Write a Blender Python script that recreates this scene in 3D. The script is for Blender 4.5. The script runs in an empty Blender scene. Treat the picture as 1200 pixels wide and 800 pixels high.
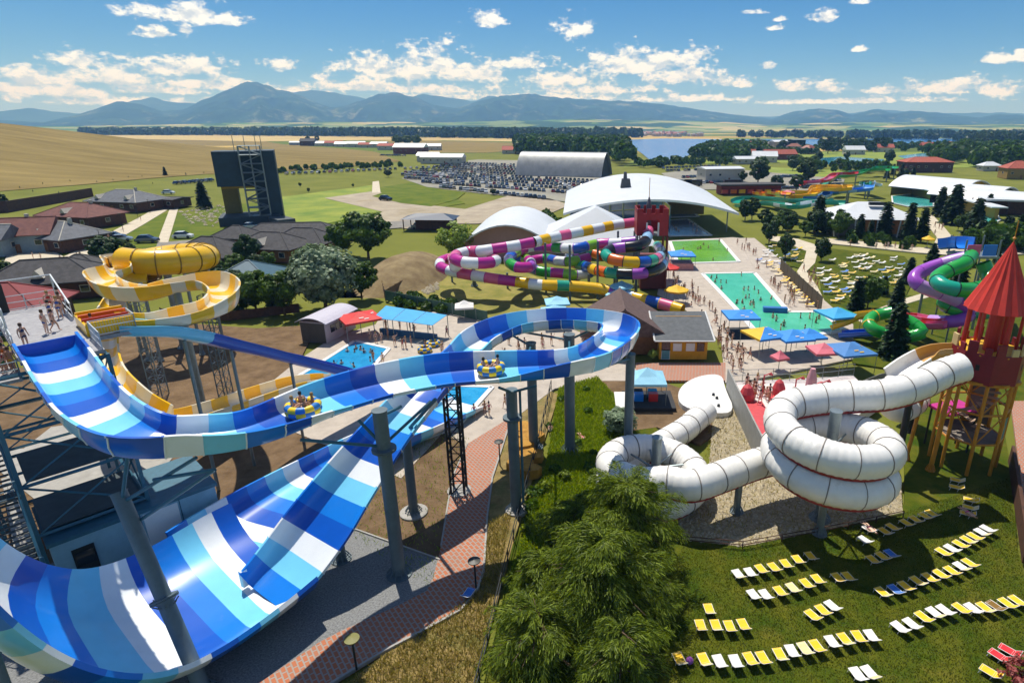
import bpy, bmesh, math, random
import numpy as np
from mathutils import Vector, Matrix, noise
from mathutils.geometry import tessellate_polygon

SC = bpy.context.scene
COL = SC.collection
RNG = random.Random(11)
rad = math.radians

# ------------------------------------------------------------------ camera
CAM_H, FPX, CXP, CYP = 29.0, 710.0, 680.0, 400.0      # metres, photo pixels (1200 x 800)
TILT = math.atan(252.0 / FPX)
cd = bpy.data.cameras.new("camera")
cam = bpy.data.objects.new("camera", cd); COL.objects.link(cam)
cam.location = (0, 0, CAM_H); cam.rotation_euler = (rad(90) - TILT, 0, 0)
cd.sensor_width = 36.0; cd.lens = 36.0 * FPX / 1200.0
cd.shift_x = -(CXP - 600.0) / 1200.0
cd.clip_start = 0.5; cd.clip_end = 60000
SC.camera = cam

# ------------------------------------------------------------------ light
SUN_EL, SUN_AZ = rad(64), math.atan2(-0.45, 0.89)      # azimuth from +Y towards +X
SUN_DIR = Vector((math.sin(SUN_AZ) * math.cos(SUN_EL), math.cos(SUN_AZ) * math.cos(SUN_EL), math.sin(SUN_EL)))
sl = bpy.data.lights.new("sun", 'SUN'); sl.energy = 5.0; sl.angle = rad(0.53); sl.color = (1.0, 0.955, 0.88)
so = bpy.data.objects.new("sun", sl); COL.objects.link(so)
so.rotation_euler = (-SUN_DIR).to_track_quat('-Z', 'Y').to_euler(); so.location = (0, 0, 300)
SC.view_settings.view_transform = 'Standard'; SC.view_settings.look = 'None'
SC.view_settings.exposure = 0.2; SC.view_settings.gamma = 1.0
SC.view_settings.use_curve_mapping = False

def dirpx(px, py):
    u = (px - CXP) / FPX; v = (py - CYP) / FPX
    s, c = math.sin(TILT), math.cos(TILT)
    return Vector((u, c - v * s, -(s + v * c)))
def G(px, py, z=0.0):                       # the point at height z seen at a photo pixel
    d = dirpx(px, py); t = (z - CAM_H) / d.z
    return Vector((d.x * t, d.y * t, z))
def GY(px, py, Y):                          # the point at distance Y seen at a photo pixel
    d = dirpx(px, py); t = Y / d.y
    return Vector((d.x * t, Y, CAM_H + d.z * t))

# ------------------------------------------------------------------ world: sky and clouds
W = bpy.data.worlds.new("World"); SC.world = W; W.use_nodes = True
def build_world():
    nt = W.node_tree; N = nt.nodes; L = nt.links
    N.clear()
    out = N.new('ShaderNodeOutputWorld'); bg = N.new('ShaderNodeBackground')
    bg.inputs['Strength'].default_value = 0.062
    L.new(bg.outputs[0], out.inputs[0])
    sky = N.new('ShaderNodeTexSky'); sky.sky_type = 'NISHITA'; sky.sun_disc = False
    sky.sun_elevation = SUN_EL; sky.sun_rotation = SUN_AZ
    sky.altitude = 600; sky.air_density = 1.0; sky.dust_density = 0.35; sky.ozone_density = 3.0
    tint = N.new('ShaderNodeHueSaturation'); tint.inputs['Saturation'].default_value = 1.25; tint.inputs['Value'].default_value = 1.0
    bl = N.new('ShaderNodeMix'); bl.data_type = 'RGBA'; bl.blend_type = 'MULTIPLY'; bl.inputs['Factor'].default_value = 1.0; bl.inputs['B'].default_value = (0.75, 0.91, 1.20, 1)
    L.new(sky.outputs[0], bl.inputs['A']); L.new(bl.outputs['Result'], tint.inputs['Color'])
    def M(op, a, b=None, c=None, clamp=False):
        n = N.new('ShaderNodeMath'); n.operation = op; n.use_clamp = clamp
        for i, x in enumerate((a, b, c)):
            if x is None: continue
            if isinstance(x, (int, float)): n.inputs[i].default_value = x
            else: L.new(x, n.inputs[i])
        return n.outputs[0]
    def VM(op, a, b=None, c=None):
        n = N.new('ShaderNodeVectorMath'); n.operation = op
        for i, x in enumerate((a, b, c)):
            if x is None: continue
            if isinstance(x, (tuple, list)): n.inputs[i].default_value = x
            else: L.new(x, n.inputs[i])
        return n.outputs['Value'] if op in ('LENGTH', 'DOT_PRODUCT') else n.outputs[0]
    tc = N.new('ShaderNodeTexCoord')
    sep = N.new('ShaderNodeSeparateXYZ'); L.new(tc.outputs['Generated'], sep.inputs[0])
    az = M('ARCTAN2', sep.outputs[0], sep.outputs[1]); el = M('ARCSINE', sep.outputs[2])
    pk = N.new('ShaderNodeCombineXYZ'); L.new(az, pk.inputs[0]); L.new(el, pk.inputs[1])
    P = pk.outputs[0]
    # explicit cumulus: (px, py of the base centre, half width px, height px)
    clouds = [(208, 22, 66, 20), (262, 27, 30, 14), (185, 42, 34, 12), (215, 38, 14, 12), (570, 28, 26, 16), (672, 40, 24, 20),
              (98, 78, 40, 20), (135, 98, 60, 22), (40, 98, 60, 20), (210, 86, 60, 22), (238, 80, 34, 16), (60, 112, 80, 18), (170, 108, 70, 12), (240, 102, 70, 12), (10, 108, 60, 16),
              (330, 80, 24, 13), (440, 84, 50, 24), (512, 86, 36, 36), (470, 90, 70, 20), (555, 92, 50, 22), (420, 105, 70, 12), (500, 108, 90, 11), (374, 92, 12, 6),
              (610, 78, 48, 14), (660, 98, 60, 18), (735, 82, 64, 26), (770, 78, 50, 20), (800, 95, 60, 20), (820, 68, 22, 14), (850, 100, 30, 12), (700, 108, 90, 9),
              (915, 24, 9, 5), (966, 24, 18, 14), (1010, 4, 18, 6), (880, 16, 16, 5), (912, 34, 12, 5), (1006, 60, 10, 6), (900, 80, 14, 6),
              (930, 105, 28, 12), (970, 107, 22, 15), (1095, 108, 60, 15), (1130, 104, 26, 16), (1170, 110, 40, 16), (1168, 72, 24, 13), (1198, 68, 16, 16), (1050, 108, 40, 8),
              (330, 108, 60, 9), (600, 116, 200, 8), (1000, 120, 160, 6), (150, 122, 160, 9), (800, 118, 100, 7)]
    cur = None
    for px, py, hw, hh in clouds:
        d = dirpx(px, py).normalized()
        a0 = math.atan2(d.x, d.y); e0 = math.asin(d.z)
        d2 = dirpx(px + hw, py).normalized(); wa = max(0.004, (math.atan2(d2.x, d2.y) - a0))
        d3 = dirpx(px, py - hh).normalized(); ha = max(0.003, math.asin(d3.z) - e0)
        q = VM('MULTIPLY_ADD', P, (1 / wa, 1 / ha, 0), (-a0 / wa, -e0 / ha - 0.12, 0))
        q2 = VM('MULTIPLY', q, (1, -2.6, 0))
        q = VM('MAXIMUM', q, VM('MULTIPLY', q2, (1, 1, 0)))
        # x must keep its sign-free length: MAXIMUM leaves x alone (same value in both)
        l = VM('LENGTH', q)
        cur = l if cur is None else M('SMOOTH_MIN', cur, l, 0.25)
    # the same kind of cloud all round, outside the photographed sector
    n0 = N.new('ShaderNodeTexNoise'); n0.inputs['Scale'].default_value = 7.0; n0.inputs['Detail'].default_value = 2
    mp = N.new('ShaderNodeMapping'); mp.inputs['Scale'].default_value = (1, 3.0, 1); L.new(P, mp.inputs[0]); L.new(mp.outputs[0], n0.inputs[0])
    gen = M('MULTIPLY_ADD', n0.outputs[0], -6.0, 4.35)
    outside = M('GREATER_THAN', M('ABSOLUTE', M('ADD', az, 0.08)), 0.85)
    high = M('GREATER_THAN', el, 0.215)
    other = M('MAXIMUM', outside, high)
    gen = M('MULTIPLY_ADD', M('SUBTRACT', 1.0, other), 9.0, gen)
    gen = M('MAXIMUM', gen, M('MULTIPLY_ADD', el, -30.0, 1.0))
    cur = M('MINIMUM', cur, gen)
    nb = N.new('ShaderNodeTexNoise'); nb.inputs['Scale'].default_value = 34.0; nb.inputs['Detail'].default_value = 7; nb.inputs['Roughness'].default_value = 0.6
    mb = N.new('ShaderNodeMapping'); mb.inputs['Scale'].default_value = (1, 1.7, 1); L.new(P, mb.inputs[0]); L.new(mb.outputs[0], nb.inputs[0])
    n9 = N.new('ShaderNodeTexNoise'); n9.inputs['Scale'].default_value = 120.0; n9.inputs['Detail'].default_value = 5; L.new(mb.outputs[0], n9.inputs[0])
    f = M('SUBTRACT', M('ADD', M('MULTIPLY_ADD', nb.outputs[0], 3.2, -1.35), M('MULTIPLY', n9.outputs[0], 1.3)), cur)
    mr = N.new('ShaderNodeMapRange'); mr.interpolation_type = 'SMOOTHSTEP'
    mr.inputs['From Min'].default_value = -0.15; mr.inputs['From Max'].default_value = 0.55
    L.new(f, mr.inputs['Value'])
    ab = M('MULTIPLY', mr.outputs[0], M('GREATER_THAN', el, 0.0))
    # cloud light painted in: upper edges sunlit white, undersides shaded grey
    nsh = N.new('ShaderNodeTexNoise'); nsh.inputs['Scale'].default_value = 34.0; nsh.inputs['Detail'].default_value = 7; nsh.inputs['Roughness'].default_value = 0.6
    ms = N.new('ShaderNodeMapping'); ms.inputs['Scale'].default_value = (1, 1.7, 1); ms.inputs['Location'].default_value = (0.0, 0.016, 0)
    L.new(P, ms.inputs[0]); L.new(ms.outputs[0], nsh.inputs[0])
    sh = N.new('ShaderNodeMapRange'); sh.inputs['From Min'].default_value = -0.10; sh.inputs['From Max'].default_value = 0.05
    L.new(M('SUBTRACT', nb.outputs[0], nsh.outputs[0]), sh.inputs['Value'])
    cr = N.new('ShaderNodeMix'); cr.data_type = 'RGBA'
    cr.inputs['A'].default_value = (10.0, 10.9, 12.2, 1); cr.inputs['B'].default_value = (17.0, 17.0, 16.8, 1)
    L.new(sh.outputs[0], cr.inputs['Factor'])
    mx = N.new('ShaderNodeMix'); mx.data_type = 'RGBA'
    L.new(M('MULTIPLY', ab, 0.93), mx.inputs['Factor']); L.new(tint.outputs[0], mx.inputs['A']); L.new(cr.outputs['Result'], mx.inputs['B'])
    L.new(mx.outputs['Result'], bg.inputs['Color'])
    try:
        W.cycles.sampling_method = 'MANUAL'; W.cycles.sample_map_resolution = 512
    except Exception: pass
build_world()

# ------------------------------------------------------------------ materials
def lin(h):
    h = h.lstrip('#'); c = [int(h[i:i + 2], 16) / 255 for i in (0, 2, 4)]
    return tuple((x / 12.92 if x <= 0.04045 else ((x + 0.055) / 1.055) ** 2.4) for x in c)
MATS = {}
def mat(name, col, rough=0.6, metal=0.0, var=0.12, scale=1.5, bump=0.0, bscale=20.0, spec=0.5, col2=None, coat=0.0, dirt=None, trans=0.0, stretch=None):
    """Principled surface whose colour drifts with two noises (col..col2 or a lightness drift) and a fine bump."""
    if name in MATS: return MATS[name]
    m = bpy.data.materials.new(name); m.use_nodes = True; MATS[name] = m
    nt = m.node_tree; N = nt.nodes; L = nt.links; b = N['Principled BSDF']
    if isinstance(col, str): col = lin(col)
    if isinstance(col2, str): col2 = lin(col2)
    b.inputs['Roughness'].default_value = rough; b.inputs['Metallic'].default_value = metal
    b.inputs['Specular IOR Level'].default_value = spec
    if coat: b.inputs['Coat Weight'].default_value = coat; b.inputs['Coat Roughness'].default_value = 0.08
    tc = N.new('ShaderNodeTexCoord')
    n = N.new('ShaderNodeTexNoise'); n.inputs['Scale'].default_value = scale; n.inputs['Detail'].default_value = 6; n.inputs['Roughness'].default_value = 0.65
    if stretch:
        mpg = N.new('ShaderNodeMapping'); mpg.inputs['Scale'].default_value = stretch[:3]; mpg.inputs['Rotation'].default_value = (0, 0, rad(stretch[3])); L.new(tc.outputs['Object'], mpg.inputs[0]); L.new(mpg.outputs[0], n.inputs['Vector'])
    else: L.new(tc.outputs['Object'], n.inputs['Vector'])
    mix = N.new('ShaderNodeMix'); mix.data_type = 'RGBA'
    if col2 is None:
        mix.inputs['A'].default_value = (*[c * (1 - var) for c in col], 1); mix.inputs['B'].default_value = (*[min(1, c * (1 + var)) for c in col], 1)
    else:
        mix.inputs['A'].default_value = (*col, 1); mix.inputs['B'].default_value = (*col2, 1)
    r = N.new('ShaderNodeMapRange'); r.inputs['From Min'].default_value = 0.33; r.inputs['From Max'].default_value = 0.67
    L.new(n.outputs[0], r.inputs['Value']); L.new(r.outputs[0], mix.inputs['Factor'])
    colout = mix.outputs['Result']
    if dirt:
        n2 = N.new('ShaderNodeTexNoise'); n2.inputs['Scale'].default_value = dirt[1]; n2.inputs['Detail'].default_value = 8; n2.inputs['Roughness'].default_value = 0.75
        L.new(tc.outputs['Object'], n2.inputs['Vector'])
        r2 = N.new('ShaderNodeMapRange'); r2.inputs['From Min'].default_value = dirt[2]; r2.inputs['From Max'].default_value = dirt[2] + 0.16
        L.new(n2.outputs[0], r2.inputs['Value'])
        m2 = N.new('ShaderNodeMix'); m2.data_type = 'RGBA'
        dc = dirt[0]; dc = lin(dc) if isinstance(dc, str) else dc
        m2.inputs['B'].default_value = (*dc, 1); L.new(colout, m2.inputs['A'])
        mm = N.new('ShaderNodeMath'); mm.operation = 'MULTIPLY'; mm.inputs[1].default_value = dirt[3]
        L.new(r2.outputs[0], mm.inputs[0]); L.new(mm.outputs[0], m2.inputs['Factor'])
        colout = m2.outputs['Result']
    L.new(colout, b.inputs['Base Color'])
    if bump:
        n3 = N.new('ShaderNodeTexNoise'); n3.inputs['Scale'].default_value = bscale; n3.inputs['Detail'].default_value = 5
        L.new(tc.outputs['Object'], n3.inputs['Vector'])
        bp = N.new('ShaderNodeBump'); bp.inputs['Strength'].default_value = 1.0; bp.inputs['Distance'].default_value = bump
        L.new(n3.outputs[0], bp.inputs['Height']); L.new(bp.outputs[0], b.inputs['Normal'])
    return m

def leafmat(name, c1, c2, trans=0.35):
    m = bpy.data.materials.new(name); m.use_nodes = True; MATS[name] = m
    nt = m.node_tree; N = nt.nodes; L = nt.links; N.clear()
    out = N.new('ShaderNodeOutputMaterial'); geo = N.new('ShaderNodeNewGeometry')
    mix = N.new('ShaderNodeMix'); mix.data_type = 'RGBA'
    mix.inputs['A'].default_value = (*lin(c1), 1); mix.inputs['B'].default_value = (*lin(c2), 1)
    L.new(geo.outputs['Random Per Island'], mix.inputs['Factor'])
    d = N.new('ShaderNodeBsdfPrincipled'); d.inputs['Roughness'].default_value = 0.55; d.inputs['Specular IOR Level'].default_value = 0.3
    t = N.new('ShaderNodeBsdfTranslucent')
    hs = N.new('ShaderNodeHueSaturation'); hs.inputs['Value'].default_value = 1.25; hs.inputs['Saturation'].default_value = 1.1
    hs.inputs['Hue'].default_value = 0.485
    L.new(mix.outputs['Result'], hs.inputs['Color']); L.new(hs.outputs[0], t.inputs['Color'])
    L.new(mix.outputs['Result'], d.inputs['Base Color'])
    ms = N.new('ShaderNodeMixShader'); ms.inputs[0].default_value = trans
    L.new(d.outputs[0], ms.inputs[1]); L.new(t.outputs[0], ms.inputs[2]); L.new(ms.outputs[0], out.inputs[0])
    return m

def watermat(name, c1, c2, scale=0.5, bump=0.03, bscale=2.2, rough=0.06):
    m = mat(name, c1, rough=rough, col2=c2, scale=scale, bump=bump, bscale=bscale, spec=0.5)
    return m

# ------------------------------------------------------------------ mesh builder
class MB:
    def __init__(s): s.v = []; s.f = []; s.m = []; s.mi = 0
    def add(s, vs, fs):
        o = len(s.v); s.v.extend(tuple(p) for p in vs)
        for f in fs: s.f.append(tuple(i + o for i in f)); s.m.append(s.mi)
        return s
    def quad(s, *p): return s.add(p, [tuple(range(len(p)))])
    def box(s, c, d, rz=0.0, top=1.0):
        cx, cy, cz = c; x, y, z = d[0] / 2, d[1] / 2, d[2] / 2
        cr, sr = math.cos(rz), math.sin(rz); vs = []
        for k, t in ((-z, 1.0), (z, top)):
            for a, b in ((-x, -y), (x, -y), (x, y), (-x, y)):
                a *= t; b *= t
                vs.append((cx + a * cr - b * sr, cy + a * sr + b * cr, cz + k))
        return s.add(vs, [(3, 2, 1, 0), (4, 5, 6, 7), (0, 1, 5, 4), (1, 2, 6, 5), (2, 3, 7, 6), (3, 0, 4, 7)])
    def tube(s, p, q, r, n=8, r2=None, cap=True):
        p = Vector(p); q = Vector(q); r2 = r if r2 is None else r2
        ax = (q - p)
        if ax.length < 1e-6: return s
        ax.normalize(); a = ax.orthogonal().normalized(); b = ax.cross(a)
        vs = []
        for c, rr in ((p, r), (q, r2)):
            for i in range(n):
                t = 2 * math.pi * (i + .5) / n; vs.append(c + (a * math.cos(t) + b * math.sin(t)) * rr)
        fs = [(i, (i + 1) % n, n + (i + 1) % n, n + i) for i in range(n)]
        if cap: fs += [tuple(reversed(range(n))), tuple(range(n, 2 * n))]
        return s.add(vs, fs)
    def beam(s, p, q, w, h=None):
        return s.tube(p, q, w * 0.707, 4)
    def lathe(s, c, prof, n=16, cap=True):
        vs = []; cx, cy, cz = c
        for r, z in prof:
            for i in range(n):
                t = 2 * math.pi * i / n; vs.append((cx + r * math.cos(t), cy + r * math.sin(t), cz + z))
        fs = []
        for k in range(len(prof) - 1):
            for i in range(n):
                j = (i + 1) % n; fs.append((k * n + i, k * n + j, (k + 1) * n + j, (k + 1) * n + i))
        if cap:
            fs.append(tuple(reversed(range(n)))); fs.append(tuple(range((len(prof) - 1) * n, len(prof) * n)))
        return s.add(vs, fs)
    def prism(s, poly, z0, z1):
        n = len(poly); vs = [(p[0], p[1], z0) for p in poly] + [(p[0], p[1], z1) for p in poly]
        tr = tessellate_polygon([[Vector((p[0], p[1], 0)) for p in poly]])
        fs = []
        for t in tr:
            a, b, c = [Vector(poly[i][:2]) for i in t]
            if (b - a).cross(c - a) < 0: t = t[::-1]
            fs.append(tuple(i + n for i in t)); fs.append(tuple(reversed(t)))
        area = sum(poly[i][0] * poly[(i + 1) % n][1] - poly[(i + 1) % n][0] * poly[i][1] for i in range(n))
        for i in range(n):
            j = (i + 1) % n
            fs.append((i, j, n + j, n + i) if area > 0 else (j, i, n + i, n + j))
        return s.add(vs, fs)
    def wall(s, poly, z0, z1, th=0.2):          # open polyline extruded as a wall of thickness th
        for a, b in zip(poly[:-1], poly[1:]):
            a = Vector((a[0], a[1], 0)); b = Vector((b[0], b[1], 0)); d = b - a
            if d.length < 1e-3: continue
            s.box(((a.x + b.x) / 2, (a.y + b.y) / 2, (z0 + z1) / 2), (d.length, th, z1 - z0), math.atan2(d.y, d.x))
        return s

ORG = {}
def org(o): return ORG.get(o.name, Vector((0, 0, 0))) if o else Vector((0, 0, 0))
def mesh_of(name, mb, mats, off=None, smooth=False):
    me = bpy.data.meshes.new(name)
    v = mb.v
    if off is not None and off.length > 0: v = [(a - off.x, b - off.y, c - off.z) for a, b, c in v]
    me.from_pydata([tuple(p) for p in v], [], mb.f)
    if not isinstance(mats, (list, tuple)): mats = [mats]
    for m in mats: me.materials.append(m)
    if len(mats) > 1: me.polygons.foreach_set('material_index', mb.m)
    if smooth: me.polygons.foreach_set('use_smooth', [True] * len(mb.f))
    me.update()
    return me
def link(name, me, parent=None, loc=(0, 0, 0), rz=0.0, sc=1.0):
    o = bpy.data.objects.new(name, me); COL.objects.link(o)
    o.location = loc; o.rotation_euler = (0, 0, rz)
    o.scale = (sc, sc, sc) if isinstance(sc, (int, float)) else sc
    if parent: o.parent = parent
    return o
def part(name, mb, mats, parent, smooth=False, label=None):
    """a child mesh whose vertices are in world coordinates; its parent is unrotated"""
    me = mesh_of(name, mb, mats, org(parent), smooth)
    o = link(name, me, parent); ORG[o.name] = org(parent)
    if label: o['label'] = label
    return o
def tag(o, label, cat, group=None, kind=None):
    o['label'] = label; o['category'] = cat
    if group: o['group'] = group
    if kind: o['kind'] = kind
    return o
def thing(name, label, cat, loc=(0, 0, 0), rz=0.0, group=None):
    o = link(name, None, None, loc, rz); ORG[o.name] = Vector(loc); o.empty_display_size = 0.3
    return tag(o, label, cat, group)
def single(name, mb, mats, label, cat, group=None, smooth=False):
    """a thing that is one mesh: its origin goes to the base of its bounding box"""
    a = np.array([tuple(p) for p in mb.v]); c = Vector(((a[:, 0].min() + a[:, 0].max()) / 2, (a[:, 1].min() + a[:, 1].max()) / 2, a[:, 2].min()))
    me = mesh_of(name, mb, mats, c, smooth); o = link(name, me, None, c); ORG[o.name] = c
    return tag(o, label, cat, group)
def struct(name, mb, mats, smooth=False, kind='structure', parent=None):
    me = mesh_of(name, mb, mats, None, smooth); o = link(name, me, parent); o['kind'] = kind
    ORG[o.name] = Vector((0, 0, 0))
    return o
def copy_tree(o, parent=None):
    c = o.copy(); COL.objects.link(c)
    if parent: c.parent = parent
    for ch in list(o.children): copy_tree(ch, c)
    return c

def auto_smooth(o, ang=40):
    me = o.data
    me.polygons.foreach_set('use_smooth', [True] * len(me.polygons))
    bm = bmesh.new(); bm.from_mesh(me)
    for e in bm.edges:
        if len(e.link_faces) == 2 and e.calc_face_angle(0) > rad(ang): e.smooth = False
    bm.to_mesh(me); bm.free()

# terrain height: flat park, a broad grassy hill to the left
def hz(x, y):
    h = 38.5 * math.exp(-((x + 560) ** 2 + (y - 480) ** 2) / (2 * 150 ** 2))
    return h if h > 0.05 else 0.0

def poly_px(pts, z=0.0): return [G(p[0], p[1], z) for p in pts]
def sheet(name, pts, m, z, px=True, kind='structure', smooth_edge=0, skirt=0.25, parent=None):
    """a flat sheet with a small edge depth; pts are ground pixels or world points"""
    P = [G(*p[:2]) for p in pts] if px else [Vector((p[0], p[1], 0)) for p in pts]
    for _ in range(smooth_edge):
        Q = []
        for i in range(len(P)):
            a, b = P[i], P[(i + 1) % len(P)]
            Q += [a * .75 + b * .25, a * .25 + b * .75]
        P = Q
    mb = MB(); mb.prism([(p.x, p.y) for p in P], z - skirt, z)
    return struct(name, mb, m, kind=kind, parent=parent)

# splines
def spline(pts, step):
    """Catmull-Rom through N-dim points, resampled at equal steps of 3-D length"""
    P = [np.array(p, float) for p in pts]
    P = [2 * P[0] - P[1]] + P + [2 * P[-1] - P[-2]]
    S = []
    for i in range(1, len(P) - 2):
        for t in np.linspace(0, 1, 24, endpoint=False):
            a, b, c, d = P[i - 1], P[i], P[i + 1], P[i + 2]
            S.append(0.5 * ((2 * b) + (-a + c) * t + (2 * a - 5 * b + 4 * c - d) * t * t + (-a + 3 * b - 3 * c + d) * t ** 3))
    S.append(P[-2]); S = np.array(S)
    dl = np.linalg.norm(np.diff(S[:, :3], axis=0), axis=1); L = np.concatenate([[0], np.cumsum(dl)])
    n = max(2, int(round(L[-1] / step)) + 1)
    u = np.linspace(0, L[-1], n)
    return np.stack([np.interp(u, L, S[:, k]) for k in range(S.shape[1])], 1), L[-1]
def frames(S, bank=None):
    T = np.gradient(S[:, :3], axis=0); T /= np.linalg.norm(T, axis=1)[:, None]
    side = np.cross(T, np.array([0, 0, 1.0])); side /= np.linalg.norm(side, axis=1)[:, None]
    up = np.cross(side, T)
    if bank is not None:
        c, s_ = np.cos(bank)[:, None], np.sin(bank)[:, None]
        side, up = side * c + up * s_, up * c - side * s_
    return T, side, up
def sweep_segments(parent, S, side, up, profiles, nper, mats, name, phase=0, closed=True, smooth=True, names=None, cap=True):
    """profiles: (n, k, 2) lateral/up offsets per ring; each run of nper rings is one part"""
    n = len(S); k = profiles.shape[1]; out = []
    i = 0; idx = 0; org_ = org(parent)
    while i < n - 1:
        j = min(i + nper, n - 1)
        if n - 1 - j < nper * 0.35: j = n - 1
        mb = MB(); vs = []
        for r in range(i, j + 1):
            p = S[r, :3] + profiles[r, :, 0:1] * side[r] + profiles[r, :, 1:2] * up[r]
            vs.extend(map(tuple, p))
        fs = []; kk = k if closed else k - 1
        for r in range(j - i):
            for a in range(kk):
                b = (a + 1) % k
                fs.append((r * k + a, r * k + b, (r + 1) * k + b, (r + 1) * k + a))
        mb.add(vs, fs)
        m = mats[(idx + phase) % len(mats)]
        o = part(name, mb, m, parent, smooth=False)
        if smooth: auto_smooth(o, 50)
        out.append(o); i = j; idx += 1
    return out
def trough_profile(w, hl, hr, th=0.13, lip=0.16):
    """U trough, inner skin left to right then outer skin back; w half width"""
    inner = []
    for s in (-1, 1):
        h = hl if s < 0 else hr
        side = [(s * w, h), (s * w * 0.985, h * 0.62), (s * w * 0.93, h * 0.33), (s * w * 0.80, h * 0.12), (s * w * 0.58, 0.03), (s * w * 0.28, 0.0)]
        inner += side if s < 0 else side[::-1]
    outer = [((w + lip), hr), (w + lip, hr - 0.1), (w + th * .6, hr - 0.14), (w + th, hr * 0.5), (w * 0.9 + th, hr * 0.1), (w * 0.55, -th), (-w * 0.55, -th), (-w * 0.9 - th, hl * 0.1), (-w - th, hl * 0.5), (-w - th * .6, hl - 0.14), (-w - lip, hl - 0.1), (-w - lip, hl)]
    return inner + outer
def tube_profile(r, n=14): return [(r * math.cos(2 * math.pi * i / n), r * math.sin(2 * math.pi * i / n)) for i in range(n)][::-1]
def closed_slide(parent, pts, r, seglen, mats, phase=0, step=0.35, ring=None, ringmat=None, n=14, rib=0.0, name='slide_segment', ringw=0.07):
    S, L = spline(pts, step); T, side, up = frames(S)
    base = np.array(tube_profile(r, n)); prof = np.repeat(base[None], len(S), 0)
    if rib:
        for i in range(len(S)):
            if i % 3 == 0: prof[i] *= (1 + rib)
    nper = max(2, int(round(seglen / step)))
    segs = sweep_segments(parent, S, side, up, prof, nper, mats, name, phase)
    if ring:
        rb = np.array(tube_profile(r * ring, n)); i = nper
        while i < len(S) - 2:
            mb = MB(); d = T[i] * ringw; vs = []
            for sgn, bb in ((-1, base), (-1, rb), (1, rb), (1, base)):
                vs.extend(map(tuple, S[i, :3] + d * sgn + bb[:, 0:1] * side[i] + bb[:, 1:2] * up[i]))
            mb.add(vs, [(q * n + a, q * n + (a + 1) % n, (q + 1) * n + (a + 1) % n, (q + 1) * n + a) for q in range(3) for a in range(n)])
            part('flange', mb, ringmat, parent); i += nper
    return S, T, side, up
def open_slide(parent, pts, w, hl, hr, seglen, mats, phase=0, step=0.5, name='slide_segment', bank=False, last=None, seam=None):
    """pts rows: x, y, z[, half width[, bank degrees[, wall left, wall right]]]"""
    S, L = spline(pts, step)
    b = np.radians(S[:, 4]) if S.shape[1] > 4 else None
    T, side, up = frames(S, b)
    prof = np.array([trough_profile(S[i, 3] if S.shape[1] > 3 else w, S[i, 5] if S.shape[1] > 5 else hl, S[i, 6] if S.shape[1] > 6 else hr) for i in range(len(S))])
    nper = max(1, int(round(seglen / step)))
    if last is not None:                     # choose the phase so that the last segment has this colour
        n, i, cnt = len(S), 0, 0
        while i < n - 1:
            j = min(i + nper, n - 1)
            if n - 1 - j < nper * 0.35: j = n - 1
            i = j; cnt += 1
        phase = (last - (cnt - 1)) % len(mats)
    sweep_segments(parent, S, side, up, prof, nper, mats, name, phase)
    if seam:
        for i in range(nper, len(S) - 2, nper):
            o = prof[i, 12:]; c = np.array([0.0, 0.6]); d = o - c; d /= np.linalg.norm(d, axis=1)[:, None]; q = o + d * 0.05; t = T[i] * 0.035; k = len(o); vs = []
            for sg, pr in ((-1, o), (-1, q), (1, q), (1, o)): vs.extend(map(tuple, S[i, :3] + t * sg + pr[:, 0:1] * side[i] + pr[:, 1:2] * up[i]))
            mb = MB(); mb.add(vs, [(r * k + a, r * k + a + 1, (r + 1) * k + a + 1, (r + 1) * k + a) for r in range(3) for a in range(k - 1)])
            part('flange', mb, seam, parent)
    return S, T, side, up
# ------------------------------------------------------------------ materials used in many places
GRASS = mat('grass_field', '#4a5419', col2='#6e6a28', rough=0.95, scale=0.05, bump=0.08, bscale=1.5, spec=0.1, dirt=('#3d4a14', 0.02, 0.5, 0.7))
GRASS2 = mat('grass_meadow', '#455c17', col2='#6c7226', rough=0.95, scale=0.12, bump=0.1, bscale=2.5, spec=0.1, dirt=('#8a7a45', 0.08, 0.62, 0.7))
LAWN = mat('lawn_grass', '#34490c', col2='#5a5c17', rough=0.95, scale=0.45, bump=0.05, bscale=9, spec=0.1, dirt=('#75692c', 0.22, 0.54, 0.55))
WHEAT = mat('wheat_stubble', '#6d5e33', col2='#8d7c4b', rough=0.95, scale=0.09, stretch=(.08, 1, 1, 12), bump=0.05, bscale=0.8, spec=0.1, dirt=('#6f6030', 0.012, 0.5, 0.6))
SOIL = mat('bare_soil', '#5d4b37', col2='#7b664e', rough=0.95, scale=0.5, bump=0.08, bscale=4, spec=0.1, dirt=('#4f5a1e', 0.3, 0.62, 0.7))
GRAVEL = mat('gravel', '#7b705a', col2='#b5a98c', rough=0.95, scale=3.0, bump=0.1, bscale=9, spec=0.1, dirt=('#6b6a2a', 0.35, 0.55, 0.6))
ASPHALT = mat('asphalt_road', '#6d6a64', col2='#8a867c', rough=0.9, scale=0.4, bump=0.01, bscale=30, dirt=('#5a564f', 0.2, 0.55, 0.5))
DIRTROAD = mat('gravel_road', '#8f8370', col2='#ab9f89', rough=0.95, scale=0.15, bump=0.03, bscale=6, dirt=('#84744c', 0.06, 0.52, 0.7))
TARTAN = mat('grey_rubber_paving', '#565859', col2='#8b8d8d', rough=0.9, scale=9, bump=0.01, bscale=60, dirt=('#5c5e5d', 0.5, 0.55, 0.4))
DECK = mat('beige_paving', '#a0968a', col2='#b7ada0', rough=0.85, scale=0.7, bump=0.01, bscale=14, dirt=('#8d7963', 0.35, 0.58, 0.5))
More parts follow.
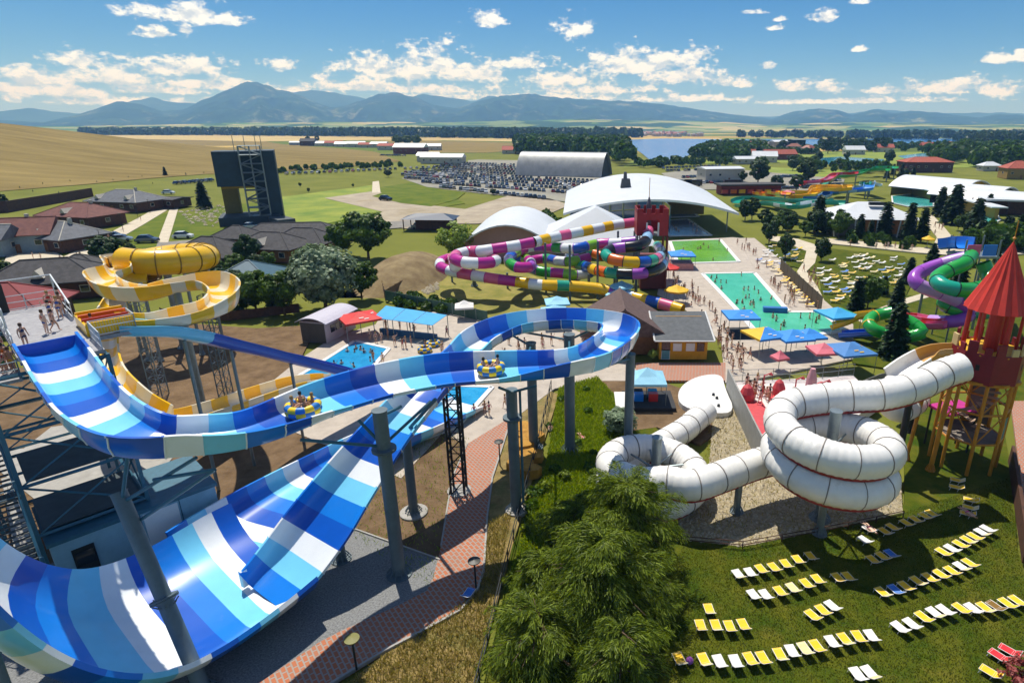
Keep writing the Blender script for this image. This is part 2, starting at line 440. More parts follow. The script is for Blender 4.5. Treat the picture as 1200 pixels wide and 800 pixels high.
PALEPATH = mat('pale_path', '#b3a892', col2='#c7bda8', rough=0.9, scale=0.4, dirt=('#9a8f7a', 0.2, 0.55, 0.4))
CONC = mat('concrete', '#8d8b86', col2='#a5a39d', rough=0.85, scale=0.9, bump=0.01, dirt=('#6e6b66', 0.4, 0.56, 0.5))
FOREST = leafmat('forest_leaves', '#1c3312', '#3f5a20', 0.25)
FORESTN = leafmat('woodland_leaves', '#23400f', '#4d6e20', 0.3)

# ------------------------------------------------------------------ ground
def build_ground():
    rs = [0, 15, 30, 60, 100, 150, 200, 240, 280, 320, 360, 400, 440, 480, 520, 560, 600, 650, 700, 760, 830, 900, 1000, 1200, 1500, 2000, 3000, 4500, 6500, 9000, 12500]
    nA = 144; vs = [(0, 0, -0.3)]; fs = []
    for r in rs[1:]:
        for i in range(nA):
            t = 2 * math.pi * i / nA; x, y = r * math.sin(t), r * math.cos(t)
            vs.append((x, y, hz(x, y) - 0.3))
    for i in range(nA): fs.append((0, 1 + (i + 1) % nA, 1 + i))
    for k in range(len(rs) - 2):
        for i in range(nA):
            j = (i + 1) % nA; a = 1 + k * nA
            fs.append((a + i, a + j, a + nA + j, a + nA + i))
    mb = MB(); mb.add(vs, fs)
    # far plain: patchwork of fields beyond the park, one stretch of grass near it
    m = bpy.data.materials.new('plain'); m.use_nodes = True
    nt = m.node_tree; N = nt.nodes; L = nt.links; b = N['Principled BSDF']; b.inputs['Roughness'].default_value = 0.95; b.inputs['Specular IOR Level'].default_value = 0.1
    tc = N.new('ShaderNodeTexCoord'); vo = N.new('ShaderNodeTexVoronoi'); vo.inputs['Scale'].default_value = 0.0035
    L.new(tc.outputs['Object'], vo.inputs['Vector'])
    sp = N.new('ShaderNodeSeparateColor'); L.new(vo.outputs['Color'], sp.inputs[0])
    cr = N.new('ShaderNodeValToRGB'); cr.color_ramp.interpolation = 'CONSTANT'
    e = cr.color_ramp.elements
    e[0].position = 0; e[0].color = (*lin('#5d6b28'), 1); e[1].position = 0.3; e[1].color = (*lin('#a08a4c'), 1)
    for p_, c_ in ((0.5, '#6f7a35'), (0.68, '#b39a5c'), (0.85, '#4e6128')):
        x = e.new(p_); x.color = (*lin(c_), 1)
    L.new(sp.outputs[0], cr.inputs[0])
    n = N.new('ShaderNodeTexNoise'); n.inputs['Scale'].default_value = 0.06; n.inputs['Detail'].default_value = 8; L.new(tc.outputs['Object'], n.inputs['Vector'])
    gm = N.new('ShaderNodeMix'); gm.data_type = 'RGBA'; gm.inputs['A'].default_value = (*lin('#4f5a1c'), 1); gm.inputs['B'].default_value = (*lin('#80803a'), 1)
    L.new(n.outputs[0], gm.inputs['Factor'])
    ln = N.new('ShaderNodeVectorMath'); ln.operation = 'LENGTH'; L.new(tc.outputs['Object'], ln.inputs[0])
    mr = N.new('ShaderNodeMapRange'); mr.inputs['From Min'].default_value = 700; mr.inputs['From Max'].default_value = 800; L.new(ln.outputs['Value'], mr.inputs['Value'])
    mx = N.new('ShaderNodeMix'); mx.data_type = 'RGBA'; L.new(mr.outputs[0], mx.inputs['Factor']); L.new(gm.outputs['Result'], mx.inputs['A']); L.new(cr.outputs[0], mx.inputs['B'])
    L.new(mx.outputs['Result'], b.inputs['Base Color'])
    struct('ground', mb, m, smooth=True)
build_ground()

def drape(name, pts_px, m, dz, cell, kind='structure', far=None):
    """a sheet cut to a polygon of photo ground points, following the terrain"""
    def GT(px, py):
        d = dirpx(px, py); t = 10.0
        for _ in range(400):
            p = Vector((0, 0, CAM_H)) + d * t
            g = p.z - hz(p.x, p.y)
            if g < 0.02: break
            t += max(0.3, g * 0.6)
            if t > 3000: break
        return (p.x, p.y)
    P = [GT(*p) if len(p) == 2 else p[:2] for p in pts_px]
    bm = bmesh.new()
    xs = [p[0] for p in P]; ys = [p[1] for p in P]
    # cut a grid by the polygon: triangulate the polygon, then subdivide long edges
    vs = [bm.verts.new((p[0], p[1], 0)) for p in P]
    for t in tessellate_polygon([[Vector((p[0], p[1], 0)) for p in P]]):
        try: bm.faces.new([vs[i] for i in t])
        except ValueError: pass
    for _ in range(8):
        es = [e for e in bm.edges if e.calc_length() > cell]
        if not es: break
        bmesh.ops.subdivide_edges(bm, edges=es, cuts=1, use_grid_fill=False)
        bmesh.ops.triangulate(bm, faces=[f for f in bm.faces if len(f.verts) > 3])
    for v in bm.verts: v.co.z = hz(v.co.x, v.co.y) + dz
    bmesh.ops.recalc_face_normals(bm, faces=bm.faces)
    me = bpy.data.meshes.new(name); bm.to_mesh(me); bm.free(); me.materials.append(m)
    me.polygons.foreach_set('use_smooth', [True] * len(me.polygons))
    o = link(name, me); o['kind'] = kind
    return o

# wheat on the hill and the plain behind
drape('wheat_field', [(-80, 238), (0, 224), (100, 216), (175, 209), (240, 204), (300, 203), (400, 196), (470, 189), (455, 184), (440, 178), (400, 174), (330, 169),
                      (-900, 1700, 0), (-1500, 900, 0), (-700, 330, 0)], WHEAT, 0.0, 22)
sheet('far_wheat_field', [(400, 168), (470, 165), (560, 166), (612, 168), (616, 176), (570, 179), (500, 179), (430, 172)], WHEAT, 0.0)
sheet('far_field', [(90, 158.5), (300, 159), (450, 160), (600, 163), (600, 166), (470, 164), (300, 166), (120, 162)], mat('pale_field', '#a58d52', col2='#b9a366', scale=0.01, rough=0.95), 0.1)
# grass in the park
sheet('village_meadow', [(205, 236), (262, 232), (330, 212), (440, 208), (500, 215), (545, 238), (460, 252), (330, 278), (240, 300), (120, 330), (60, 300)], GRASS2, -0.1)
sheet('meadow', [(330, 213), (438, 206), (442, 224), (382, 233), (448, 247), (380, 262), (318, 268), (310, 240)], mat('bright_meadow', '#5a7519', col2='#8b922c', scale=0.08, rough=0.95, bump=0.1, bscale=2, dirt=('#5a6a1a', 0.03, 0.55, 0.6)), -0.05)
sheet('right_meadow', [(880, 200), (905, 196), (1000, 200), (960, 215), (900, 215)], MATS['bright_meadow'], -0.05)
sheet('far_meadow', [(730, 196), (760, 191), (860, 192), (960, 190), (1000, 197), (1180, 196), (1120, 178), (950, 178), (880, 186), (740, 189)], MATS['bright_meadow'], -0.12)
sheet('slide_meadow', [(520, 318), (560, 300), (660, 335), (740, 345), (770, 372), (640, 372), (545, 372), (470, 352), (460, 335)], mat('slide_grass', '#65691c', col2='#8f8440', scale=0.25, rough=0.95, bump=0.08, bscale=4), -0.05)
sheet('sunbathing_lawn', [(905, 283), (985, 292), (1060, 300), (1075, 318), (1062, 345), (1010, 372), (965, 360), (960, 320), (930, 312), (880, 308)], LAWN, -0.05)
sheet('playground_lawn', [(985, 372), (1060, 345), (1130, 350), (1230, 330), (1260, 480), (1165, 470), (1100, 440), (1000, 425)], LAWN, -0.04)
sheet('lawn', [(560, 860), (600, 640), (640, 545), (655, 452), (700, 440), (735, 480), (800, 520), (850, 600), (920, 630), (1060, 590), (1060, 490), (1080, 470), (1170, 470), (1187, 560), (1192, 640), (1260, 900)], LAWN, -0.03)
# bare soil
sheet('soil_yard', [(-400, 560), (-300, 430), (60, 430), (100, 390), (190, 376), (300, 384), (372, 380), (352, 420), (330, 470), (300, 560), (230, 600), (120, 660), (-160, 740), (-400, 740)], SOIL, -0.06)
sheet('soil_patch', [(230, 462), (335, 470), (400, 520), (440, 560), (410, 640), (240, 610), (200, 540)], SOIL, -0.07)
sheet('soil_patch', [(520, 480), (550, 515), (530, 560), (517, 640), (505, 690), (400, 620), (440, 560)], SOIL, -0.05)
sheet('soil_bed', [(690, 440), (760, 440), (790, 452), (850, 470), (880, 480), (820, 520), (770, 500), (735, 505), (700, 470)], SOIL, -0.02)
sheet('soil_strip', [(600, 480), (640, 455), (655, 462), (630, 540), (600, 640), (560, 790), (520, 900), (280, 900), (450, 765), (500, 737), (560, 690), (572, 600), (578, 560)], mat('dry_weeds', '#6b5a30', col2='#93804e', scale=0.7, rough=0.95, bump=0.1, bscale=5, dirt=('#4c5a1c', 0.4, 0.5, 0.8)), -0.04)
# gravel round the white slides
sheet('gravel_bed', [(836, 482), (885, 470), (930, 500), (1000, 520), (1055, 560), (1058, 600), (960, 622), (870, 640), (800, 632), (790, 600), (830, 560)], GRAVEL, 0.01)
# roads and paths
sheet('gravel_yard', [(380, 232), (438, 224), (470, 230), (500, 240), (545, 245), (600, 228), (645, 233), (668, 240), (640, 252), (560, 262), (520, 262), (480, 268), (430, 262), (448, 248)], DIRTROAD, 0.0)
sheet('grass_island', [(436, 230), (460, 222), (500, 220), (545, 226), (535, 234), (505, 242), (470, 238)], GRASS2, 0.05)
sheet('yard_path', [(437, 205), (443, 205), (446, 226), (436, 226)], PALEPATH, 0.02)
sheet('village_road', [(488, 258), (480, 266), (400, 272), (330, 284), (270, 292), (225, 290), (180, 296), (185, 284), (240, 280), (270, 276), (330, 272), (400, 262)], ASPHALT, 0.02)
sheet('village_path', [(203, 234), (212, 234), (197, 284), (184, 284)], PALEPATH, 0.03)
sheet('village_walk', [(200, 234), (206, 240), (170, 262), (130, 285), (90, 306), (60, 318), (50, 312), (85, 296), (130, 272), (165, 254)], PALEPATH, 0.04)
sheet('plaza', [(8, 300), (40, 290), (66, 296), (84, 306), (70, 318), (20, 328), (0, 318)], PALEPATH, 0.03)
sheet('entrance_yard', [(214, 223), (236, 216), (250, 222), (250, 232), (218, 232)], PALEPATH, 0.03)
sheet('row_road', [(325, 210), (330, 205), (400, 203), (480, 196), (545, 190), (545, 194), (480, 202), (440, 206), (335, 213)], DIRTROAD, 0.0)
sheet('car_park', [(462, 206), (500, 192), (560, 187), (615, 188), (720, 206), (745, 214), (735, 236), (690, 239), (640, 234), (560, 226), (500, 219)], mat('car_park_gravel', '#77746c', col2='#93907f', scale=0.06, rough=0.95, dirt=('#7e7d4c', 0.03, 0.55, 0.6)), 0.0)
sheet('east_car_park', [(775, 203), (830, 196), (870, 199), (990, 210), (985, 224), (880, 222), (800, 222)], MATS['car_park_gravel'], 0.0)
sheet('middle_path', [(905, 276), (935, 280), (960, 288), (955, 308), (945, 318), (957, 334), (966, 352), (958, 355), (944, 335), (934, 318), (942, 306), (945, 294), (925, 286), (900, 281)], PALEPATH, 0.02)
sheet('upper_path', [(960, 284), (1000, 288), (1075, 296), (1130, 300), (1240, 296), (1240, 288), (1130, 292), (1080, 290), (1010, 282), (965, 279)], PALEPATH, 0.02)
sheet('curving_path', [(1083, 250), (1093, 252), (1108, 268), (1122, 285), (1122, 294), (1090, 295), (1098, 278), (1086, 262)], PALEPATH, 0.03)
sheet('park_path', [(1000, 372), (1060, 350), (1110, 335), (1112, 341), (1062, 356), (1010, 378)], PALEPATH, 0.03)

# herringbone brick path and rubber paving under the big slide
def brick_mat():
    m = bpy.data.materials.new('brick_paving'); m.use_nodes = True
    nt = m.node_tree; N = nt.nodes; L = nt.links; b = N['Principled BSDF']; b.inputs['Roughness'].default_value = 0.85
    tc = N.new('ShaderNodeTexCoord'); mp = N.new('ShaderNodeMapping'); mp.inputs['Rotation'].default_value = (0, 0, rad(52)); L.new(tc.outputs['Object'], mp.inputs[0])
    nd = N.new('ShaderNodeTexNoise'); nd.inputs['Scale'].default_value = 1.2; L.new(mp.outputs[0], nd.inputs['Vector'])
    va = N.new('ShaderNodeVectorMath'); va.operation = 'MULTIPLY_ADD'; va.inputs[1].default_value = (.05, .05, 0); L.new(nd.outputs['Color'], va.inputs[0]); L.new(mp.outputs[0], va.inputs[2])
    br = N.new('ShaderNodeTexBrick'); br.inputs['Scale'].default_value = 1.0; br.inputs['Brick Width'].default_value = 0.52; br.inputs['Row Height'].default_value = 0.30
    br.inputs['Mortar Size'].default_value = 0.06; br.inputs['Mortar Smooth'].default_value = 0.5
    br.inputs['Color1'].default_value = (*lin('#b0623a'), 1); br.inputs['Color2'].default_value = (*lin('#a4674a'), 1); br.inputs['Mortar'].default_value = (*lin('#988e85'), 1)
    L.new(va.outputs[0], br.inputs['Vector'])
    n = N.new('ShaderNodeTexNoise'); n.inputs['Scale'].default_value = 0.5; n.inputs['Detail'].default_value = 8; L.new(tc.outputs['Object'], n.inputs['Vector'])
    mx = N.new('ShaderNodeMix'); mx.data_type = 'RGBA'; mx.inputs['B'].default_value = (*lin('#8a6f5e'), 1); mx.blend_type = 'MIX'
    mr = N.new('ShaderNodeMapRange'); mr.inputs['From Min'].default_value = .4; mr.inputs['From Max'].default_value = .75; mr.inputs['To Max'].default_value = .35; L.new(n.outputs[0], mr.inputs['Value'])
    L.new(mr.outputs[0], mx.inputs['Factor']); L.new(br.outputs[0], mx.inputs['A']); L.new(mx.outputs['Result'], b.inputs['Base Color'])
    bp = N.new('ShaderNodeBump'); bp.inputs['Distance'].default_value = 0.012; bp.invert = True; L.new(br.outputs['Fac'], bp.inputs['Height']); L.new(bp.outputs[0], b.inputs['Normal'])
    return m
BRICKP = brick_mat()
sheet('rubber_paving', [(407, 617), (516, 656), (502, 694), (470, 709), (400, 741), (310, 800), (200, 900), (-160, 900), (-160, 740), (0, 690), (100, 640), (250, 590)], TARTAN, 0.0)
sheet('brick_path', [(548, 520), (600, 488), (590, 520), (577, 560), (571, 605), (567, 668), (560, 690), (540, 715), (500, 737), (450, 763), (370, 812), (330, 850), (270, 900), (180, 900), (300, 803), (375, 752), (400, 739), (470, 708), (500, 692), (508, 676), (517, 640), (530, 560)], BRICKP, 0.04)
kb = MB(); kb.wall(poly_px([(600, 488), (590, 520), (577, 560), (571, 605), (567, 668), (560, 690), (540, 715), (500, 737), (450, 763), (370, 812)]), -0.1, 0.12, 0.14)
kb.wall(poly_px([(407, 617), (516, 656)]), -0.1, 0.10, 0.12); kb.wall(poly_px([(517, 640), (530, 560), (548, 520)]), -0.1, 0.10, 0.12)
struct('path_kerb', kb, CONC)
sheet('east_brick_path', [(1184, 470), (1210, 470), (1260, 560), (1260, 700), (1215, 700), (1196, 560)], BRICKP, 0.05)

# pool surrounds
sheet('pool_deck', [(290, 470), (352, 420), (392, 394), (440, 380), (452, 362), (520, 366), (560, 374), (640, 376), (690, 392), (745, 432), (745, 446), (700, 446), (650, 455), (600, 492), (547, 524), (520, 505), (470, 560), (380, 520), (330, 500)], DECK, 0.0)
sheet('brick_forecourt', [(745, 425), (850, 425), (850, 446), (745, 446)], BRICKP, 0.04)
sheet('beach_deck', [(776, 316), (782, 282), (858, 278), (880, 280), (905, 296), (950, 338), (985, 368), (1000, 380), (1000, 420), (880, 445), (850, 448), (845, 400), (800, 360), (770, 345)], DECK, 0.0)
sheet('promenade', [(865, 279), (884, 279), (900, 292), (906, 320), (893, 322), (880, 308)], DECK, 0.03)

# ------------------------------------------------------------------ water: lakes and pools
LAKE = watermat('lake_water', '#2a5f96', '#3a72a8', scale=0.004, bump=0.03, bscale=0.15, rough=0.2)
sheet('lake', [(735, 164), (780, 162.5), (850, 163.5), (846, 168), (822, 173), (808, 182), (790, 189), (764, 190), (752, 180), (738, 171)], LAKE, 0.3)
sheet('lake_arm', [(852, 163.6), (960, 163), (1100, 162.6), (1190, 164), (1110, 168), (1040, 169.5), (955, 171.5), (880, 171), (852, 168)], LAKE, 0.3)
sheet('pond', [(950, 186), (985, 184), (1036, 187), (1036, 193), (1000, 195), (955, 191)], watermat('pond_water', '#2f7f96', '#3c93a8', scale=0.02, rough=0.1), 0.2)
sheet('far_pond', [(1052, 183), (1080, 180), (1118, 181), (1118, 185), (1060, 186)], MATS['pond_water'], 0.2)

def pool(name, pts, wmat, label, rim=True, cat='pool', zw=0.10, rimmat=None, rimw=0.55, rimh=0.16):
    P = poly_px(pts); c = sum(P, Vector((0, 0, 0))) / len(P)
    t = thing(name, label, cat, c)
    mb = MB(); mb.prism([(p.x, p.y) for p in P], 0.0, zw); part('water', mb, wmat, t)
    if rim:
        rb = MB(); Q = P + [P[0]]; rb.wall(Q, -0.02, rimh, rimw); part('rim', rb, rimmat or WHITEP, t)
    return t
WHITEP = mat('white_paint', '#d9d9d6', rough=0.45, var=0.04, dirt=('#b5b2aa', 0.6, 0.58, 0.5))
BLUEW = watermat('blue_pool_water', '#0f7fb4', '#2f9fd0', scale=0.5, bump=0.05, bscale=2.2)
GREENW = watermat('green_pool_water', '#3aa67c', '#55bd95', scale=0.12, bump=0.05, bscale=1.6)
LIMEW = watermat('lime_pool_water', '#5a9a2a', '#74b13c', scale=0.1, bump=0.05, bscale=1.5)
INDW = watermat('indoor_pool_water', '#2a64a8', '#3f78b8', scale=0.1, bump=0.05, bscale=1.5)
pool('splash_pool', [(416, 400), (456, 409), (432, 436), (408, 462), (372, 462), (338, 452), (352, 440), (372, 428)], BLUEW, 'bright blue splash pool with white rim in front of the white kiosk')
pool('splash_pool', [(500, 452), (577, 454), (536, 500), (482, 520), (450, 500)], BLUEW, 'blue run-out pool under the blue and white loop slide')
pool('wave_pool', [(823, 321), (884, 320), (924, 366), (962, 366), (990, 388), (930, 396), (893, 398), (862, 362)], GREENW, 'big turquoise green bathing pool in the middle of the beach deck', rimw=0.9)
pool('wave_pool', [(785, 283), (844, 281), (866, 307), (794, 309)], LIMEW, 'lime green bathing pool in front of the roofed blue pool', rimw=0.9)
pool('covered_pool', [(776, 259), (806, 257), (833, 276), (784, 277)], INDW, 'deep blue pool under the edge of the big curved roof', rimw=0.9)
pool('lagoon', [(1045, 230), (1072, 227), (1094, 232), (1094, 242), (1068, 243), (1046, 238)], watermat('lagoon_water', '#3aa6a8', '#55bdb5', scale=0.1), 'turquoise leisure pool beside the white gabled hall')
pool('lagoon', [(1148, 246), (1166, 248), (1172, 258), (1160, 263), (1146, 257)], MATS['lagoon_water'], 'small turquoise pool in front of the flat white roofed pavilion')
jb = MB(); jb.wall(poly_px([(894, 365.5), (922, 366.5)]), 0.0, 0.9, 1.0); single('pool_divider', jb, mat('blue_board', '#2a6bb0', rough=0.5), 'blue dividing board across the big green pool', 'pool divider')

# ------------------------------------------------------------------ mountains and foothills
def ridge(name, pts, dist, depth, m, seed, base=-5, nA=260, nR=26, rough=0.22):
    xs = [p[0] for p in pts]; ys = [p[1] for p in pts]
    mb = MB(); vs = []
    for i in range(nA + 1):
        px = xs[0] + (xs[-1] - xs[0]) * i / nA
        py = float(np.interp(px, xs, ys))
        d = dirpx(px, py); az = math.atan2(d.x, d.y); el = d.z / math.hypot(d.x, d.y)
        H = CAM_H + el * dist
        fade = min(1, i / 8, (nA - i) / 8)
        for k in range(nR + 1):
            u = k / nR * 1.6 - 1.0                       # -1 foot facing us, 0 crest, .6 behind
            r = dist + u * depth
            x, y = r * math.sin(az), r * math.cos(az)
            prof = max(0.0, 1 - abs(u) ** 1.1) if u < 0 else 1 - (u / .7) ** 1.5
            n = noise.fractal(Vector((x / 900 + seed, y / 900, seed * 1.7)), 0.9, 2.1, 6)
            n2 = 1 - abs(noise.fractal(Vector((x / 420 - seed, y / 700, seed)), 0.9, 2.0, 5)) * 1.6
            h = H * (prof + rough * (n * 0.6 + (n2 - .6) * .5) * (1 - abs(1 - 2 * min(1, max(0, prof)))) ) if u < 0 else H * prof * (1 + 0.05 * n)
            if k == int(round(nR / 1.6)): h = H * (1 + 0.05 * n + 0.06 * noise.fractal(Vector((px / 16, seed, 0)), 0.8, 2.1, 5))
            vs.append((x, y, base + max(0, h) * fade))
    fs = [(i * (nR + 1) + k, (i + 1) * (nR + 1) + k, (i + 1) * (nR + 1) + k + 1, i * (nR + 1) + k + 1) for i in range(nA) for k in range(nR)]
    mb.add(vs, fs); return struct(name, mb, m, smooth=True)
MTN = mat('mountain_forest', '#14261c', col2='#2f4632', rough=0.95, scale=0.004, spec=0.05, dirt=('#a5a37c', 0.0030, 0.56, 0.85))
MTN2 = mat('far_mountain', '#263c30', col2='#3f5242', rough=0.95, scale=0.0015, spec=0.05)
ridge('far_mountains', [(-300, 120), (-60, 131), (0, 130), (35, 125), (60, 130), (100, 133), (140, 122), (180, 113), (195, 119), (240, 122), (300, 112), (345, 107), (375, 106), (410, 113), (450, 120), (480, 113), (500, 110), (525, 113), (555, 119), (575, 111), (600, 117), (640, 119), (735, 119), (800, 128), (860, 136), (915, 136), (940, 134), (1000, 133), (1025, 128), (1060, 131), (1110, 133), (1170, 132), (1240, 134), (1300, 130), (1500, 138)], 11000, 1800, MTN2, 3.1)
ridge('mountains', [(-400, 110), (-200, 128), (-60, 138), (0, 140), (50, 143), (90, 134), (130, 120), (145, 118), (165, 121), (190, 130), (215, 127), (240, 117), (270, 104), (288, 98), (300, 97), (315, 102), (340, 109), (365, 118), (390, 126), (405, 124), (430, 115), (450, 111), (465, 109), (482, 113), (510, 122), (535, 126), (560, 117), (580, 113), (600, 110), (618, 109), (650, 114), (690, 117), (740, 119), (765, 121), (800, 126), (830, 131), (860, 134), (905, 139), (930, 131), (960, 127), (982, 128), (1000, 134), (1012, 131), (1027, 127), (1047, 132), (1080, 130), (1110, 134), (1150, 137), (1170, 133), (1200, 135), (1260, 138), (1320, 132), (1500, 140)], 8600, 2300, MTN, 7.7, nA=520, nR=40, rough=0.5)
FOOT = None
def foot_mat():
    m = bpy.data.materials.new('foothill_fields'); m.use_nodes = True
    nt = m.node_tree; N = nt.nodes; L = nt.links; b = N['Principled BSDF']; b.inputs['Roughness'].default_value = 0.95; b.inputs['Specular IOR Level'].default_value = 0.05
    tc = N.new('ShaderNodeTexCoord'); vo = N.new('ShaderNodeTexVoronoi'); vo.inputs['Scale'].default_value = 0.0042
    nd = N.new('ShaderNodeTexNoise'); nd.inputs['Scale'].default_value = 0.004; L.new(tc.outputs['Object'], nd.inputs['Vector'])
    va = N.new('ShaderNodeVectorMath'); va.operation = 'MULTIPLY_ADD'; va.inputs[1].default_value = (160, 160, 0); L.new(nd.outputs['Color'], va.inputs[0]); L.new(tc.outputs['Object'], va.inputs[2])
    L.new(va.outputs[0], vo.inputs['Vector'])
    sp = N.new('ShaderNodeSeparateColor'); L.new(vo.outputs['Color'], sp.inputs[0])
    cr = N.new('ShaderNodeValToRGB'); cr.color_ramp.interpolation = 'CONSTANT'; e = cr.color_ramp.elements
    e[0].position = 0; e[0].color = (*lin('#2c4522'), 1); e[1].position = 0.24; e[1].color = (*lin('#8a8c52'), 1)
    for p_, c_ in ((0.42, '#6d7c3e'), (0.6, '#a89a66'), (0.72, '#54702f'), (0.86, '#33502a')):
        x = e.new(p_); x.color = (*lin(c_), 1)
    L.new(sp.outputs[0], cr.inputs[0]); L.new(cr.outputs[0], b.inputs['Base Color'])
    return m
FOOT = foot_mat()
ridge('foothills', [(-400, 142), (0, 147), (100, 147), (160, 146), (230, 144), (300, 143), (420, 142), (520, 143), (600, 141), (680, 139), (760, 140), (850, 143), (900, 146), (960, 143), (1040, 143), (1130, 145), (1200, 145), (1500, 142)], 5400, 1500, FOOT, 1.3, rough=0.1)

# ------------------------------------------------------------------ far woods and towns
def numpy_quads(name, C, U, V, m, kind=None, parent=None, loc=(0, 0, 0)):
    """many small quads: centres C, half axes U and V"""
    n = len(C); v = np.empty((n, 4, 3)); v[:, 0] = C - U - V; v[:, 1] = C + U - V; v[:, 2] = C + U + V; v[:, 3] = C - U + V
    me = bpy.data.meshes.new(name)
    me.vertices.add(4 * n); me.loops.add(4 * n); me.polygons.add(n)
    me.vertices.foreach_set('co', v.reshape(-1)); me.loops.foreach_set('vertex_index', np.arange(4 * n, dtype=np.int32))
    me.polygons.foreach_set('loop_start', np.arange(0, 4 * n, 4, dtype=np.int32))
    me.update(calc_edges=True); me.materials.append(m)
    return me
NR = np.random.default_rng(5)
def rand_dirs(n):
    d = NR.normal(size=(n, 3)); return d / np.linalg.norm(d, axis=1)[:, None]
def leaf_axes(n, size, nrm=None, aspect=1.0):
    d = rand_dirs(n)
    if nrm is not None: d = nrm + d * 0.7; d /= np.linalg.norm(d, axis=1)[:, None]
    a = np.cross(d, rand_dirs(n)); a /= np.linalg.norm(a, axis=1)[:, None] + 1e-9
    b = np.cross(d, a); s = (size * NR.uniform(.6, 1.25, n))[:, None]
    return a * s, b * s * aspect
def wood(name, poly, n, h, m, leaves=60, size=1.6, px=True, rr=0.38):
    P = poly_px(poly) if px else poly
    xs = [p.x for p in P]; ys = [p.y for p in P]; pts = []
    def inside(x, y):
        c = False; j = len(P) - 1
        for i in range(len(P)):
            if (P[i].y > y) != (P[j].y > y) and x < (P[j].x - P[i].x) * (y - P[i].y) / (P[j].y - P[i].y) + P[i].x: c = not c
            j = i
        return c
    tries = 0
    while len(pts) < n and tries < n * 60:
        tries += 1; x = RNG.uniform(min(xs), max(xs)); y = RNG.uniform(min(ys), max(ys))
        if inside(x, y): pts.append((x, y))
    Cs, Ns = [], []
    for x, y in pts:
        H = h * RNG.uniform(.65, 1.15); R = H * rr * RNG.uniform(.8, 1.2); d = rand_dirs(leaves); d[:, 2] = np.abs(d[:, 2]) * 1.15 - .35
        bump = 1 + 0.25 * np.sin(d[:, 0] * 5 + x) * np.sin(d[:, 1] * 5 + y)
        c = d * np.array([R, R, H * .5]) * bump[:, None] + np.array([x, y, H * .5 + hz(x, y)]); Cs.append(c); Ns.append(d)
    C = np.concatenate(Cs); Nn = np.concatenate(Ns); U, V = leaf_axes(len(C), size, Nn)
    me = numpy_quads(name, C, U, V, m); o = link(name, me); o['kind'] = 'stuff'
    return o
wood('far_forest', [(95, 157.3), (330, 157.5), (330, 159), (95, 158.6)], 420, 22, FOREST, 44, 5.0)
wood('far_forest', [(290, 157.6), (620, 158.4), (750, 160), (750, 161.4), (600, 162.6), (450, 161), (290, 159.2)], 1100, 22, FOREST, 44, 5.0)
wood('hangar_wood', [(606, 170), (680, 168), (728, 172), (738, 186), (735, 194), (700, 188), (610, 184)], 260, 17, FORESTN, 150, 1.9)
wood('lakeside_wood', [(806, 187), (820, 178), (836, 172), (900, 172), (905, 184), (860, 190)], 190, 10, FORESTN, 110, 1.9)
wood('east_wood', [(860, 160), (1200, 158), (1260, 160), (1260, 164), (1180, 166), (860, 161)], 420, 17, FOREST, 40, 4.0)
wood('pond_wood', [(960, 172), (1040, 173), (1040, 178), (970, 180)], 50, 13, FOREST, 120, 2.4)
wood('hill_wood', [(1130, 164), (1260, 164), (1260, 172), (1140, 170)], 120, 18, FOREST, 90, 2.6)
wood('village_wood', [(1085, 183), (1130, 178), (1260, 182), (1260, 208), (1170, 198), (1100, 192)], 150, 14, FORESTN, 150, 1.7)
wood('mid_wood', [(955, 196), (1040, 199), (1040, 204), (960, 203)], 26, 7, FORESTN, 120, .9)
wood('mid_wood', [(745, 193), (860, 189), (860, 194), (750, 197)], 50, 6, FORESTN, 100, .9)
wood('mid_wood', [(860, 180), (960, 174), (965, 180), (880, 190)], 70, 7, FORESTN, 100, 1.3)
wood('mid_wood', [(1040, 172), (1120, 170), (1120, 177), (1050, 178)], 60, 7, FORESTN, 100, 1.4)
wood('hall_shrubs', [(985, 285), (1075, 293), (1080, 286), (990, 277)], 12, 2.4, FORESTN, 200, 0.5)
wood('path_shrubs', [(1125, 292), (1250, 300), (1250, 285), (1170, 280)], 40, 6, FORESTN, 180, 0.6)
wood('hedge', [(535, 356), (520, 368), (452, 358), (470, 350)], 22, 1.6, FORESTN, 120, 0.22, rr=.6)
wood('roadside_hedge', [(320, 206), (470, 197), (470, 193), (320, 203)], 50, 3.0, FORESTN, 60, 0.8)
wood('roof_side_shrubs', [(636, 258), (660, 262), (655, 285), (640, 275)], 26, 3.5, FORESTN, 160, 0.5)

def town(name, boxes, n, hmin, hmax, seed):
    r = random.Random(seed); mb = MB()
    P = poly_px(boxes); xs = [p.x for p in P]; ys = [p.y for p in P]
    for _ in range(n):
        x = r.uniform(min(xs), max(xs)); y = r.uniform(min(ys), max(ys)); w, d, h = r.uniform(9, 16), r.uniform(8, 12), r.uniform(hmin, hmax); a = r.uniform(0, 3)
        mb.mi = 0; mb.box((x, y, h / 2), (w, d, h), a); mb.mi = r.choice((1, 1, 2)); mb.box((x, y, h + 1.6), (w * 1.1, d * 1.1, 3.2), a, top=0.35)
    return struct(name, mb, [mat('town_wall', '#b8a894'), mat('town_roof', '#8c4a38'), mat('town_roof_grey', '#6d6a68')], kind='stuff')
town('far_town', [(290, 152.2), (440, 154)], 170, 6, 10, 1)
town('far_town', [(690, 157), (835, 160.5)], 150, 6, 10, 2)
town('far_town', [(440, 152.5), (700, 153.5)], 90, 6, 10, 3)
town('far_town', [(1110, 172), (1190, 177)], 14, 4, 6, 4)
town('far_town', [(880, 171), (950, 182)], 12, 5, 8, 5)
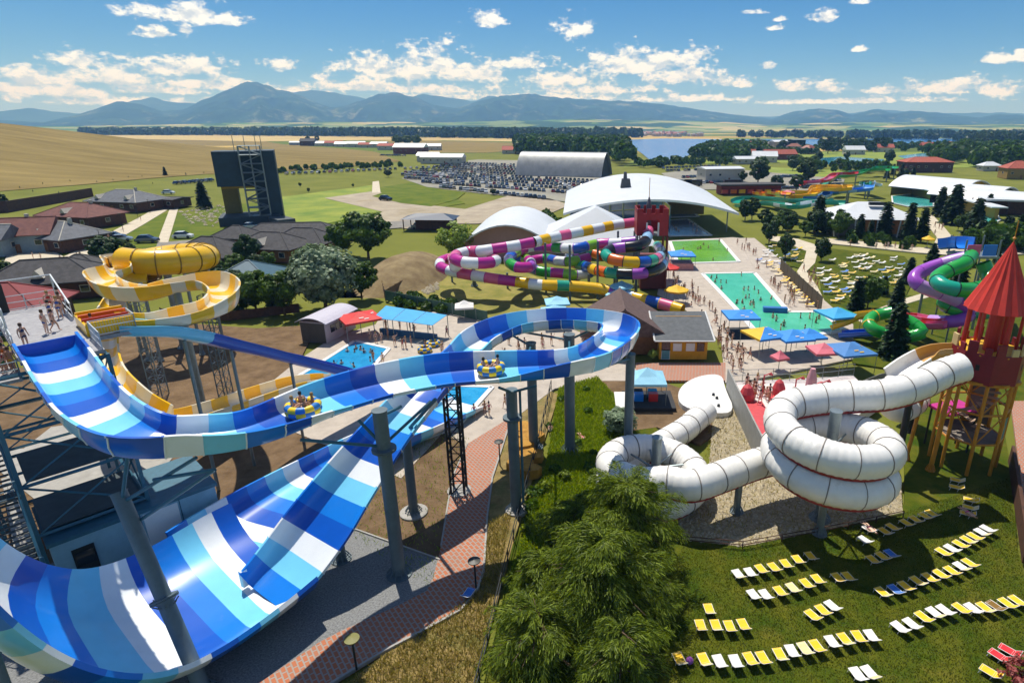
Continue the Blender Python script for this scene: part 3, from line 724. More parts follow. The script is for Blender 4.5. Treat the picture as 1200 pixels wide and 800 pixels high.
# ------------------------------------------------------------------ big blue and white slide
def frp(name, c, rough=0.28): return mat(name, c, rough=rough, var=0.05, scale=0.6, coat=0.25, dirt=('#8f8c84', 0.9, 0.62, 0.25))
S_WHITE = frp('slide_white', '#dfe4e6'); S_CYAN = frp('slide_light_blue', '#72c6e6'); S_BLUE = frp('slide_blue', '#0a74d2'); S_NAVY = frp('slide_dark_blue', '#0552b6')
S_YEL = frp('slide_yellow', '#ebb906'); S_CREAM = frp('slide_cream', '#ddd6bf'); S_ORANGE = frp('slide_orange', '#e06a14')
BLUES = [S_WHITE, S_CYAN, S_BLUE, S_NAVY]
STEEL = mat('galvanised_steel', '#7e8a8e', rough=0.45, metal=0.6, var=0.12, scale=2.0, dirt=('#5b5f60', 1.2, 0.56, 0.5))
TEALST = mat('teal_painted_steel', '#2d5f73', rough=0.5, var=0.15, scale=2.0, dirt=('#3e3f3a', 1.2, 0.6, 0.5))
GREYST = mat('grey_painted_steel', '#55666e', rough=0.5, var=0.12, scale=1.5, dirt=('#3a3f42', 0.8, 0.56, 0.5))
DARKST = mat('dark_steel', '#23282b', rough=0.55, metal=0.3)
WHITEST = mat('white_steel', '#c9cfd2', rough=0.45, metal=0.2)
RUST = mat('rusty_red_steel', '#6a2a26', rough=0.6)

blue = thing('water_slide', 'giant blue and white striped raft slide looping over the deck to a curved wall', 'water slide', G(430, 640))
def Gp(px, py, z, *rest): p = G(px, py, z); return (p.x, p.y, z) + rest
W0 = 1.45
track = [Gp(58, 412, 15.5, W0, 0, 1.0, 1.0), Gp(72, 433, 15.1, W0, 0, 1.1, 1.1), Gp(90, 460, 14.6, W0, 0, 1.1, 1.1), Gp(121, 494, 14.1, W0, -4, .95, 1.3), Gp(168, 519, 13.6, W0, -5, .9, 1.45), Gp(228, 520, 13.2, W0, -5, .9, 1.45), Gp(300, 509, 12.9, W0, -4, .9, 1.0), Gp(385, 475, 12.7, 1.5, -5, 1.05, .45), Gp(450, 456, 12.6, 1.5, -5, 1.15, .4),
         Gp(520, 443, 12.5, 1.5, -5, 1.2, .4), Gp(590, 438, 12.4, 1.5, -4, 1.1, .5), Gp(655, 434, 12.3, W0, -3, 1.0, 1.25), Gp(694, 425, 12.1, W0, -6, .95, 1.45), Gp(720, 406, 11.9, W0, -9, .9, 1.55), Gp(723, 393, 11.7, W0, -9, .9, 1.6), Gp(702, 386, 11.6, W0, -9, .9, 1.6), Gp(657, 383, 11.4, W0, -9, .9, 1.6), Gp(605, 389, 11.2, W0, -9, .9, 1.6), Gp(568, 404, 11.0, W0, -6, .9, 1.5), Gp(546, 423, 10.5, W0, -4, 1.0, 1.2), (-10.9, 45.0, 9.8, W0, 0, 1.1, 1.1)]
TS, TT, TSIDE, TUP = open_slide(blue, track, W0, 1.3, 1.3, 1.56, BLUES, phase=2, step=0.39, seam=S_WHITE)
# the steep chute down to the wall, then the wall itself
chute = [(-10.9, 45.0, 9.8, W0, 0, 1.1, 1.1), (-12.3, 42.4, 8.9, 1.6, 0, .7, 1.2), (-14.2, 39.2, 7.1, 1.8, 0, .5, 1.3), (-15.9, 36.3, 5.1, 2.1, 0, .45, 1.4), (-17.3, 34.0, 3.3, 2.4, 0, .45, 1.4), (-18.6, 32.1, 1.75, 2.35, 0, .5, 1.4), (-19.7, 30.5, 1.0, 2.0, 0, .5, 1.3)]
open_slide(blue, chute, 2.0, 1.5, 1.5, 1.48, BLUES, last=2, step=0.37, name='chute_segment', seam=S_WHITE)
runout = [(-24.9, 33.7, .58, 3.6, 0, 2.2, .03), (-24.3, 35.6, .62, 3.6, 0, 2.1, .03), (-23.3, 38.6, .80, 3.4, 0, 1.8, .05), (-21.5, 43.2, 0.92, 2.9, 0, 1.5, .5), (-19.2, 48.8, 0.75, 2.5, 0, 1.2, 1.4), (-16.2, 53.8, 0.5, 2.4, 0, 1.0, 1.1), (-13.5, 58.2, 0.25, 2.3, 0, .6, .8), (-12.2, 60.6, 0.12, 2.3, 0, .4, .5)]
open_slide(blue, runout, 2.5, 1.5, 1.5, 1.56, [S_BLUE, S_CYAN, S_WHITE, S_NAVY], phase=0, step=0.39, name='runout_segment')
def big_wall():
    far = [(-25.7, 38.0, 2.95), (-26.6, 36.4, 3.0), (-27.6, 34.2, 3.0), (-28.6, 32.3, 3.05), (-29.5, 30.9, 3.3), (-30.2, 29.8, 3.9), (-30.7, 28.9, 4.9), (-31.05, 28.1, 6.2), (-31.25, 27.4, 7.7), (-31.4, 26.9, 9.3), (-31.5, 26.5, 11.0)]
    near = [(-16.2, 30.3, 2.95), (-17.05, 28.6, 2.85), (-18.1, 26.9, 2.7), (-19.2, 25.3, 2.65), (-20.3, 23.9, 2.85), (-21.3, 22.9, 3.4), (-22.3, 22.1, 4.4), (-23.2, 21.5, 5.7), (-24.0, 21.1, 7.2), (-24.7, 20.8, 9.0), (-25.2, 20.6, 10.8)]
    n = len(far); d = [2.17, 2.08, 1.95, 1.9, 1.85, 1.8, 1.7, 1.6, 1.5, 1.4, 1.3]
    rows = [far[i] + near[i] + (d[i],) for i in range(n)]
    Fs, _ = spline([r[:3] + r[3:] for r in rows], 0.35)
    # normals along travel for pushing the floor away from the lips
    mid = (Fs[:, :3] + Fs[:, 3:6]) / 2; T = np.gradient(mid, axis=0); T /= np.linalg.norm(T, axis=1)[:, None]
    acr = Fs[:, 3:6] - Fs[:, :3]; acr /= np.linalg.norm(acr, axis=1)[:, None]
    nrm = np.cross(acr, T); nrm *= np.sign(nrm[:, 2:3] + 1e-6); nrm /= np.linalg.norm(nrm, axis=1)[:, None]
    ss = np.array([-1, -.985, -.95, -.88, -.78, -.62, -.4, -.15, .15, .4, .62, .78, .88, .95, .985, 1]); k = len(ss)
    dip = 1 - np.abs(ss) ** 5
    inner = mid[:, None, :] + (Fs[:, None, 3:6] - mid[:, None, :]) * ss[None, :, None] - nrm[:, None, :] * (dip[None, :, None] * Fs[:, None, 6:7])
    outer = inner[:, ::-1] - nrm[:, None, :] * 0.22 + (acr[:, None, :] * np.sign(ss[::-1])[None, :, None]) * 0.16
    ring = np.concatenate([inner, outer], 1); K = 2 * k
    # two flanges along the lips
    nper = 4; i = 0; idx = 0
    while i < len(ring) - 1:
        j = min(i + nper, len(ring) - 1); mb = MB(); vs = []
        for r in range(i, j + 1): vs.extend(map(tuple, ring[r]))
        fs = [(r * K + a, r * K + (a + 1) % K, (r + 1) * K + (a + 1) % K, (r + 1) * K + a) for r in range(j - i) for a in range(K)]
        mb.add(vs, fs); o = part('wall_panel', mb, BLUES[(idx + 3) % 4], blue); auto_smooth(o, 50); i = j; idx += 1
    return ring
WALLRING = big_wall()
eb = MB(); eb.box((-21.6, 31.6, 1.7), (0.3, .4, 1.2), rad(-30)); part('divider_end', eb, S_WHITE, blue, label='white end of the dividing wall between chute and run-out')
# starting lip board
sb_ = MB(); A = TS[0, :3] - TSIDE[0] * 1.5; B = TS[0, :3] + TSIDE[0] * 1.5; sb_.wall([(A[0], A[1]), (B[0], B[1])], 15.0, 16.25, 0.12); part('start_board', sb_, S_NAVY, blue)

# supports of the blue slide: each pole a part of the slide
def pole(parent, base, top, r, flange=None, cap=True, gusset=True, m=None, name='support_pole'):
    mb = MB(); base = Vector(base); top = Vector(top); m = m or GREYST
    mb.tube(base, top, r, 20)
    ax = (top - base).normalized()
    if cap: mb.tube(top, top + ax * 0.05, r * 1.12, 20)
    if flange is not None:
        f = base + ax * flange
        mb.tube(f - ax * 0.07, f, r * 1.75, 20); mb.tube(f + ax * .03, f + ax * 0.10, r * 1.75, 20)
        for i in range(12):
            t = 2 * math.pi * i / 12; q = Vector((math.cos(t), math.sin(t), 0)) * r
            mb.tube(f + q * 0.98 - ax * 0.3, f + q * 1.6 - ax * 0.06, 0.035, 4)
    if gusset:
        mb.tube(base, base + Vector((0, 0, 0.09)), r * 2.0, 20)
        for i in range(12):
            t = 2 * math.pi * i / 12; q = Vector((math.cos(t), math.sin(t), 0)) * r
            mb.tube(base + q * 1.9 + Vector((0, 0, .1)), base + q * 1.0 + Vector((0, 0, .6)), 0.04, 4)
    o = part(name, mb, m, parent); auto_smooth(o, 40); return o
def footing(parent, base, r=1.0):
    mb = MB(); mb.lathe((base.x, base.y, 0), [(r, -0.2), (r, 0.08), (r * .9, 0.12)], 20); part('footing', mb, CONC, parent)
p1 = G(468, 672); pole(blue, p1, (p1.x, p1.y, 12.4), 0.44, flange=9.7)
p2 = G(485, 600); pole(blue, p2, (p2.x, p2.y, 7.3), 0.36); footing(blue, p2, 1.1)
p3 = G(605, 597); pole(blue, p3, (p3.x, p3.y, 10.5), 0.42, flange=8.2); footing(blue, p3, 0.9)
p4 = G(739, 415, 10.6); pole(blue, (p4.x, p4.y, 0), p4, 0.40)
p5 = G(622, 402, 10.6); pole(blue, (p5.x, p5.y, 0), p5, 0.45); p6 = G(667, 392, 11.6); pole(blue, (p6.x, p6.y, 0), p6, 0.48)
p7 = G(400, 655); pole(blue, p7, (p7.x, p7.y, 3.0), 0.36)
pl = G(240, 812); tl = G(139, 577, 10.5); pole(blue, pl, tl, 0.40, flange=5.6)
p8 = Vector((-23.4, 18.2, 0)); pole(blue, p8, (-25.3, 20.0, 7.5), 0.3)
def arms(a, *ends, r=0.1):
    for e in ends:
        mb = MB(); mb.tube(a, e, r, 8); part('bracket_arm', mb, TEALST, blue)
F1 = Vector((p1.x, p1.y, 9.9))
arms(F1, G(352, 515, 11.9), G(420, 492, 11.9)); arms(Vector((p1.x, p1.y, 12.0)), G(470, 476, 12.0)); arms(Vector((p1.x, p1.y, 10.0)), G(505, 470, 11.9))
P2 = Vector((p2.x, p2.y, 7.1)); arms(P2, Vector((-12.4, 42.0, 8.2)), Vector((-13.9, 39.4, 6.6)), G(510, 468, 11.8), r=.13)
C3 = Vector((p3.x, p3.y, 10.3)); arms(C3, G(585, 454, 12.0), G(628, 452, 11.8)); arms(C3 - Vector((-.6, 0, 9.6)), C3 + Vector((0.6, .3, 0)))
P5 = Vector(p5) - Vector((0, 0, .3)); P6 = Vector(p6) - Vector((0, 0, .5))
arms(P5, G(592, 388, 10.8), G(612, 436, 12)); arms(P6, G(698, 384, 11.2), G(668, 436, 11.9), G(606, 388, 10.9))
P4 = Vector(p4) - Vector((0, 0, .4)); arms(P4, G(736, 404, 11.5), G(706, 430, 11.6))
TL = Vector(tl); arms(TL - Vector((-.2, .2, .5)), G(150, 530, 13.2), G(230, 536, 12.8)); arms(G(180, 562, 11.5), G(252, 550, 12.2)); arms(TL - Vector((-.3, .2, 2)), G(252, 550, 12.2))
def lattice(parent, b, h, w, n, r=0.06, top=None, m=None, name='lattice_mast', r2=0.035):
    mb = MB(); b = Vector(b); top = Vector(top) if top is not None else b + Vector((0, 0, h))
    cs = [Vector((sx * w, sy * w, 0)) for sx, sy in ((-1, -1), (1, -1), (1, 1), (-1, 1))]
    for c in cs: mb.tube(b + c, top + c, r, 6)
    for k in range(n):
        f0, f1 = k / n, (k + 1) / n; a0 = b.lerp(top, f0); a1 = b.lerp(top, f1)
        for i in range(4):
            mb.tube(a0 + cs[i], a1 + cs[(i + 1) % 4], r2, 4, cap=False); mb.tube(a1 + cs[i], a1 + cs[(i + 1) % 4], r2, 4, cap=False)
    return part(name, mb, m or GREYST, parent)
lb = G(538, 575); lattice(blue, lb, 11.7, 0.55, 9, 0.1, m=DARKST, r2=0.05)
mb = MB(); mb.lathe((lb.x, lb.y, 0), [(1.0, -.1), (1.0, .1)], 16); part('footing', mb, CONC, blue)
for px, py, z in ((300, 580, 9.0),):
    q = G(px, py, 0)
# service ladder and struts under the first bend

# rafts on the slide
RAFTY = mat('raft_yellow', '#e8c41a', rough=0.4); RAFTB = mat('raft_blue', '#1e6fb8', rough=0.4); RAFTD = mat('raft_floor', '#1b3550', rough=0.6)
def raft(p, R, label, tilt=0):
    t = thing('raft', label, 'raft', p, 0, None)
    n, k = 24, 8
    for h, cols in ((0, (RAFTB, RAFTY)), (0.28, (RAFTY, RAFTB))):
        for seg in range(12):
                mb = MB(); q = seg % 2; vs = []
                for a in range(3):
                    u = 2 * math.pi * (seg * 2 + a) / n
                    for b in range(k):
                        w = 2 * math.pi * b / k
                        vs.append((p.x + math.cos(u) * (R - .25 + .25 * math.cos(w)), p.y + math.sin(u) * (R - .25 + .25 * math.cos(w)), p.z + .25 + h + .22 * math.sin(w)))
                mb.add(vs, [(a * k + b, a * k + (b + 1) % k, (a + 1) * k + (b + 1) % k, (a + 1) * k + b) for a in range(2) for b in range(k)])
                part('tube', mb, cols[q], t, smooth=True)
    mb = MB(); mb.lathe((p.x, p.y, p.z + .1), [(R - .3, 0), (R - .3, .12), (.1, .15)], 20); part('floor', mb, RAFTD, t)
    return t
def on_track(px, py):
    best = min(range(len(TS)), key=lambda i: (lambda q: (q[0] - px) ** 2 + (q[1] - py) ** 2)(project(TS[i, :3])))
    return Vector(TS[best, :3])
def project(p):
    d = Vector(p) - Vector((0, 0, CAM_H)); s, c = math.sin(TILT), math.cos(TILT); dep = d.y * c - d.z * s
    return (CXP + FPX * d.x / dep, CYP - FPX * (d.y * s + d.z * c) / dep, dep)
RAFT1 = on_track(360, 490) + Vector((0, 0, .12)); raft(RAFT1, 1.05, 'round yellow and blue raft with riders sliding on the long straight of the blue slide')
RAFT2 = on_track(573, 441) + Vector((0, 0, .12)); raft(RAFT2, 1.0, 'round yellow and blue raft with riders on the front of the blue loop')

# ------------------------------------------------------------------ start tower
E1 = Vector((0.68, 0.733, 0)); E2 = Vector((0.733, -0.68, 0)); UP = Vector((0, 0, 1))
PO = Vector((-34.9, 33.0, 0)); ZP = 15.4
def L3(a, b, z): return PO + E1 * a - E2 * b + UP * z          # a across, b away from the camera
def obox(mb, a0, a1, b0, b1, z0, z1):
    vs = [L3(a, b, z) for z in (z0, z1) for a, b in ((a0, b0), (a1, b0), (a1, b1), (a0, b1))]
    return mb.add(vs, [(0, 1, 2, 3), (7, 6, 5, 4), (4, 5, 1, 0), (5, 6, 2, 1), (6, 7, 3, 2), (7, 4, 0, 3)])
tower = thing('slide_tower', 'teal steel start tower with grey top deck, open stairs and a pale blue pump house', 'slide tower', L3(2.8, 4, 0))
mb = MB(); obox(mb, 1.5, 4.75, 1.7, 15.6, ZP - .25, ZP); obox(mb, 4.75, 5.6, -0.4, 15.6, ZP - .25, ZP); part('top_deck', mb, mat('grey_deck', '#85858a', col2='#a2a2a4', rough=0.8, scale=3, dirt=('#6a6a6c', 0.7, .55, .5)), tower)
mb = MB(); obox(mb, 5.6, 8.2, 3.0, 8.5, ZP - .3, ZP - .05); part('side_deck', mb, MATS['grey_deck'], tower)
fr = MB()
for a in (-0.35, 5.65):
    for b in (-0.45, 5.0, 10.3, 15.6):
        fr.tube(L3(a, b, 0), L3(a, b, ZP - .3), 0.16, 4)
for z in (4.2, 7.8, 11.4, ZP - .45):
    for b in (-0.45, 5.0, 10.3, 15.6): fr.tube(L3(-.35, b, z), L3(5.65, b, z), 0.13, 4)
    for a in (-.35, 5.65): fr.tube(L3(a, -.45, z), L3(a, 15.6, z), 0.13, 4)
for z0, z1 in ((4.2, 7.8), (7.8, 11.4), (11.4, 15)):
    for b in (-.45, 15.6): fr.tube(L3(-.35, b, z0), L3(5.65, b, z1), 0.07, 4); fr.tube(L3(5.65, b, z0), L3(-.35, b, z1), 0.07, 4)
    for b0, b1 in ((-.45, 5), (5, 10.3), (10.3, 15.6)):
        fr.tube(L3(5.65, b0, z0), L3(5.65, b1, z1), 0.07, 4); fr.tube(L3(5.65, b1, z0), L3(5.65, b0, z1), 0.06, 4)
part('steel_frame', fr, TEALST, tower)
for z in (4.3, 7.9):
    mb = MB(); obox(mb, 0.0, 5.4, -0.2, 4.6, z, z + .12); part('landing_floor', mb, mat('dark_floor', '#3d4a50', rough=0.8, var=.2, scale=1.2), tower)
# railings: posts, rails and mesh bars
def railing(parent, pts, h=1.1, m=None, n=4, bars=True, name='railing'):
    mb = MB()
    for a, b in zip(pts[:-1], pts[1:]):
        a = Vector(a); b = Vector(b); L_ = (b - a).length; k = max(1, int(L_ / 1.6))
        for i in range(k + 1):
            p = a.lerp(b, i / k); mb.tube(p, p + UP * h, 0.04, 5)
        for z in (h, h * .55, .12): mb.tube(a + UP * z, b + UP * z, 0.035, 5, cap=False)
        if bars:
            kk = int(L_ / 0.16)
            for i in range(kk + 1):
                p = a.lerp(b, i / kk); mb.tube(p + UP * .12, p + UP * h, 0.011, 3, cap=False)
    return part(name, mb, m or WHITEST, parent)
railing(tower, [L3(1.6, 3.0, ZP), L3(1.6, 15.5, ZP), L3(5.5, 15.5, ZP), L3(5.5, 9.2, ZP)], 1.15, bars=False)
railing(tower, [L3(5.5, -.3, ZP), L3(5.5, 3.0, ZP), L3(8.1, 3.0, ZP), L3(8.1, 5.0, ZP)], 1.15)
mb = MB()
for a, b in ((1.6, 15.5), (5.5, 15.5), (1.6, 5)): mb.tube(L3(a, b, ZP), L3(a, b, ZP + 2.4), 0.07, 6)
mb.tube(L3(1.6, 15.5, ZP + 2.4), L3(5.5, 15.5, ZP + 2.4), 0.06, 6); mb.tube(L3(1.6, 5, ZP + 2.4), L3(1.6, 15.5, ZP + 2.4), 0.06, 6); mb.tube(L3(5.5, 15.5, ZP + 2.4), L3(5.5, 9.2, ZP + 1.2), 0.06, 6)
part('deck_portal', mb, WHITEST, tower)
mb = MB(); obox(mb, 2.0, 2.5, 15.2, 15.5, ZP, ZP + 2.2); part('control_box', mb, DARKST, tower)
# stairs: two flights on the near side, treads one by one
def flight(parent, a0, a1, bt, bb, zt, zb, n):
    s = MB()
    for a in (a0, a1): s.tube(L3(a, bt, zt), L3(a, bb, zb), 0.1, 4); s.tube(L3(a, bt, zt + 1), L3(a, bb, zb + 1), 0.035, 5)
    part('stringer', s, TEALST, parent)
    me = None
    for i in range(n):
        f = (i + .5) / n; b = bt + (bb - bt) * f; z = zt + (zb - zt) * f
        mb = MB(); obox(mb, a0 + .08, a1 - .08, b - .13, b + .13, z - .02, z + .02); part('tread', mb, mat('grating', '#4a4f50', rough=0.7, metal=.3), parent)
flight(tower, -2.0, -.55, 2.0, -1.0, 11.4, 8.0, 14)
flight(tower, -2.0, -.55, -1.9, -4.6, 7.8, 4.2, 14)
flight(tower, -2.0, -.55, 2.0, 4.6, 11.6, 14.1, 11)
mb = MB(); obox(mb, -2.1, -.45, -2.0, -0.9, 7.8, 7.95); part('stair_landing', mb, MATS['grating'], tower)
mb = MB(); obox(mb, -2.1, -.45, 1.9, 3.4, 11.3, 11.42); part('stair_landing', mb, MATS['grating'], tower)
railing(tower, [L3(-2.1, -.9, 7.95), L3(-2.1, -2.0, 7.95)], 1.1, m=TEALST); railing(tower, [L3(-.5, -2.0, 7.95), L3(-2.1, -2.0, 7.95)], 1.1, m=TEALST)
mb = MB()
for a, b in ((-2.1, -1.0), (-2.1, -4.6), (-.5, -4.6), (-2.1, 3.4), (-2.1, 1.9)): mb.tube(L3(a, b, 0), L3(a, b, 11.3 if b > -3 else 5), 0.12, 4)
part('stair_posts', mb, TEALST, tower)
# queue terrace to the left
mb = MB(); obox(mb, -1.9, 1.42, 1.2, 10.5, 14.0, 14.2); part('queue_deck', mb, MATS['grey_deck'], tower)
railing(tower, [L3(1.4, 1.25, 14.2), L3(-1.9, 1.25, 14.2)], 1.1, bars=False, m=TEALST)
mb = MB()
for a in (-1.8,):
    for b in (1.3, 10.3): mb.tube(L3(a, b, 0), L3(a, b, 14.0), .14, 4)
part('queue_posts', mb, TEALST, tower)
# pump house under the tower
PUMP = mat('pump_house_blue', '#7fa9bd', rough=0.55, var=.08, dirt=('#5b6a70', .5, .6, .5))
pump = thing('pump_house', 'pale blue flat roofed pump house with dark door under the start tower', 'pump house', L3(3.2, -1.2, 0))
mb = MB(); obox(mb, 0.0, 9.6, -1.4, 4.4, 0, 3.7); part('wall', mb, PUMP, pump)
mb = MB(); obox(mb, -.15, 9.75, -1.55, 4.55, 3.7, 3.95); part('roof', mb, TEALST, pump)
mb = MB(); obox(mb, 0.9, 2.1, -1.46, -1.40, 0.1, 2.9); part('door', mb, DARKST, pump)
mb = MB(); obox(mb, 1.0, 2.0, -1.5, -1.46, 1.6, 2.6); part('window', mb, mat('dark_glass', '#16232c', rough=0.08, spec=.8), pump)
for a in (4.8, 7.2): 
    mb = MB(); obox(mb, a, a + .06, -1.44, -1.4, 0, 3.7); part('panel_joint', mb, TEALST, pump)
mb = MB(); obox(mb, 5.0, 7.1, -1.43, -1.4, .2, 3.5); part('cladding_panel', mb, S_WHITE, pump)
# concrete beam by the stairs
mb = MB(); a = G(18, 600); b = G(28, 640); mb.wall([(G(16, 575).x, G(16, 575).y), (G(34, 660).x, G(34, 660).y)], 0, 1.4, .9); single('retaining_wall', mb, CONC, 'low pale concrete wall beside the lower tower stairs', 'wall')
sheet('tower_slab', [(0, 528), (28, 525), (60, 500), (200, 480), (215, 520), (150, 600), (60, 600), (0, 552)], CONC, 0.0)

# ------------------------------------------------------------------ yellow slide
yel = thing('water_slide', 'yellow and white body slide with two open bends and a closed yellow coil', 'water slide', G(195, 425))
YC = [S_YEL, S_CREAM]
cc = G(191, 306, 12.2); cc.z = 0; cr_ = 5.0
def CP(a, z, *rest): return (cc.x + cr_ * math.cos(rad(a)), cc.y + cr_ * math.sin(rad(a)), z) + rest
yo = [Gp(134, 385, 15.3, 1.15, 0, .9, .9), Gp(180, 384, 14.9, 1.15, 0, .9, .9), Gp(225, 377, 14.5, 1.15, 5, 1.3, .9), Gp(255, 364, 14.1, 1.15, -8, .9, 1.6), Gp(262, 349, 13.8, 1.15, -10, .9, 1.8), Gp(243, 338, 13.6, 1.15, -8, .9, 1.7), Gp(205, 341, 13.4, 1.15, 0, 1.1, 1.1), Gp(170, 349, 13.2, 1.15, 8, 1.6, .9), Gp(138, 345, 13.0, 1.15, 12, 1.8, .9), Gp(124, 332, 12.8, 1.15, 12, 1.9, .9), Gp(142, 322, 12.6, 1.15, 6, 1.5, .9), CP(-140, 12.6, 1.2, 4, 1.3, 1.0), CP(-112, 12.5, 1.3, 0, 1.3, 1.3)]
open_slide(yel, yo, 1.15, .9, .9, 2.1, YC, phase=0, step=0.42)
yt = []
for i in range(27):
    t = rad(-108 + i * 15.2); yt.append((cc.x + cr_ * math.cos(t), cc.y + cr_ * math.sin(t), 13.3 - i * 0.1))
YRING = mat('slide_yellow_seam', '#8a6a10', rough=0.5)
closed_slide(yel, yt, 1.62, 2.2, [S_YEL], ring=1.05, ringmat=YRING, step=0.5, n=18)
yl = [tuple(yt[-1][:3]) + (1.2, 0, 1.2, 1.2), Gp(165, 331, 10.3, 1.15, 0, 1, 1), Gp(143, 352, 9.6, 1.15, 0, 1, 1), Gp(126, 384, 8.7, 1.15, 4, 1.2, .9), Gp(121, 418, 7.8, 1.15, 8, 1.5, .9), Gp(126, 448, 6.9, 1.15, 8, 1.6, .9), Gp(146, 471, 6.0, 1.15, 8, 1.5, .9)]
yb = [Gp(146, 471, 6.0, 1.15, 8, 1.5, .9), Gp(172, 490, 4.9, 1.15, 8, 1.5, .9), Gp(205, 500, 3.9, 1.15, 4, 1.4, .9), Gp(255, 486, 3.1, 1.15, 0, 1.2, .9), Gp(300, 470, 2.3, 1.15, 0, 1.2, .9), Gp(345, 455, 1.5, 1.15, 0, 1.1, .9), Gp(385, 447, .7, 1.15, 0, .8, .8), Gp(398, 443, .3, 1.15, 0, .5, .5)]
open_slide(yel, yl + yb[1:], 1.15, .9, .9, 2.0, YC, phase=1, step=0.42, name='lower_segment')
for px, py, zt, w in ((188, 462, 13.0, .6),):
    lattice(yel, G(px, py), zt, w, 12, 0.07, m=STEEL)
q = G(240, 484); pole(yel, q, (q.x, q.y, 13.4), .34, m=STEEL); 
for px, py, zt in ((270, 486, 13.2),):
    q = G(px, py); lattice(yel, q, zt, .5, 11, .06, m=GREYST)
for i in range(0, 26, 5):
    x, y, z = yt[i]; pole(yel, (x, y, 0), (x, y, z - 1.4), .2, m=STEEL, cap=False)
q = (cc.x, cc.y, 0); pole(yel, q, (cc.x, cc.y, 13.5), .35, m=STEEL)
mb = MB()
for i in range(0, 26, 4): mb.tube((cc.x, cc.y, 11.0), (yt[i][0], yt[i][1], yt[i][2] - 1.3), .12, 6)
part('bracket_arms', mb, STEEL, yel)
# start boxes of the yellow slide on the deck
bx = thing('start_box', 'yellow and red start tubs at the edge of the top deck', 'slide start', L3(6.8, 5.6, ZP))
for b0, m_ in ((3.3, S_YEL), (4.6, mat('tub_red', '#a8291c', rough=.4)), (5.9, S_ORANGE), (7.0, S_YEL)):
    mb = MB(); obox(mb, 5.4, 8.2, b0, b0 + .18, ZP, ZP + .95); part('tub_wall', mb, m_, bx)
mb = MB(); obox(mb, 5.35, 5.5, 3.3, 7.1, ZP, ZP + .8); part('tub_wall', mb, S_YEL, bx)
# ------------------------------------------------------------------ straight dark blue plunge slide
pl_ = thing('water_slide', 'straight dark blue plunge slide dropping from the start tower to the splash pool', 'water slide', G(430, 470))
pp = [Gp(143, 390, 15.0, .95, 0, .8, .8), Gp(180, 391, 14.6, .95, 0, .8, .8), Gp(215, 396, 13.6, .95, 0, .8, .8), Gp(270, 408, 11.3, .95, 0, .8, .8), Gp(340, 424, 8.0, .95, 0, .8, .8), Gp(420, 444, 4.0, .95, 0, .8, .8), Gp(452, 458, 1.6, .95, 0, .8, .8), Gp(470, 468, .3, .95, 0, .8, .8)]
open_slide(pl_, pp, .95, .8, .8, 6.0, [S_CYAN, S_NAVY, S_NAVY, S_NAVY, S_NAVY], phase=0, step=.6)
for px, py, z in ((258, 480, 11), (330, 470, 7.5)):
    q = G(px, py); 
for i in (2, 3, 4):
    x, y, z = pp[i][:3]; pole(pl_, (x, y, 0), (x, y, z - .2), .14, m=STEEL, cap=False, gusset=False)
# ------------------------------------------------------------------ white corrugated tube slides and their round tower
S_TUBE = mat('slide_tube_white', '#e2e1dc', rough=0.42, var=0.05, scale=0.8, coat=0.15, dirt=('#9b958a', 0.5, 0.57, 0.45))
S_SEAM = mat('slide_tube_seam', '#7d756e', rough=0.6); S_REDB = mat('slide_tube_red_cradle', '#8d1f22', rough=0.5)
wt = thing('water_slide', 'white corrugated tube slide coiling from the red castle tower to the round splash pad', 'water slide', G(960, 560))
cen = Vector((18.8, 40.2, 0)); RR = 3.85
wp = [Gp(1128, 430, 10.6), Gp(1106, 437, 10.2), Gp(1078, 450, 9.8), Gp(1040, 461, 9.4), Gp(1000, 464, 9.0), Gp(968, 466, 8.7)]
for i in range(1, 39):
    t = rad(100 + i * 18.6); wp.append((cen.x + RR * math.cos(t), cen.y + RR * math.sin(t), 8.5 - i * 0.125))
small = Vector((6.0, 43.4, 0)); sr = 3.55
wp += [Gp(893, 541, 3.75), Gp(850, 556, 3.65), Gp(812, 568, 3.6)]
for i in range(0, 23):
    t = rad(-80 - i * 24.0); wp.append((small.x + sr * math.cos(t), small.y + sr * math.sin(t), max(1.45, 3.55 - i * 0.14)))
wp += [Gp(798, 506, 1.4), Gp(814, 493, 1.35), Gp(828, 482, 1.3)]
TRR = 1.17
closed_slide(wt, wp, TRR, 2.1, [S_TUBE], ring=1.045, ringmat=S_SEAM, step=0.16, n=18, rib=0.03, ringw=.035)
def cradle(parent, pts, r, m, w=.5):
    S, L = spline(pts, .5); T, side, up = frames(S)
    pr = np.array([(-w, -r * .86), (w, -r * .86), (w, -r * 1.08), (-w, -r * 1.08)]); sweep_segments(parent, S, side, up, np.repeat(pr[None], len(S), 0), 12, [m], 'red_cradle', smooth=False)
cradle(wt, wp, TRR, S_REDB)
pole(wt, (cen.x, cen.y, 0), (cen.x, cen.y, 9.3), .42, m=STEEL); pole(wt, (small.x + .2, small.y, 0), (small.x + .2, small.y, 5.4), .40, m=STEEL)
for i in range(0, 8):
    t = rad(i * 45); mb = MB(); mb.tube((cen.x, cen.y, 6.2 if i % 2 else 4.6), (cen.x + math.cos(t) * (RR - 1.1), cen.y + math.sin(t) * (RR - 1.1), 6.4 if i % 2 else 4.4), .08, 6); part('bracket_arm', mb, STEEL, wt)
    mb = MB(); mb.tube((small.x, small.y, 2.6), (small.x + math.cos(t) * (sr - 1.1), small.y + math.sin(t) * (sr - 1.1), 2.9), .08, 6); part('bracket_arm', mb, STEEL, wt)
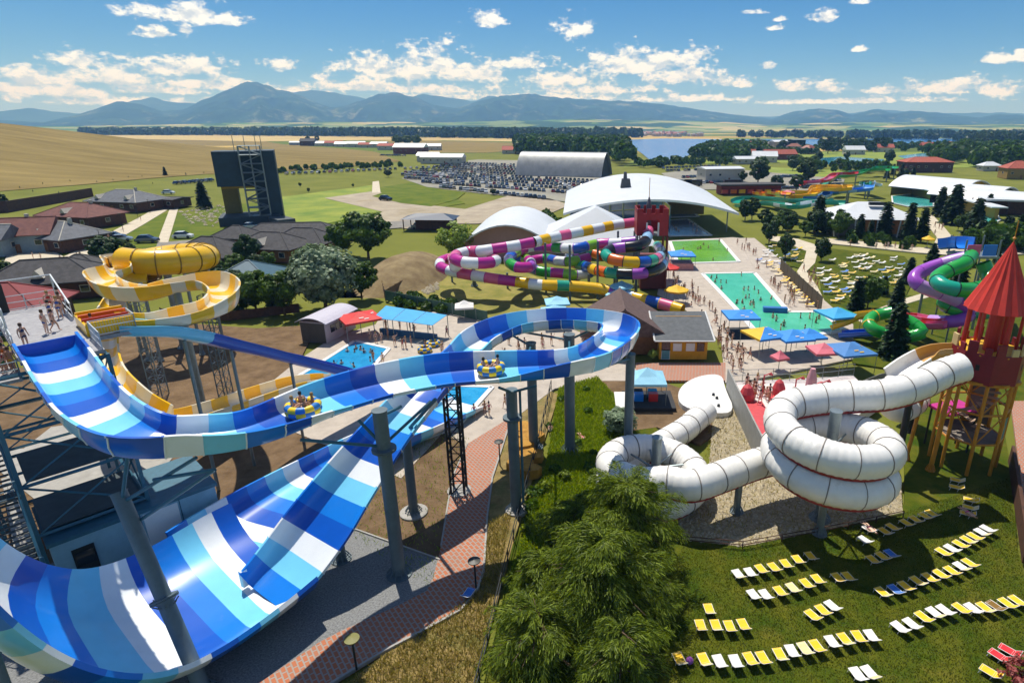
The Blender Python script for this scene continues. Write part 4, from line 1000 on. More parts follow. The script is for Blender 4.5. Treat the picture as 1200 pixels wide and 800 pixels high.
for px, py, z in ((863, 600, 3.4), (1048, 560, 7.8), (1065, 505, 8.6), (960, 625, 3.5)):
    q = G(px, py); pole(wt, q, (q.x, q.y, z), .28, m=DARKST if px > 1000 else STEEL, cap=False)
# second, shorter white chute leaving the tower
wt2 = thing('water_slide', 'second white chute with orange mouth running beside the long white tube from the tower', 'water slide', G(1070, 470))
w2 = [Gp(1122, 418, 10.4, 1.0, 0, 1, 1), Gp(1098, 420, 9.9, 1.0, 0, 1, 1), Gp(1072, 432, 9.0, 1.0, 0, 1, 1), Gp(1050, 447, 8.0, 1.0, 0, 1, 1)]
open_slide(wt2, w2, 1.0, 1, 1, 2.5, [frp('slide_ochre', '#b98a3a'), S_TUBE, S_TUBE], step=.5)
w3 = [Gp(1050, 447, 8.0), Gp(1040, 470, 6.6), Gp(1055, 482, 5.5), Gp(1076, 470, 4.6), Gp(1070, 455, 4.0), Gp(1045, 452, 3.4)]
closed_slide(wt2, w3, .95, 2.2, [S_TUBE], ring=1.05, ringmat=S_SEAM, step=.3)
pad = thing('splash_pad', 'round white splash landing pad where the white tube slide ends', 'splash pad', G(830, 468))
mb = MB(); P = [G(798, 482), G(793, 466), G(802, 453), G(822, 444), G(846, 443), G(849, 460), G(862, 488), G(836, 490)]
for _ in range(2): P = [q for i in range(len(P)) for q in ((P[i] * .75 + P[(i + 1) % len(P)] * .25), (P[i] * .25 + P[(i + 1) % len(P)] * .75))] 
mb.prism([(p.x, p.y) for p in P], -.05, .55); part('pad', mb, WHITEP, pad)
for px, py in ((836, 463), (840, 467), (842, 476)):
    q = G(px, py, .55); mb = MB(); mb.lathe((q.x, q.y, .55), [(.18, 0), (.14, .25)], 8); part('nozzle', mb, DARKST, pad)

# round castle tower with red cone
CAST = mat('castle_maroon', '#7a1526', rough=0.55, var=.1, dirt=('#4d1018', .6, .56, .5)); CASTR = mat('castle_red', '#b3271d', rough=0.5, var=.1)
ROOFR = mat('cone_red', '#c1301f', rough=0.55, var=.08, dirt=('#8a2216', .5, .58, .4)); YST = mat('yellow_steel', '#b57a1c', rough=0.5, var=.12, dirt=('#6a4a20', .8, .56, .5)); YDECK = mat('yellow_deck', '#d8a818', rough=.6)
tw = G(1160, 548); TY = tw.y + 1.2; TX = GY(1186, 292, TY).x; TR = 2.75
ct = thing('castle_tower', 'round maroon castle tower with a tall red cone roof on yellow steel legs', 'slide tower', (TX, TY, 0))
n = 8; ZB, ZT = 8.6, 11.2
def ring_pt(i, r, z, nn=n, off=0.5): t = 2 * math.pi * (i + off) / nn; return Vector((TX + r * math.cos(t), TY + r * math.sin(t), z))
for i in range(n):
    a, b = ring_pt(i, TR, 0), ring_pt(i + 1, TR, 0); mid = (a + b) / 2; ang = math.atan2((b - a).y, (b - a).x); L_ = (b - a).length
    mb = MB(); mb.box((mid.x, mid.y, (ZB + ZT) / 2), (L_ + .05, .16, ZT - ZB), ang); part('wall_panel', mb, CAST, ct)
    # merlons in two steps
    for k, (f, w, h) in enumerate(((-.3, .34, 1.0), (.25, .26, .6))):
        c = mid + (b - a) * f; mb = MB(); mb.box((c.x, c.y, ZT + h / 2), (L_ * w, .17, h), ang); part('battlement', mb, CAST if (i + k) % 3 else mat('castle_cream', '#c9b07a', rough=.6), ct)
    if i % 2 == 0:
        c = mid + (mid - Vector((TX, TY, 0))).normalized() * .09; mb = MB(); mb.box((c.x, c.y, 10.0), (.3, .05, .5), ang); part('window', mb, DARKST, ct)
mb = MB(); mb.lathe((TX, TY, ZB), [(TR + .15, -.12), (TR + .15, .12), (TR - .2, .15), (.1, .16)], 8); 
part('deck_rim', mb, YST, ct)
mb = MB(); mb.lathe((TX, TY, 11.0), [(TR - .1, 0), (TR - .1, .1), (.1, .12)], 8); part('upper_deck', mb, YDECK, ct)
apex = 20.3; eave = 14.6; RC = 2.55; N16 = 16
for i in range(N16):
    a, b = ring_pt(i, RC, eave, N16, 0), ring_pt(i + 1, RC, eave, N16, 0); top = Vector((TX, TY, apex)); up_ = Vector((0, 0, .08))
    mid = (a + b) / 2; dn = (Vector((TX, TY, eave)) - mid).normalized() * .05
    mb = MB(); c1 = a.lerp(top, .5) + Vector((0, 0, -.12)); c2 = b.lerp(top, .5) + Vector((0, 0, -.12))
    mid2 = (c1 + c2) / 2 + dn * 2
    mb.add([a, b, c2, top, c1, mid + dn * 2.5, mid2], [(0, 5, 6, 4), (5, 1, 2, 6), (4, 6, 3), (6, 2, 3)]); part('roof_panel', mb, ROOFR, ct)
mb = MB(); mb.tube((TX, TY, apex - .1), (TX, TY, apex + 1.6), .04, 6); mb.lathe((TX, TY, apex + .2), [(.02, -.15), (.16, 0), (.02, .15)], 8); part('finial', mb, YST, ct)
for i in range(6):
    a = ring_pt(i, 1.9, 11.0, 6); mb = MB(); mb.tube(a, Vector((a.x, a.y, eave + .2)), .13 if i % 2 else .2, 10); part('roof_post', mb, CASTR, ct)
mb = MB(); mb.lathe((TX - .3, TY - .6, 10.9), [(.55, 0), (.55, 4.9)], 14); part('stair_core', mb, CASTR, ct)
for i in range(n):
    a = ring_pt(i, TR - .1, 0); mb = MB(); mb.tube(a, Vector((a.x, a.y, ZB - .1)), .15, 10); part('leg', mb, YST, ct)
    b = ring_pt(i + 1, TR - .1, 0)
    for z in (3.0, 5.8):
        mb = MB(); mb.tube(a + UP * z, b + UP * z, .10, 6); part('ring_beam', mb, YST, ct)
    for z0, z1 in ((3.0, 5.8), (5.8, 8.4)):
        mb = MB(); mb.tube(a + UP * (z0 if i % 2 else z1), b + UP * (z1 if i % 2 else z0), .06, 6); part('cross_brace', mb, YST, ct)
mb = MB(); mb.lathe((TX, TY, 2.95), [(TR - .2, 0), (TR - .2, .08), (.1, .09)], 8); part('lower_deck', mb, mat('grey_plank', '#776f66', rough=.8, var=.2), ct)
for k in range(22):
    t0 = rad(k * 26); mb = MB(); z = 3.1 + k * .31; a = Vector((TX + .5 * math.cos(t0), TY + .5 * math.sin(t0), z)); b = Vector((TX + 1.7 * math.cos(t0), TY + 1.7 * math.sin(t0), z)); d = (b - a).cross(UP).normalized() * .16
    mb.add([a - d, a + d, b + d * 1.7, b - d * 1.7, a - d - UP * .05, a + d - UP * .05, b + d * 1.7 - UP * .05, b - d * 1.7 - UP * .05], [(0, 1, 2, 3), (7, 6, 5, 4), (0, 4, 5, 1), (1, 5, 6, 2), (2, 6, 7, 3), (3, 7, 4, 0)]); part('stair_tread', mb, mat('tread_tan', '#a8907a', rough=.7), ct)
mb = MB()
for z in (8.2,):
    a = ring_pt(0, TR - .05, 3.1); b = ring_pt(1, TR - .05, 3.1); mb.quad(a, b, b + UP * 5.4, a + UP * 5.4); 
part('net', mb, mat('grey_net', '#6f6a66', rough=.9), ct)
mb = MB(); a = ring_pt(6, TR - .15, 3.1, n, .5); b = ring_pt(6.8, TR - .15, 3.1); mb.quad(a, b, b + UP * 2.1, a + UP * 2.1); part('green_screen', mb, mat('teal_sheet', '#1f6f73', rough=.6), ct)
q = Vector((TX - TR - 1.0, TY - 1.6, 0)); pole(ct, q, (q.x + .4, q.y + .3, 8.4), .2, m=YST); q2 = Vector((TX - TR - 2.2, TY + .3, 0)); pole(ct, q2, (q2.x + .5, q2.y, 8.4), .17, m=YST, cap=False)
pinkc = thing('play_canopy', 'magenta play canopy half hidden behind the yellow legs of the castle tower', 'canopy', G(1112, 505))
c = G(1118, 478, 4.2); mb = MB(); mb.box((c.x, c.y, 4.2), (3.6, 2.4, .25), .3); part('canopy', mb, mat('magenta', '#b3277f', rough=.5), pinkc)
for dx in (-1.5, 1.5):
    for dy in (-.9, .9): mb = MB(); mb.tube((c.x + dx, c.y + dy, 0), (c.x + dx, c.y + dy, 4.1), .1, 6); part('post', mb, DARKST, pinkc)

# ------------------------------------------------------------------ red and white wet play terrace
PINK = mat('play_red', '#c0444a', rough=.6, var=.12); PALE = mat('play_pale', '#d6ccc8', rough=.65, var=.08, dirt=('#a48d88', .5, .56, .5))
ter = thing('play_terrace', 'raised red and white wet play terrace with grey mesh fence behind the big white coil', 'play terrace', G(940, 500))
P = [G(852, 448, 1.2), G(1000, 440, 1.2), G(1030, 470, 1.2), G(985, 500, 1.2), G(925, 520, 1.2), G(893, 535, 1.2)]
mb = MB(); mb.prism([(p.x, p.y) for p in P], 0, 1.2); part('floor', mb, PALE, ter)
for poly in ([(868, 470), (893, 470), (905, 490), (925, 512), (905, 520), (880, 495)], [(905, 462), (950, 455), (975, 458), (965, 470), (925, 472)], [(985, 452), (1010, 446), (1025, 466), (1000, 478), (985, 470)], [(895, 455), (902, 455), (925, 485), (912, 488)]):
    q = [G(x, y, 1.2) for x, y in poly]; mb = MB(); mb.prism([(p.x, p.y) for p in q], 1.15, 1.215 + .004 * len(ter.children)); part('red_patch', mb, PINK, ter)
railing(ter, [G(852, 448, 1.2), G(905, 446, 1.2), G(945, 446, 1.2), G(1000, 440, 1.2)], 1.5, m=STEEL)
mb = MB(); W_ = [G(852, 448, 1.2), G(893, 535, 1.2)]; mb.wall([(p.x, p.y) for p in W_], 0, 2.9, .15); part('side_wall', mb, mat('grey_board', '#8d8d88', rough=.7, var=.12), ter)
mb = MB(); W_ = [G(985, 470, 1.2), G(1030, 452, 1.2), G(1062, 448, 1.2)]; mb.wall([(p.x, p.y) for p in W_], .3, 2.7, .08); part('mesh_fence', mb, mat('grey_mesh', '#77766f', rough=.8), ter)
mb = MB(); c = G(947, 476, 1.2); mb.lathe((c.x, c.y, 1.2), [(.9, 0), (.75, .6), (.5, 3.3), (.25, 4.3)], 10); part('spray_tower', mb, mat('spray_pink', '#c9949a', rough=.6), ter)
for px, py in ((893, 465), (905, 500), (960, 474), (930, 470)):
    c = G(px, py, 1.2); mb = MB(); mb.tube(c, c + UP * 2.6, .08, 6); mb.tube(c + UP * 2.5, c + UP * 2.6 + Vector((.8, .3, .1)), .07, 6); mb.lathe((c.x + .8, c.y + .3, 3.7), [(.25, 0), (.02, .3)], 8); part('spray_post', mb, PINK, ter)
for px, py, w in ((875, 468, .8), (912, 462, .7), (960, 465, .8)):
    c = G(px, py, 1.2); mb = MB(); mb.lathe((c.x, c.y, 1.2), [(w, 0), (w, .8), (w * .6, 1.5), (.1, 1.8)], 10); part('spray_dome', mb, PINK, ter)
# ------------------------------------------------------------------ green, yellow and purple slides
S_GRN = frp('slide_green', '#1f9a3d'); S_TEAL = frp('slide_teal', '#179a80'); S_PUR = frp('slide_purple', '#9b4bb8'); S_MAG = frp('slide_magenta', '#b8248a'); S_PINK = frp('slide_pink', '#d8608a'); S_RED = frp('slide_red', '#c63438'); S_LILAC = frp('slide_lilac', '#bb8fd4'); S_BLACK = frp('slide_black', '#17171c'); S_LIME = frp('slide_lime', '#7db82c'); S_SKY = frp('slide_sky', '#8fb8dc')
gp = thing('water_slide', 'bright green tube slide winding in front of the red cone roof', 'water slide', G(1140, 390))
closed_slide(gp, [Gp(1138, 300, 12.5), Gp(1130, 309, 12), Gp(1112, 317, 11.2), Gp(1098, 326, 10.4), Gp(1106, 335, 9.9), Gp(1130, 340, 9.5), Gp(1152, 336, 9.1), Gp(1166, 328, 8.8), Gp(1180, 336, 8.3), Gp(1172, 352, 7.4), Gp(1140, 352, 6.9), Gp(1112, 350, 6.4), Gp(1106, 356, 5.8), Gp(1122, 363, 5.2), Gp(1150, 366, 4.6), Gp(1180, 362, 4.0), Gp(1175, 350, 3.4)], .95, 3.2, [S_GRN, S_GRN, S_GRN, S_TEAL], ring=1.05, ringmat=S_BLACK, step=.5, n=12)
for px, py, z in ((1139, 385, 12), (1136, 372, 9), (1075, 375, 9), (1160, 380, 8)):
    q = G(px, py); pole(gp, q, (q.x, q.y, z), .2, m=STEEL, gusset=False)
gr2 = thing('water_slide', 'green tube slide leaving its platform steeply just left of the red cone roof', 'water slide', G(1160, 372))
closed_slide(gr2, [Gp(1152, 308, 11.5), Gp(1157, 320, 10.2), Gp(1163, 332, 9.2), Gp(1175, 340, 8.2), Gp(1190, 352, 7)], .95, 3, [S_GRN], ring=1.05, ringmat=S_BLACK, step=.5, n=12)
pu = thing('water_slide', 'purple tube slide swinging wide left of the green coil', 'water slide', G(1075, 375))
closed_slide(pu, [Gp(1132, 302, 12.3), Gp(1112, 307, 11.5), Gp(1090, 314, 10.6), Gp(1074, 322, 9.8), Gp(1073, 331, 9.0), Gp(1088, 339, 8.2), Gp(1108, 346, 7.4), Gp(1128, 356, 6.2), Gp(1136, 366, 5.0), Gp(1128, 374, 4.2), Gp(1112, 377, 3.6), Gp(1090, 376, 3)], .9, 3.0, [S_LILAC, S_PUR, S_PUR, S_LILAC], ring=1.05, ringmat=S_PUR, step=.5, n=12)
rd = thing('water_slide', 'red and pink run-out slide ending between the trees below the purple tube', 'water slide', G(1085, 395))
open_slide(rd, [Gp(1112, 378, 3.4, .9, 0, .8, .8), Gp(1090, 378, 2.8, .9, 0, .8, .8), Gp(1068, 374, 2.2, .9, 0, .8, .8), Gp(1045, 377, 1.5, .9, 0, .8, .8)], .9, .8, .8, 3, [S_RED, S_PINK], step=.6)
open_slide(rd, [Gp(1108, 384, 3.2, .9, 0, .8, .8), Gp(1085, 384, 2.6, .9, 0, .8, .8), Gp(1062, 382, 1.9, .9, 0, .8, .8)], .9, .8, .8, 3, [S_PINK, S_RED], step=.6)
gk = thing('water_slide', 'green and yellow slide that ends in the bathing pool beside the blue umbrella', 'water slide', G(1000, 392))
open_slide(gk, [Gp(1022, 370, 3.2, .9, 0, .8, .8), Gp(1006, 373, 2.4, .9, 0, .8, .8), Gp(990, 380, 1.4, .9, 0, .8, .8), Gp(976, 385, .5, .9, 0, .8, .8)], .9, .8, .8, 12, [S_YEL], step=.5)
closed_slide(gk, [Gp(1046, 366, 4.2), Gp(1034, 368, 3.8), Gp(1022, 372, 3.4), Gp(1018, 379, 2.9), Gp(1024, 386, 2.4), Gp(1034, 390, 2)], .85, 2.5, [S_GRN, S_GRN], ring=1.06, ringmat=S_YEL, step=.4, n=12)
closed_slide(gk, [Gp(1052, 372, 4.6), Gp(1066, 377, 4.2), Gp(1080, 388, 3.4), Gp(1072, 393, 2.8), Gp(1056, 394, 2.4), Gp(1040, 391, 2)], .85, 2.5, [S_GRN], ring=1.06, ringmat=S_GRN, step=.4, n=12)
bk = thing('water_slide', 'low dark blue slide lying beside the green and yellow one at the pool edge', 'water slide', G(1005, 398))
open_slide(bk, [Gp(1030, 392, 1.6, .8, 0, .7, .7), Gp(1005, 393, .9, .8, 0, .7, .7), Gp(985, 394, .3, .8, 0, .7, .7)], .8, .7, .7, 4, [S_NAVY, S_BLUE], step=.5)
ptf = thing('slide_platform', 'steel slide platform with blue and pink boards above the green and purple tubes', 'slide platform', G(1140, 360))
c = G(1140, 297, 12.4); mb = MB(); mb.box((c.x, c.y, 12.2), (5, 4, .3)); part('deck', mb, STEEL, ptf)
for dx in (-2.3, 2.3):
    for dy in (-1.8, 1.8): mb = MB(); mb.tube((c.x + dx, c.y + dy, 0), (c.x + dx, c.y + dy, 14.6), .12, 6); part('leg', mb, STEEL, ptf)
for dx, m_ in ((-1.2, S_PINK), (1.0, S_BLUE)): mb = MB(); mb.box((c.x + dx, c.y - 1.9, 13.2), (1.8, .12, 1.5)); part('board', mb, m_, ptf)
bb = thing('water_slide', 'wide blue half pipe slide mouth on top of the steel slide platform', 'water slide', G(1115, 350))
open_slide(bb, [Gp(1130, 291, 13.2, 1.3, 0, 1.5, 1.5), Gp(1120, 290, 13.0, 1.3, 0, 1.5, 1.5), Gp(1106, 291, 12.6, 1.3, 0, 1.5, 1.5)], 1.3, 1.5, 1.5, 4, [S_BLUE], step=.6)

# ------------------------------------------------------------------ castle with the multicoloured tube slides
cb = G(761, 338); CX0, CY0 = cb.x, cb.y + 1.5
ca = thing('castle_tower', 'square red castle tower with battlements and gold flagpole above the multicoloured tubes', 'slide tower', (CX0, CY0, 0))
hw = 2.75; z0, z1 = 10.2, 14.2
CR = mat('castle_crimson', '#9c1a22', rough=.55, var=.1)
def cwall(dx, dy, rz, door):
    if door:
        for q, w in ((-1.9, 1.8), (1.9, 1.8)):
            mb = MB(); mb.box((CX0 + dx + q * math.cos(rz), CY0 + dy + q * math.sin(rz), (z0 + z1) / 2), (w, .2, z1 - z0), rz); part('wall_panel', mb, CR, ca)
        mb = MB(); mb.box((CX0 + dx, CY0 + dy, z1 - .6), (2.0, .2, 1.2), rz); part('wall_panel', mb, CR, ca)
        mb = MB()
        for s_ in (-1, 1): mb.box((CX0 + dx + s_ * 1.05, CY0 + dy - .12, z0 + 1.2), (.3, .12, 2.4), rz)
        part('door_surround', mb, WHITEP, ca)
    else:
        mb = MB(); mb.box((CX0 + dx, CY0 + dy, (z0 + z1) / 2), (hw * 2, .2, z1 - z0), rz); part('wall_panel', mb, CR, ca)
    for k in (-2.2, -.75, .75, 2.2):
        mb = MB(); mb.box((CX0 + dx + k * math.cos(rz), CY0 + dy + k * math.sin(rz), z1 + .4), (.8, .22, .8), rz); part('battlement', mb, CR, ca)
cwall(0, -hw, 0, True); cwall(0, hw, 0, False); cwall(-hw, 0, rad(90), False); cwall(hw, 0, rad(90), False)
mb = MB(); mb.box((CX0, CY0, z0 + .1), (hw * 2 - .2, hw * 2 - .2, .2)); part('deck', mb, STEEL, ca)
mb = MB(); mb.lathe((CX0 - .5, CY0, z0), [(.5, 0), (.5, 5.2), (.1, 6.6)], 10); part('turret', mb, mat('grey_stone', '#5d5a60', rough=.8), ca)
mb = MB(); mb.tube((CX0 - .5, CY0, z0 + 6), (CX0 - .5, CY0, z0 + 10), .06, 6); part('flagpole', mb, YST, ca)
for dx in (-hw, hw):
    for dy in (-hw, hw): mb = MB(); mb.tube((CX0 + dx, CY0 + dy, 0), (CX0 + dx, CY0 + dy, z0), .22, 8); part('leg', mb, RUST if dx > 0 else STEEL, ca)
mb = MB(); mb.box((CX0 + .5, CY0 + .5, 3), (4.6, 4.6, 6)); part('stair_shaft', mb, RUST, ca)
lattice(ca, (CX0 - hw, CY0 - hw, 6), 4.2, .5, 4, .07)
MIX = [S_PINK, S_SKY, S_BLACK, S_BLACK, S_PUR, S_BLACK, S_TEAL, S_ORANGE, S_YEL, S_NAVY, S_TEAL]
t1 = thing('water_slide', 'multicoloured black, purple and orange tube coil directly below the castle door', 'water slide', G(742, 335))
closed_slide(t1, [Gp(760, 270, 11), Gp(759, 276, 10.4), Gp(756, 283, 9.8), Gp(748, 288, 9.4), Gp(732, 290, 9.1), Gp(718, 292, 8.8), Gp(710, 297, 8.4), Gp(716, 303, 8.0), Gp(735, 307, 7.7), Gp(755, 307, 7.4), Gp(770, 303, 7.1), Gp(775, 296, 6.8), Gp(770, 288, 6.6), Gp(778, 300, 5.8), Gp(774, 313, 5.4), Gp(755, 320, 5.2), Gp(730, 321, 5.0), Gp(705, 318, 4.8), Gp(686, 312, 4.6), Gp(670, 307, 4.4), Gp(668, 300, 4.2), Gp(690, 296, 4.0), Gp(705, 300, 3.6)], .98, 2.5, MIX, step=.6, n=12, ring=1.03, ringmat=S_BLACK)
MIX2 = [S_PUR, S_WHITE, S_MAG, S_LIME, S_NAVY, S_WHITE, S_GRN, S_MAG]
t2 = thing('water_slide', 'magenta, white and green tube slide behind the coil left of the castle', 'water slide', G(670, 335))
closed_slide(t2, [Gp(745, 283, 9.4), Gp(725, 285, 9.0), Gp(700, 286, 8.6), Gp(675, 291, 8.2), Gp(650, 290, 7.8), Gp(625, 289, 7.4), Gp(605, 296, 7.0), Gp(596, 305, 6.6), Gp(606, 313, 6.2), Gp(622, 312, 5.9), Gp(618, 304, 5.6), Gp(602, 303, 5.3)], .95, 2.4, MIX2, step=.6, n=12, ring=1.03, ringmat=S_PUR)
t2b = thing('water_slide', 'green and purple tube run passing low in front of the magenta tube', 'water slide', G(650, 340))
closed_slide(t2b, [Gp(690, 302, 5.6), Gp(672, 306, 5.3), Gp(655, 306, 5), Gp(640, 303, 4.7), Gp(622, 306, 4.4), Gp(618, 312, 4.1), Gp(634, 318, 3.8), Gp(656, 320, 3.5), Gp(676, 322, 3.2), Gp(692, 320, 3.0)], .95, 2.4, [S_MAG, S_LIME, S_WHITE, S_NAVY, S_GRN], step=.6, n=12, ring=1.03, ringmat=S_PUR)
PWY = [S_MAG, S_WHITE, S_MAG, S_WHITE, S_PINK, S_WHITE, S_PINK]
t3 = thing('water_slide', 'long pink, white and yellow tube slide descending from the castle to a pink coil', 'water slide', G(545, 345))
up3 = [Gp(743, 261, 11.2), Gp(720, 264, 10.9), Gp(700, 268, 10.6), Gp(675, 273, 10.2), Gp(650, 278, 9.8), Gp(625, 284, 9.5)]
closed_slide(t3, up3, .98, 2.6, [S_PINK, S_WHITE, S_YEL, S_WHITE, S_YEL, S_WHITE], step=.6, n=12, ring=1.03, ringmat=S_WHITE)
cc3 = G(557, 303, 7.6); coil3 = [Gp(625, 284, 9.5), Gp(605, 288, 9.1), Gp(585, 291, 8.8), Gp(565, 294, 8.5)]
for i in range(0, 17):
    t = rad(110 + i * 28); coil3.append((cc3.x + 3.5 * math.cos(t), cc3.y + 3.5 * math.sin(t), 8.2 - i * .11))
coil3 += [Gp(530, 303, 5.6), Gp(518, 306, 5.2), Gp(516, 312, 4.9), Gp(526, 317, 4.6), Gp(545, 321, 4.3), Gp(575, 326, 3.8), Gp(605, 330, 3.3)]
closed_slide(t3, coil3, .98, 2.3, PWY, step=.5, n=12, ring=1.03, ringmat=S_MAG)
closed_slide(t3, [Gp(605, 330, 3.3), Gp(635, 334, 2.9), Gp(665, 335, 2.6), Gp(700, 338, 2.2), Gp(725, 343, 1.8), Gp(750, 350, 1.4), Gp(775, 356, 1.0), Gp(800, 363, .6)], .98, 2.6, [S_YEL, S_WHITE, S_YEL, S_TEAL, S_YEL, S_YEL, S_YEL, S_PUR, S_SKY, S_YEL, S_NAVY, S_PINK], step=.6, n=12, ring=1.03, ringmat=S_YEL)
q = G(556, 335); pole(t3, q, (q.x, q.y, 7), .35, m=GREYST)
for px, py, z in ((530, 330, 4.5), (595, 338, 3), (640, 345, 9.4), (668, 352, 9.8), (700, 350, 10.2), (723, 335, 10.5)):
    q = G(px, py); pole(t3, q, (q.x, q.y, z), .2, m=GREYST, gusset=False)
for px, py, z in ((745, 348, 4.4), (690, 345, 3.6), (720, 340, 7)):
    q = G(px, py); pole(t1, q, (q.x, q.y, z), .25, m=GREYST, gusset=False)
# slides far right
far_sl = [([(862, 238), (880, 235), (905, 234), (925, 238), (945, 240), (980, 238)], [S_TEAL], 'turquoise open slide curling at the front of the far slide complex'),
          ([(926, 230), (945, 225), (965, 221), (992, 219)], [S_YEL], 'yellow twin lane slide in the middle of the far slide complex'),
          ([(930, 234), (952, 227), (972, 224), (995, 221)], [S_YEL], 'second yellow lane close in front of the twin lane slide'),
          ([(945, 234), (965, 230), (985, 228), (1010, 222), (1024, 218)], [S_BLUE, S_SKY], 'blue slide dipping under the yellow lanes'),
          ([(968, 228), (990, 224), (1010, 219), (1020, 217)], [S_TEAL, S_SKY], 'pale turquoise slide beside the white chute'),
          ([(962, 216), (985, 209), (1010, 202), (1040, 200)], [S_GRN], 'long green slide at the back of the far slide complex'),
          ([(985, 206), (1010, 202), (1030, 198), (1045, 197)], [S_TEAL, S_GRN], 'teal slide beside the far red roofed restaurant'),
          ([(940, 218), (960, 213), (985, 206), (1000, 203)], [S_RED, S_PINK], 'red and pink slide sloping down behind the yellow lanes'),
          ([(890, 229), (905, 229), (920, 228)], [S_ORANGE, S_YEL], 'short orange slide mouth beside the dark roof'),
          ([(1005, 225), (1018, 219), (1025, 216)], [S_WHITE], 'white chute at the end of the far slides'),
          ([(865, 242), (885, 243), (910, 242), (930, 243), (985, 240)], [S_TEAL, S_WHITE, S_TEAL], 'turquoise and white slide lying lowest in the far complex')]
far_done = []
for pts, ms, lab in far_sl:
    n_ = len(pts); g = G(*pts[0]); t = thing('water_slide', lab, 'water slide', g)
    P = []
    for k in range(9):
        f = k / 8 * (n_ - 1); i = min(int(f), n_ - 2); x = pts[i][0] + (pts[i + 1][0] - pts[i][0]) * (f - i); y = pts[i][1] + (pts[i + 1][1] - pts[i][1]) * (f - i)
        z = .8 + 5.0 * k / 8; q = G(x, y, z); P.append((q.x, q.y + 4.5 * math.sin(k * 1.35 + len(far_done)), z, 2.0, 0, 1.3, 1.3))
    far_done.append(1)
    open_slide(t, P, 1.3, 1, 1, 6, ms, step=1.2)
    q = P[-1]; mb = MB(); mb.tube((q[0], q[1], 0), (q[0], q[1], q[2]), .3, 6); part('support_pole', mb, STEEL, t)
# ------------------------------------------------------------------ buildings
SHING = mat('dark_shingle', '#2e2e30', col2='#48474a', rough=.85, scale=1.2, bump=.02, bscale=10, dirt=('#5c5752', .3, .58, .5))
SHINGR = mat('brown_red_shingle', '#5c3532', col2='#76483f', rough=.85, scale=1.0, bump=.02, bscale=10)
SHINGG = mat('grey_shingle', '#4c5056', col2='#646870', rough=.8, scale=1.0, bump=.02, bscale=10)
TIMBER = mat('dark_timber', '#3b2317', col2='#57341f', rough=.8, scale=1.5, bump=.02, bscale=8)
TIMBER2 = mat('brown_timber', '#6a4425', col2='#825734', rough=.8, scale=1.5)
PLAST = mat('pale_plaster', '#b7b2a6', rough=.85, var=.08, dirt=('#8c877b', .4, .58, .5)); PLASTB = mat('blue_grey_plaster', '#7f8f99', rough=.85, var=.1)
GLASS = mat('window_glass', '#1b2a36', rough=.06, var=.2, spec=.9)
WROOF = mat('white_membrane', '#cfd3d6', rough=.4, var=.05, scale=.2, dirt=('#a9abac', .15, .58, .4)); GROOF = mat('grey_sheet_roof', '#a3a8ab', rough=.4, metal=.35, var=.08, scale=.1, dirt=('#7e8284', .1, .56, .5))
def rot(c, x, y, rz): return (c.x + x * math.cos(rz) - y * math.sin(rz), c.y + x * math.sin(rz) + y * math.cos(rz))
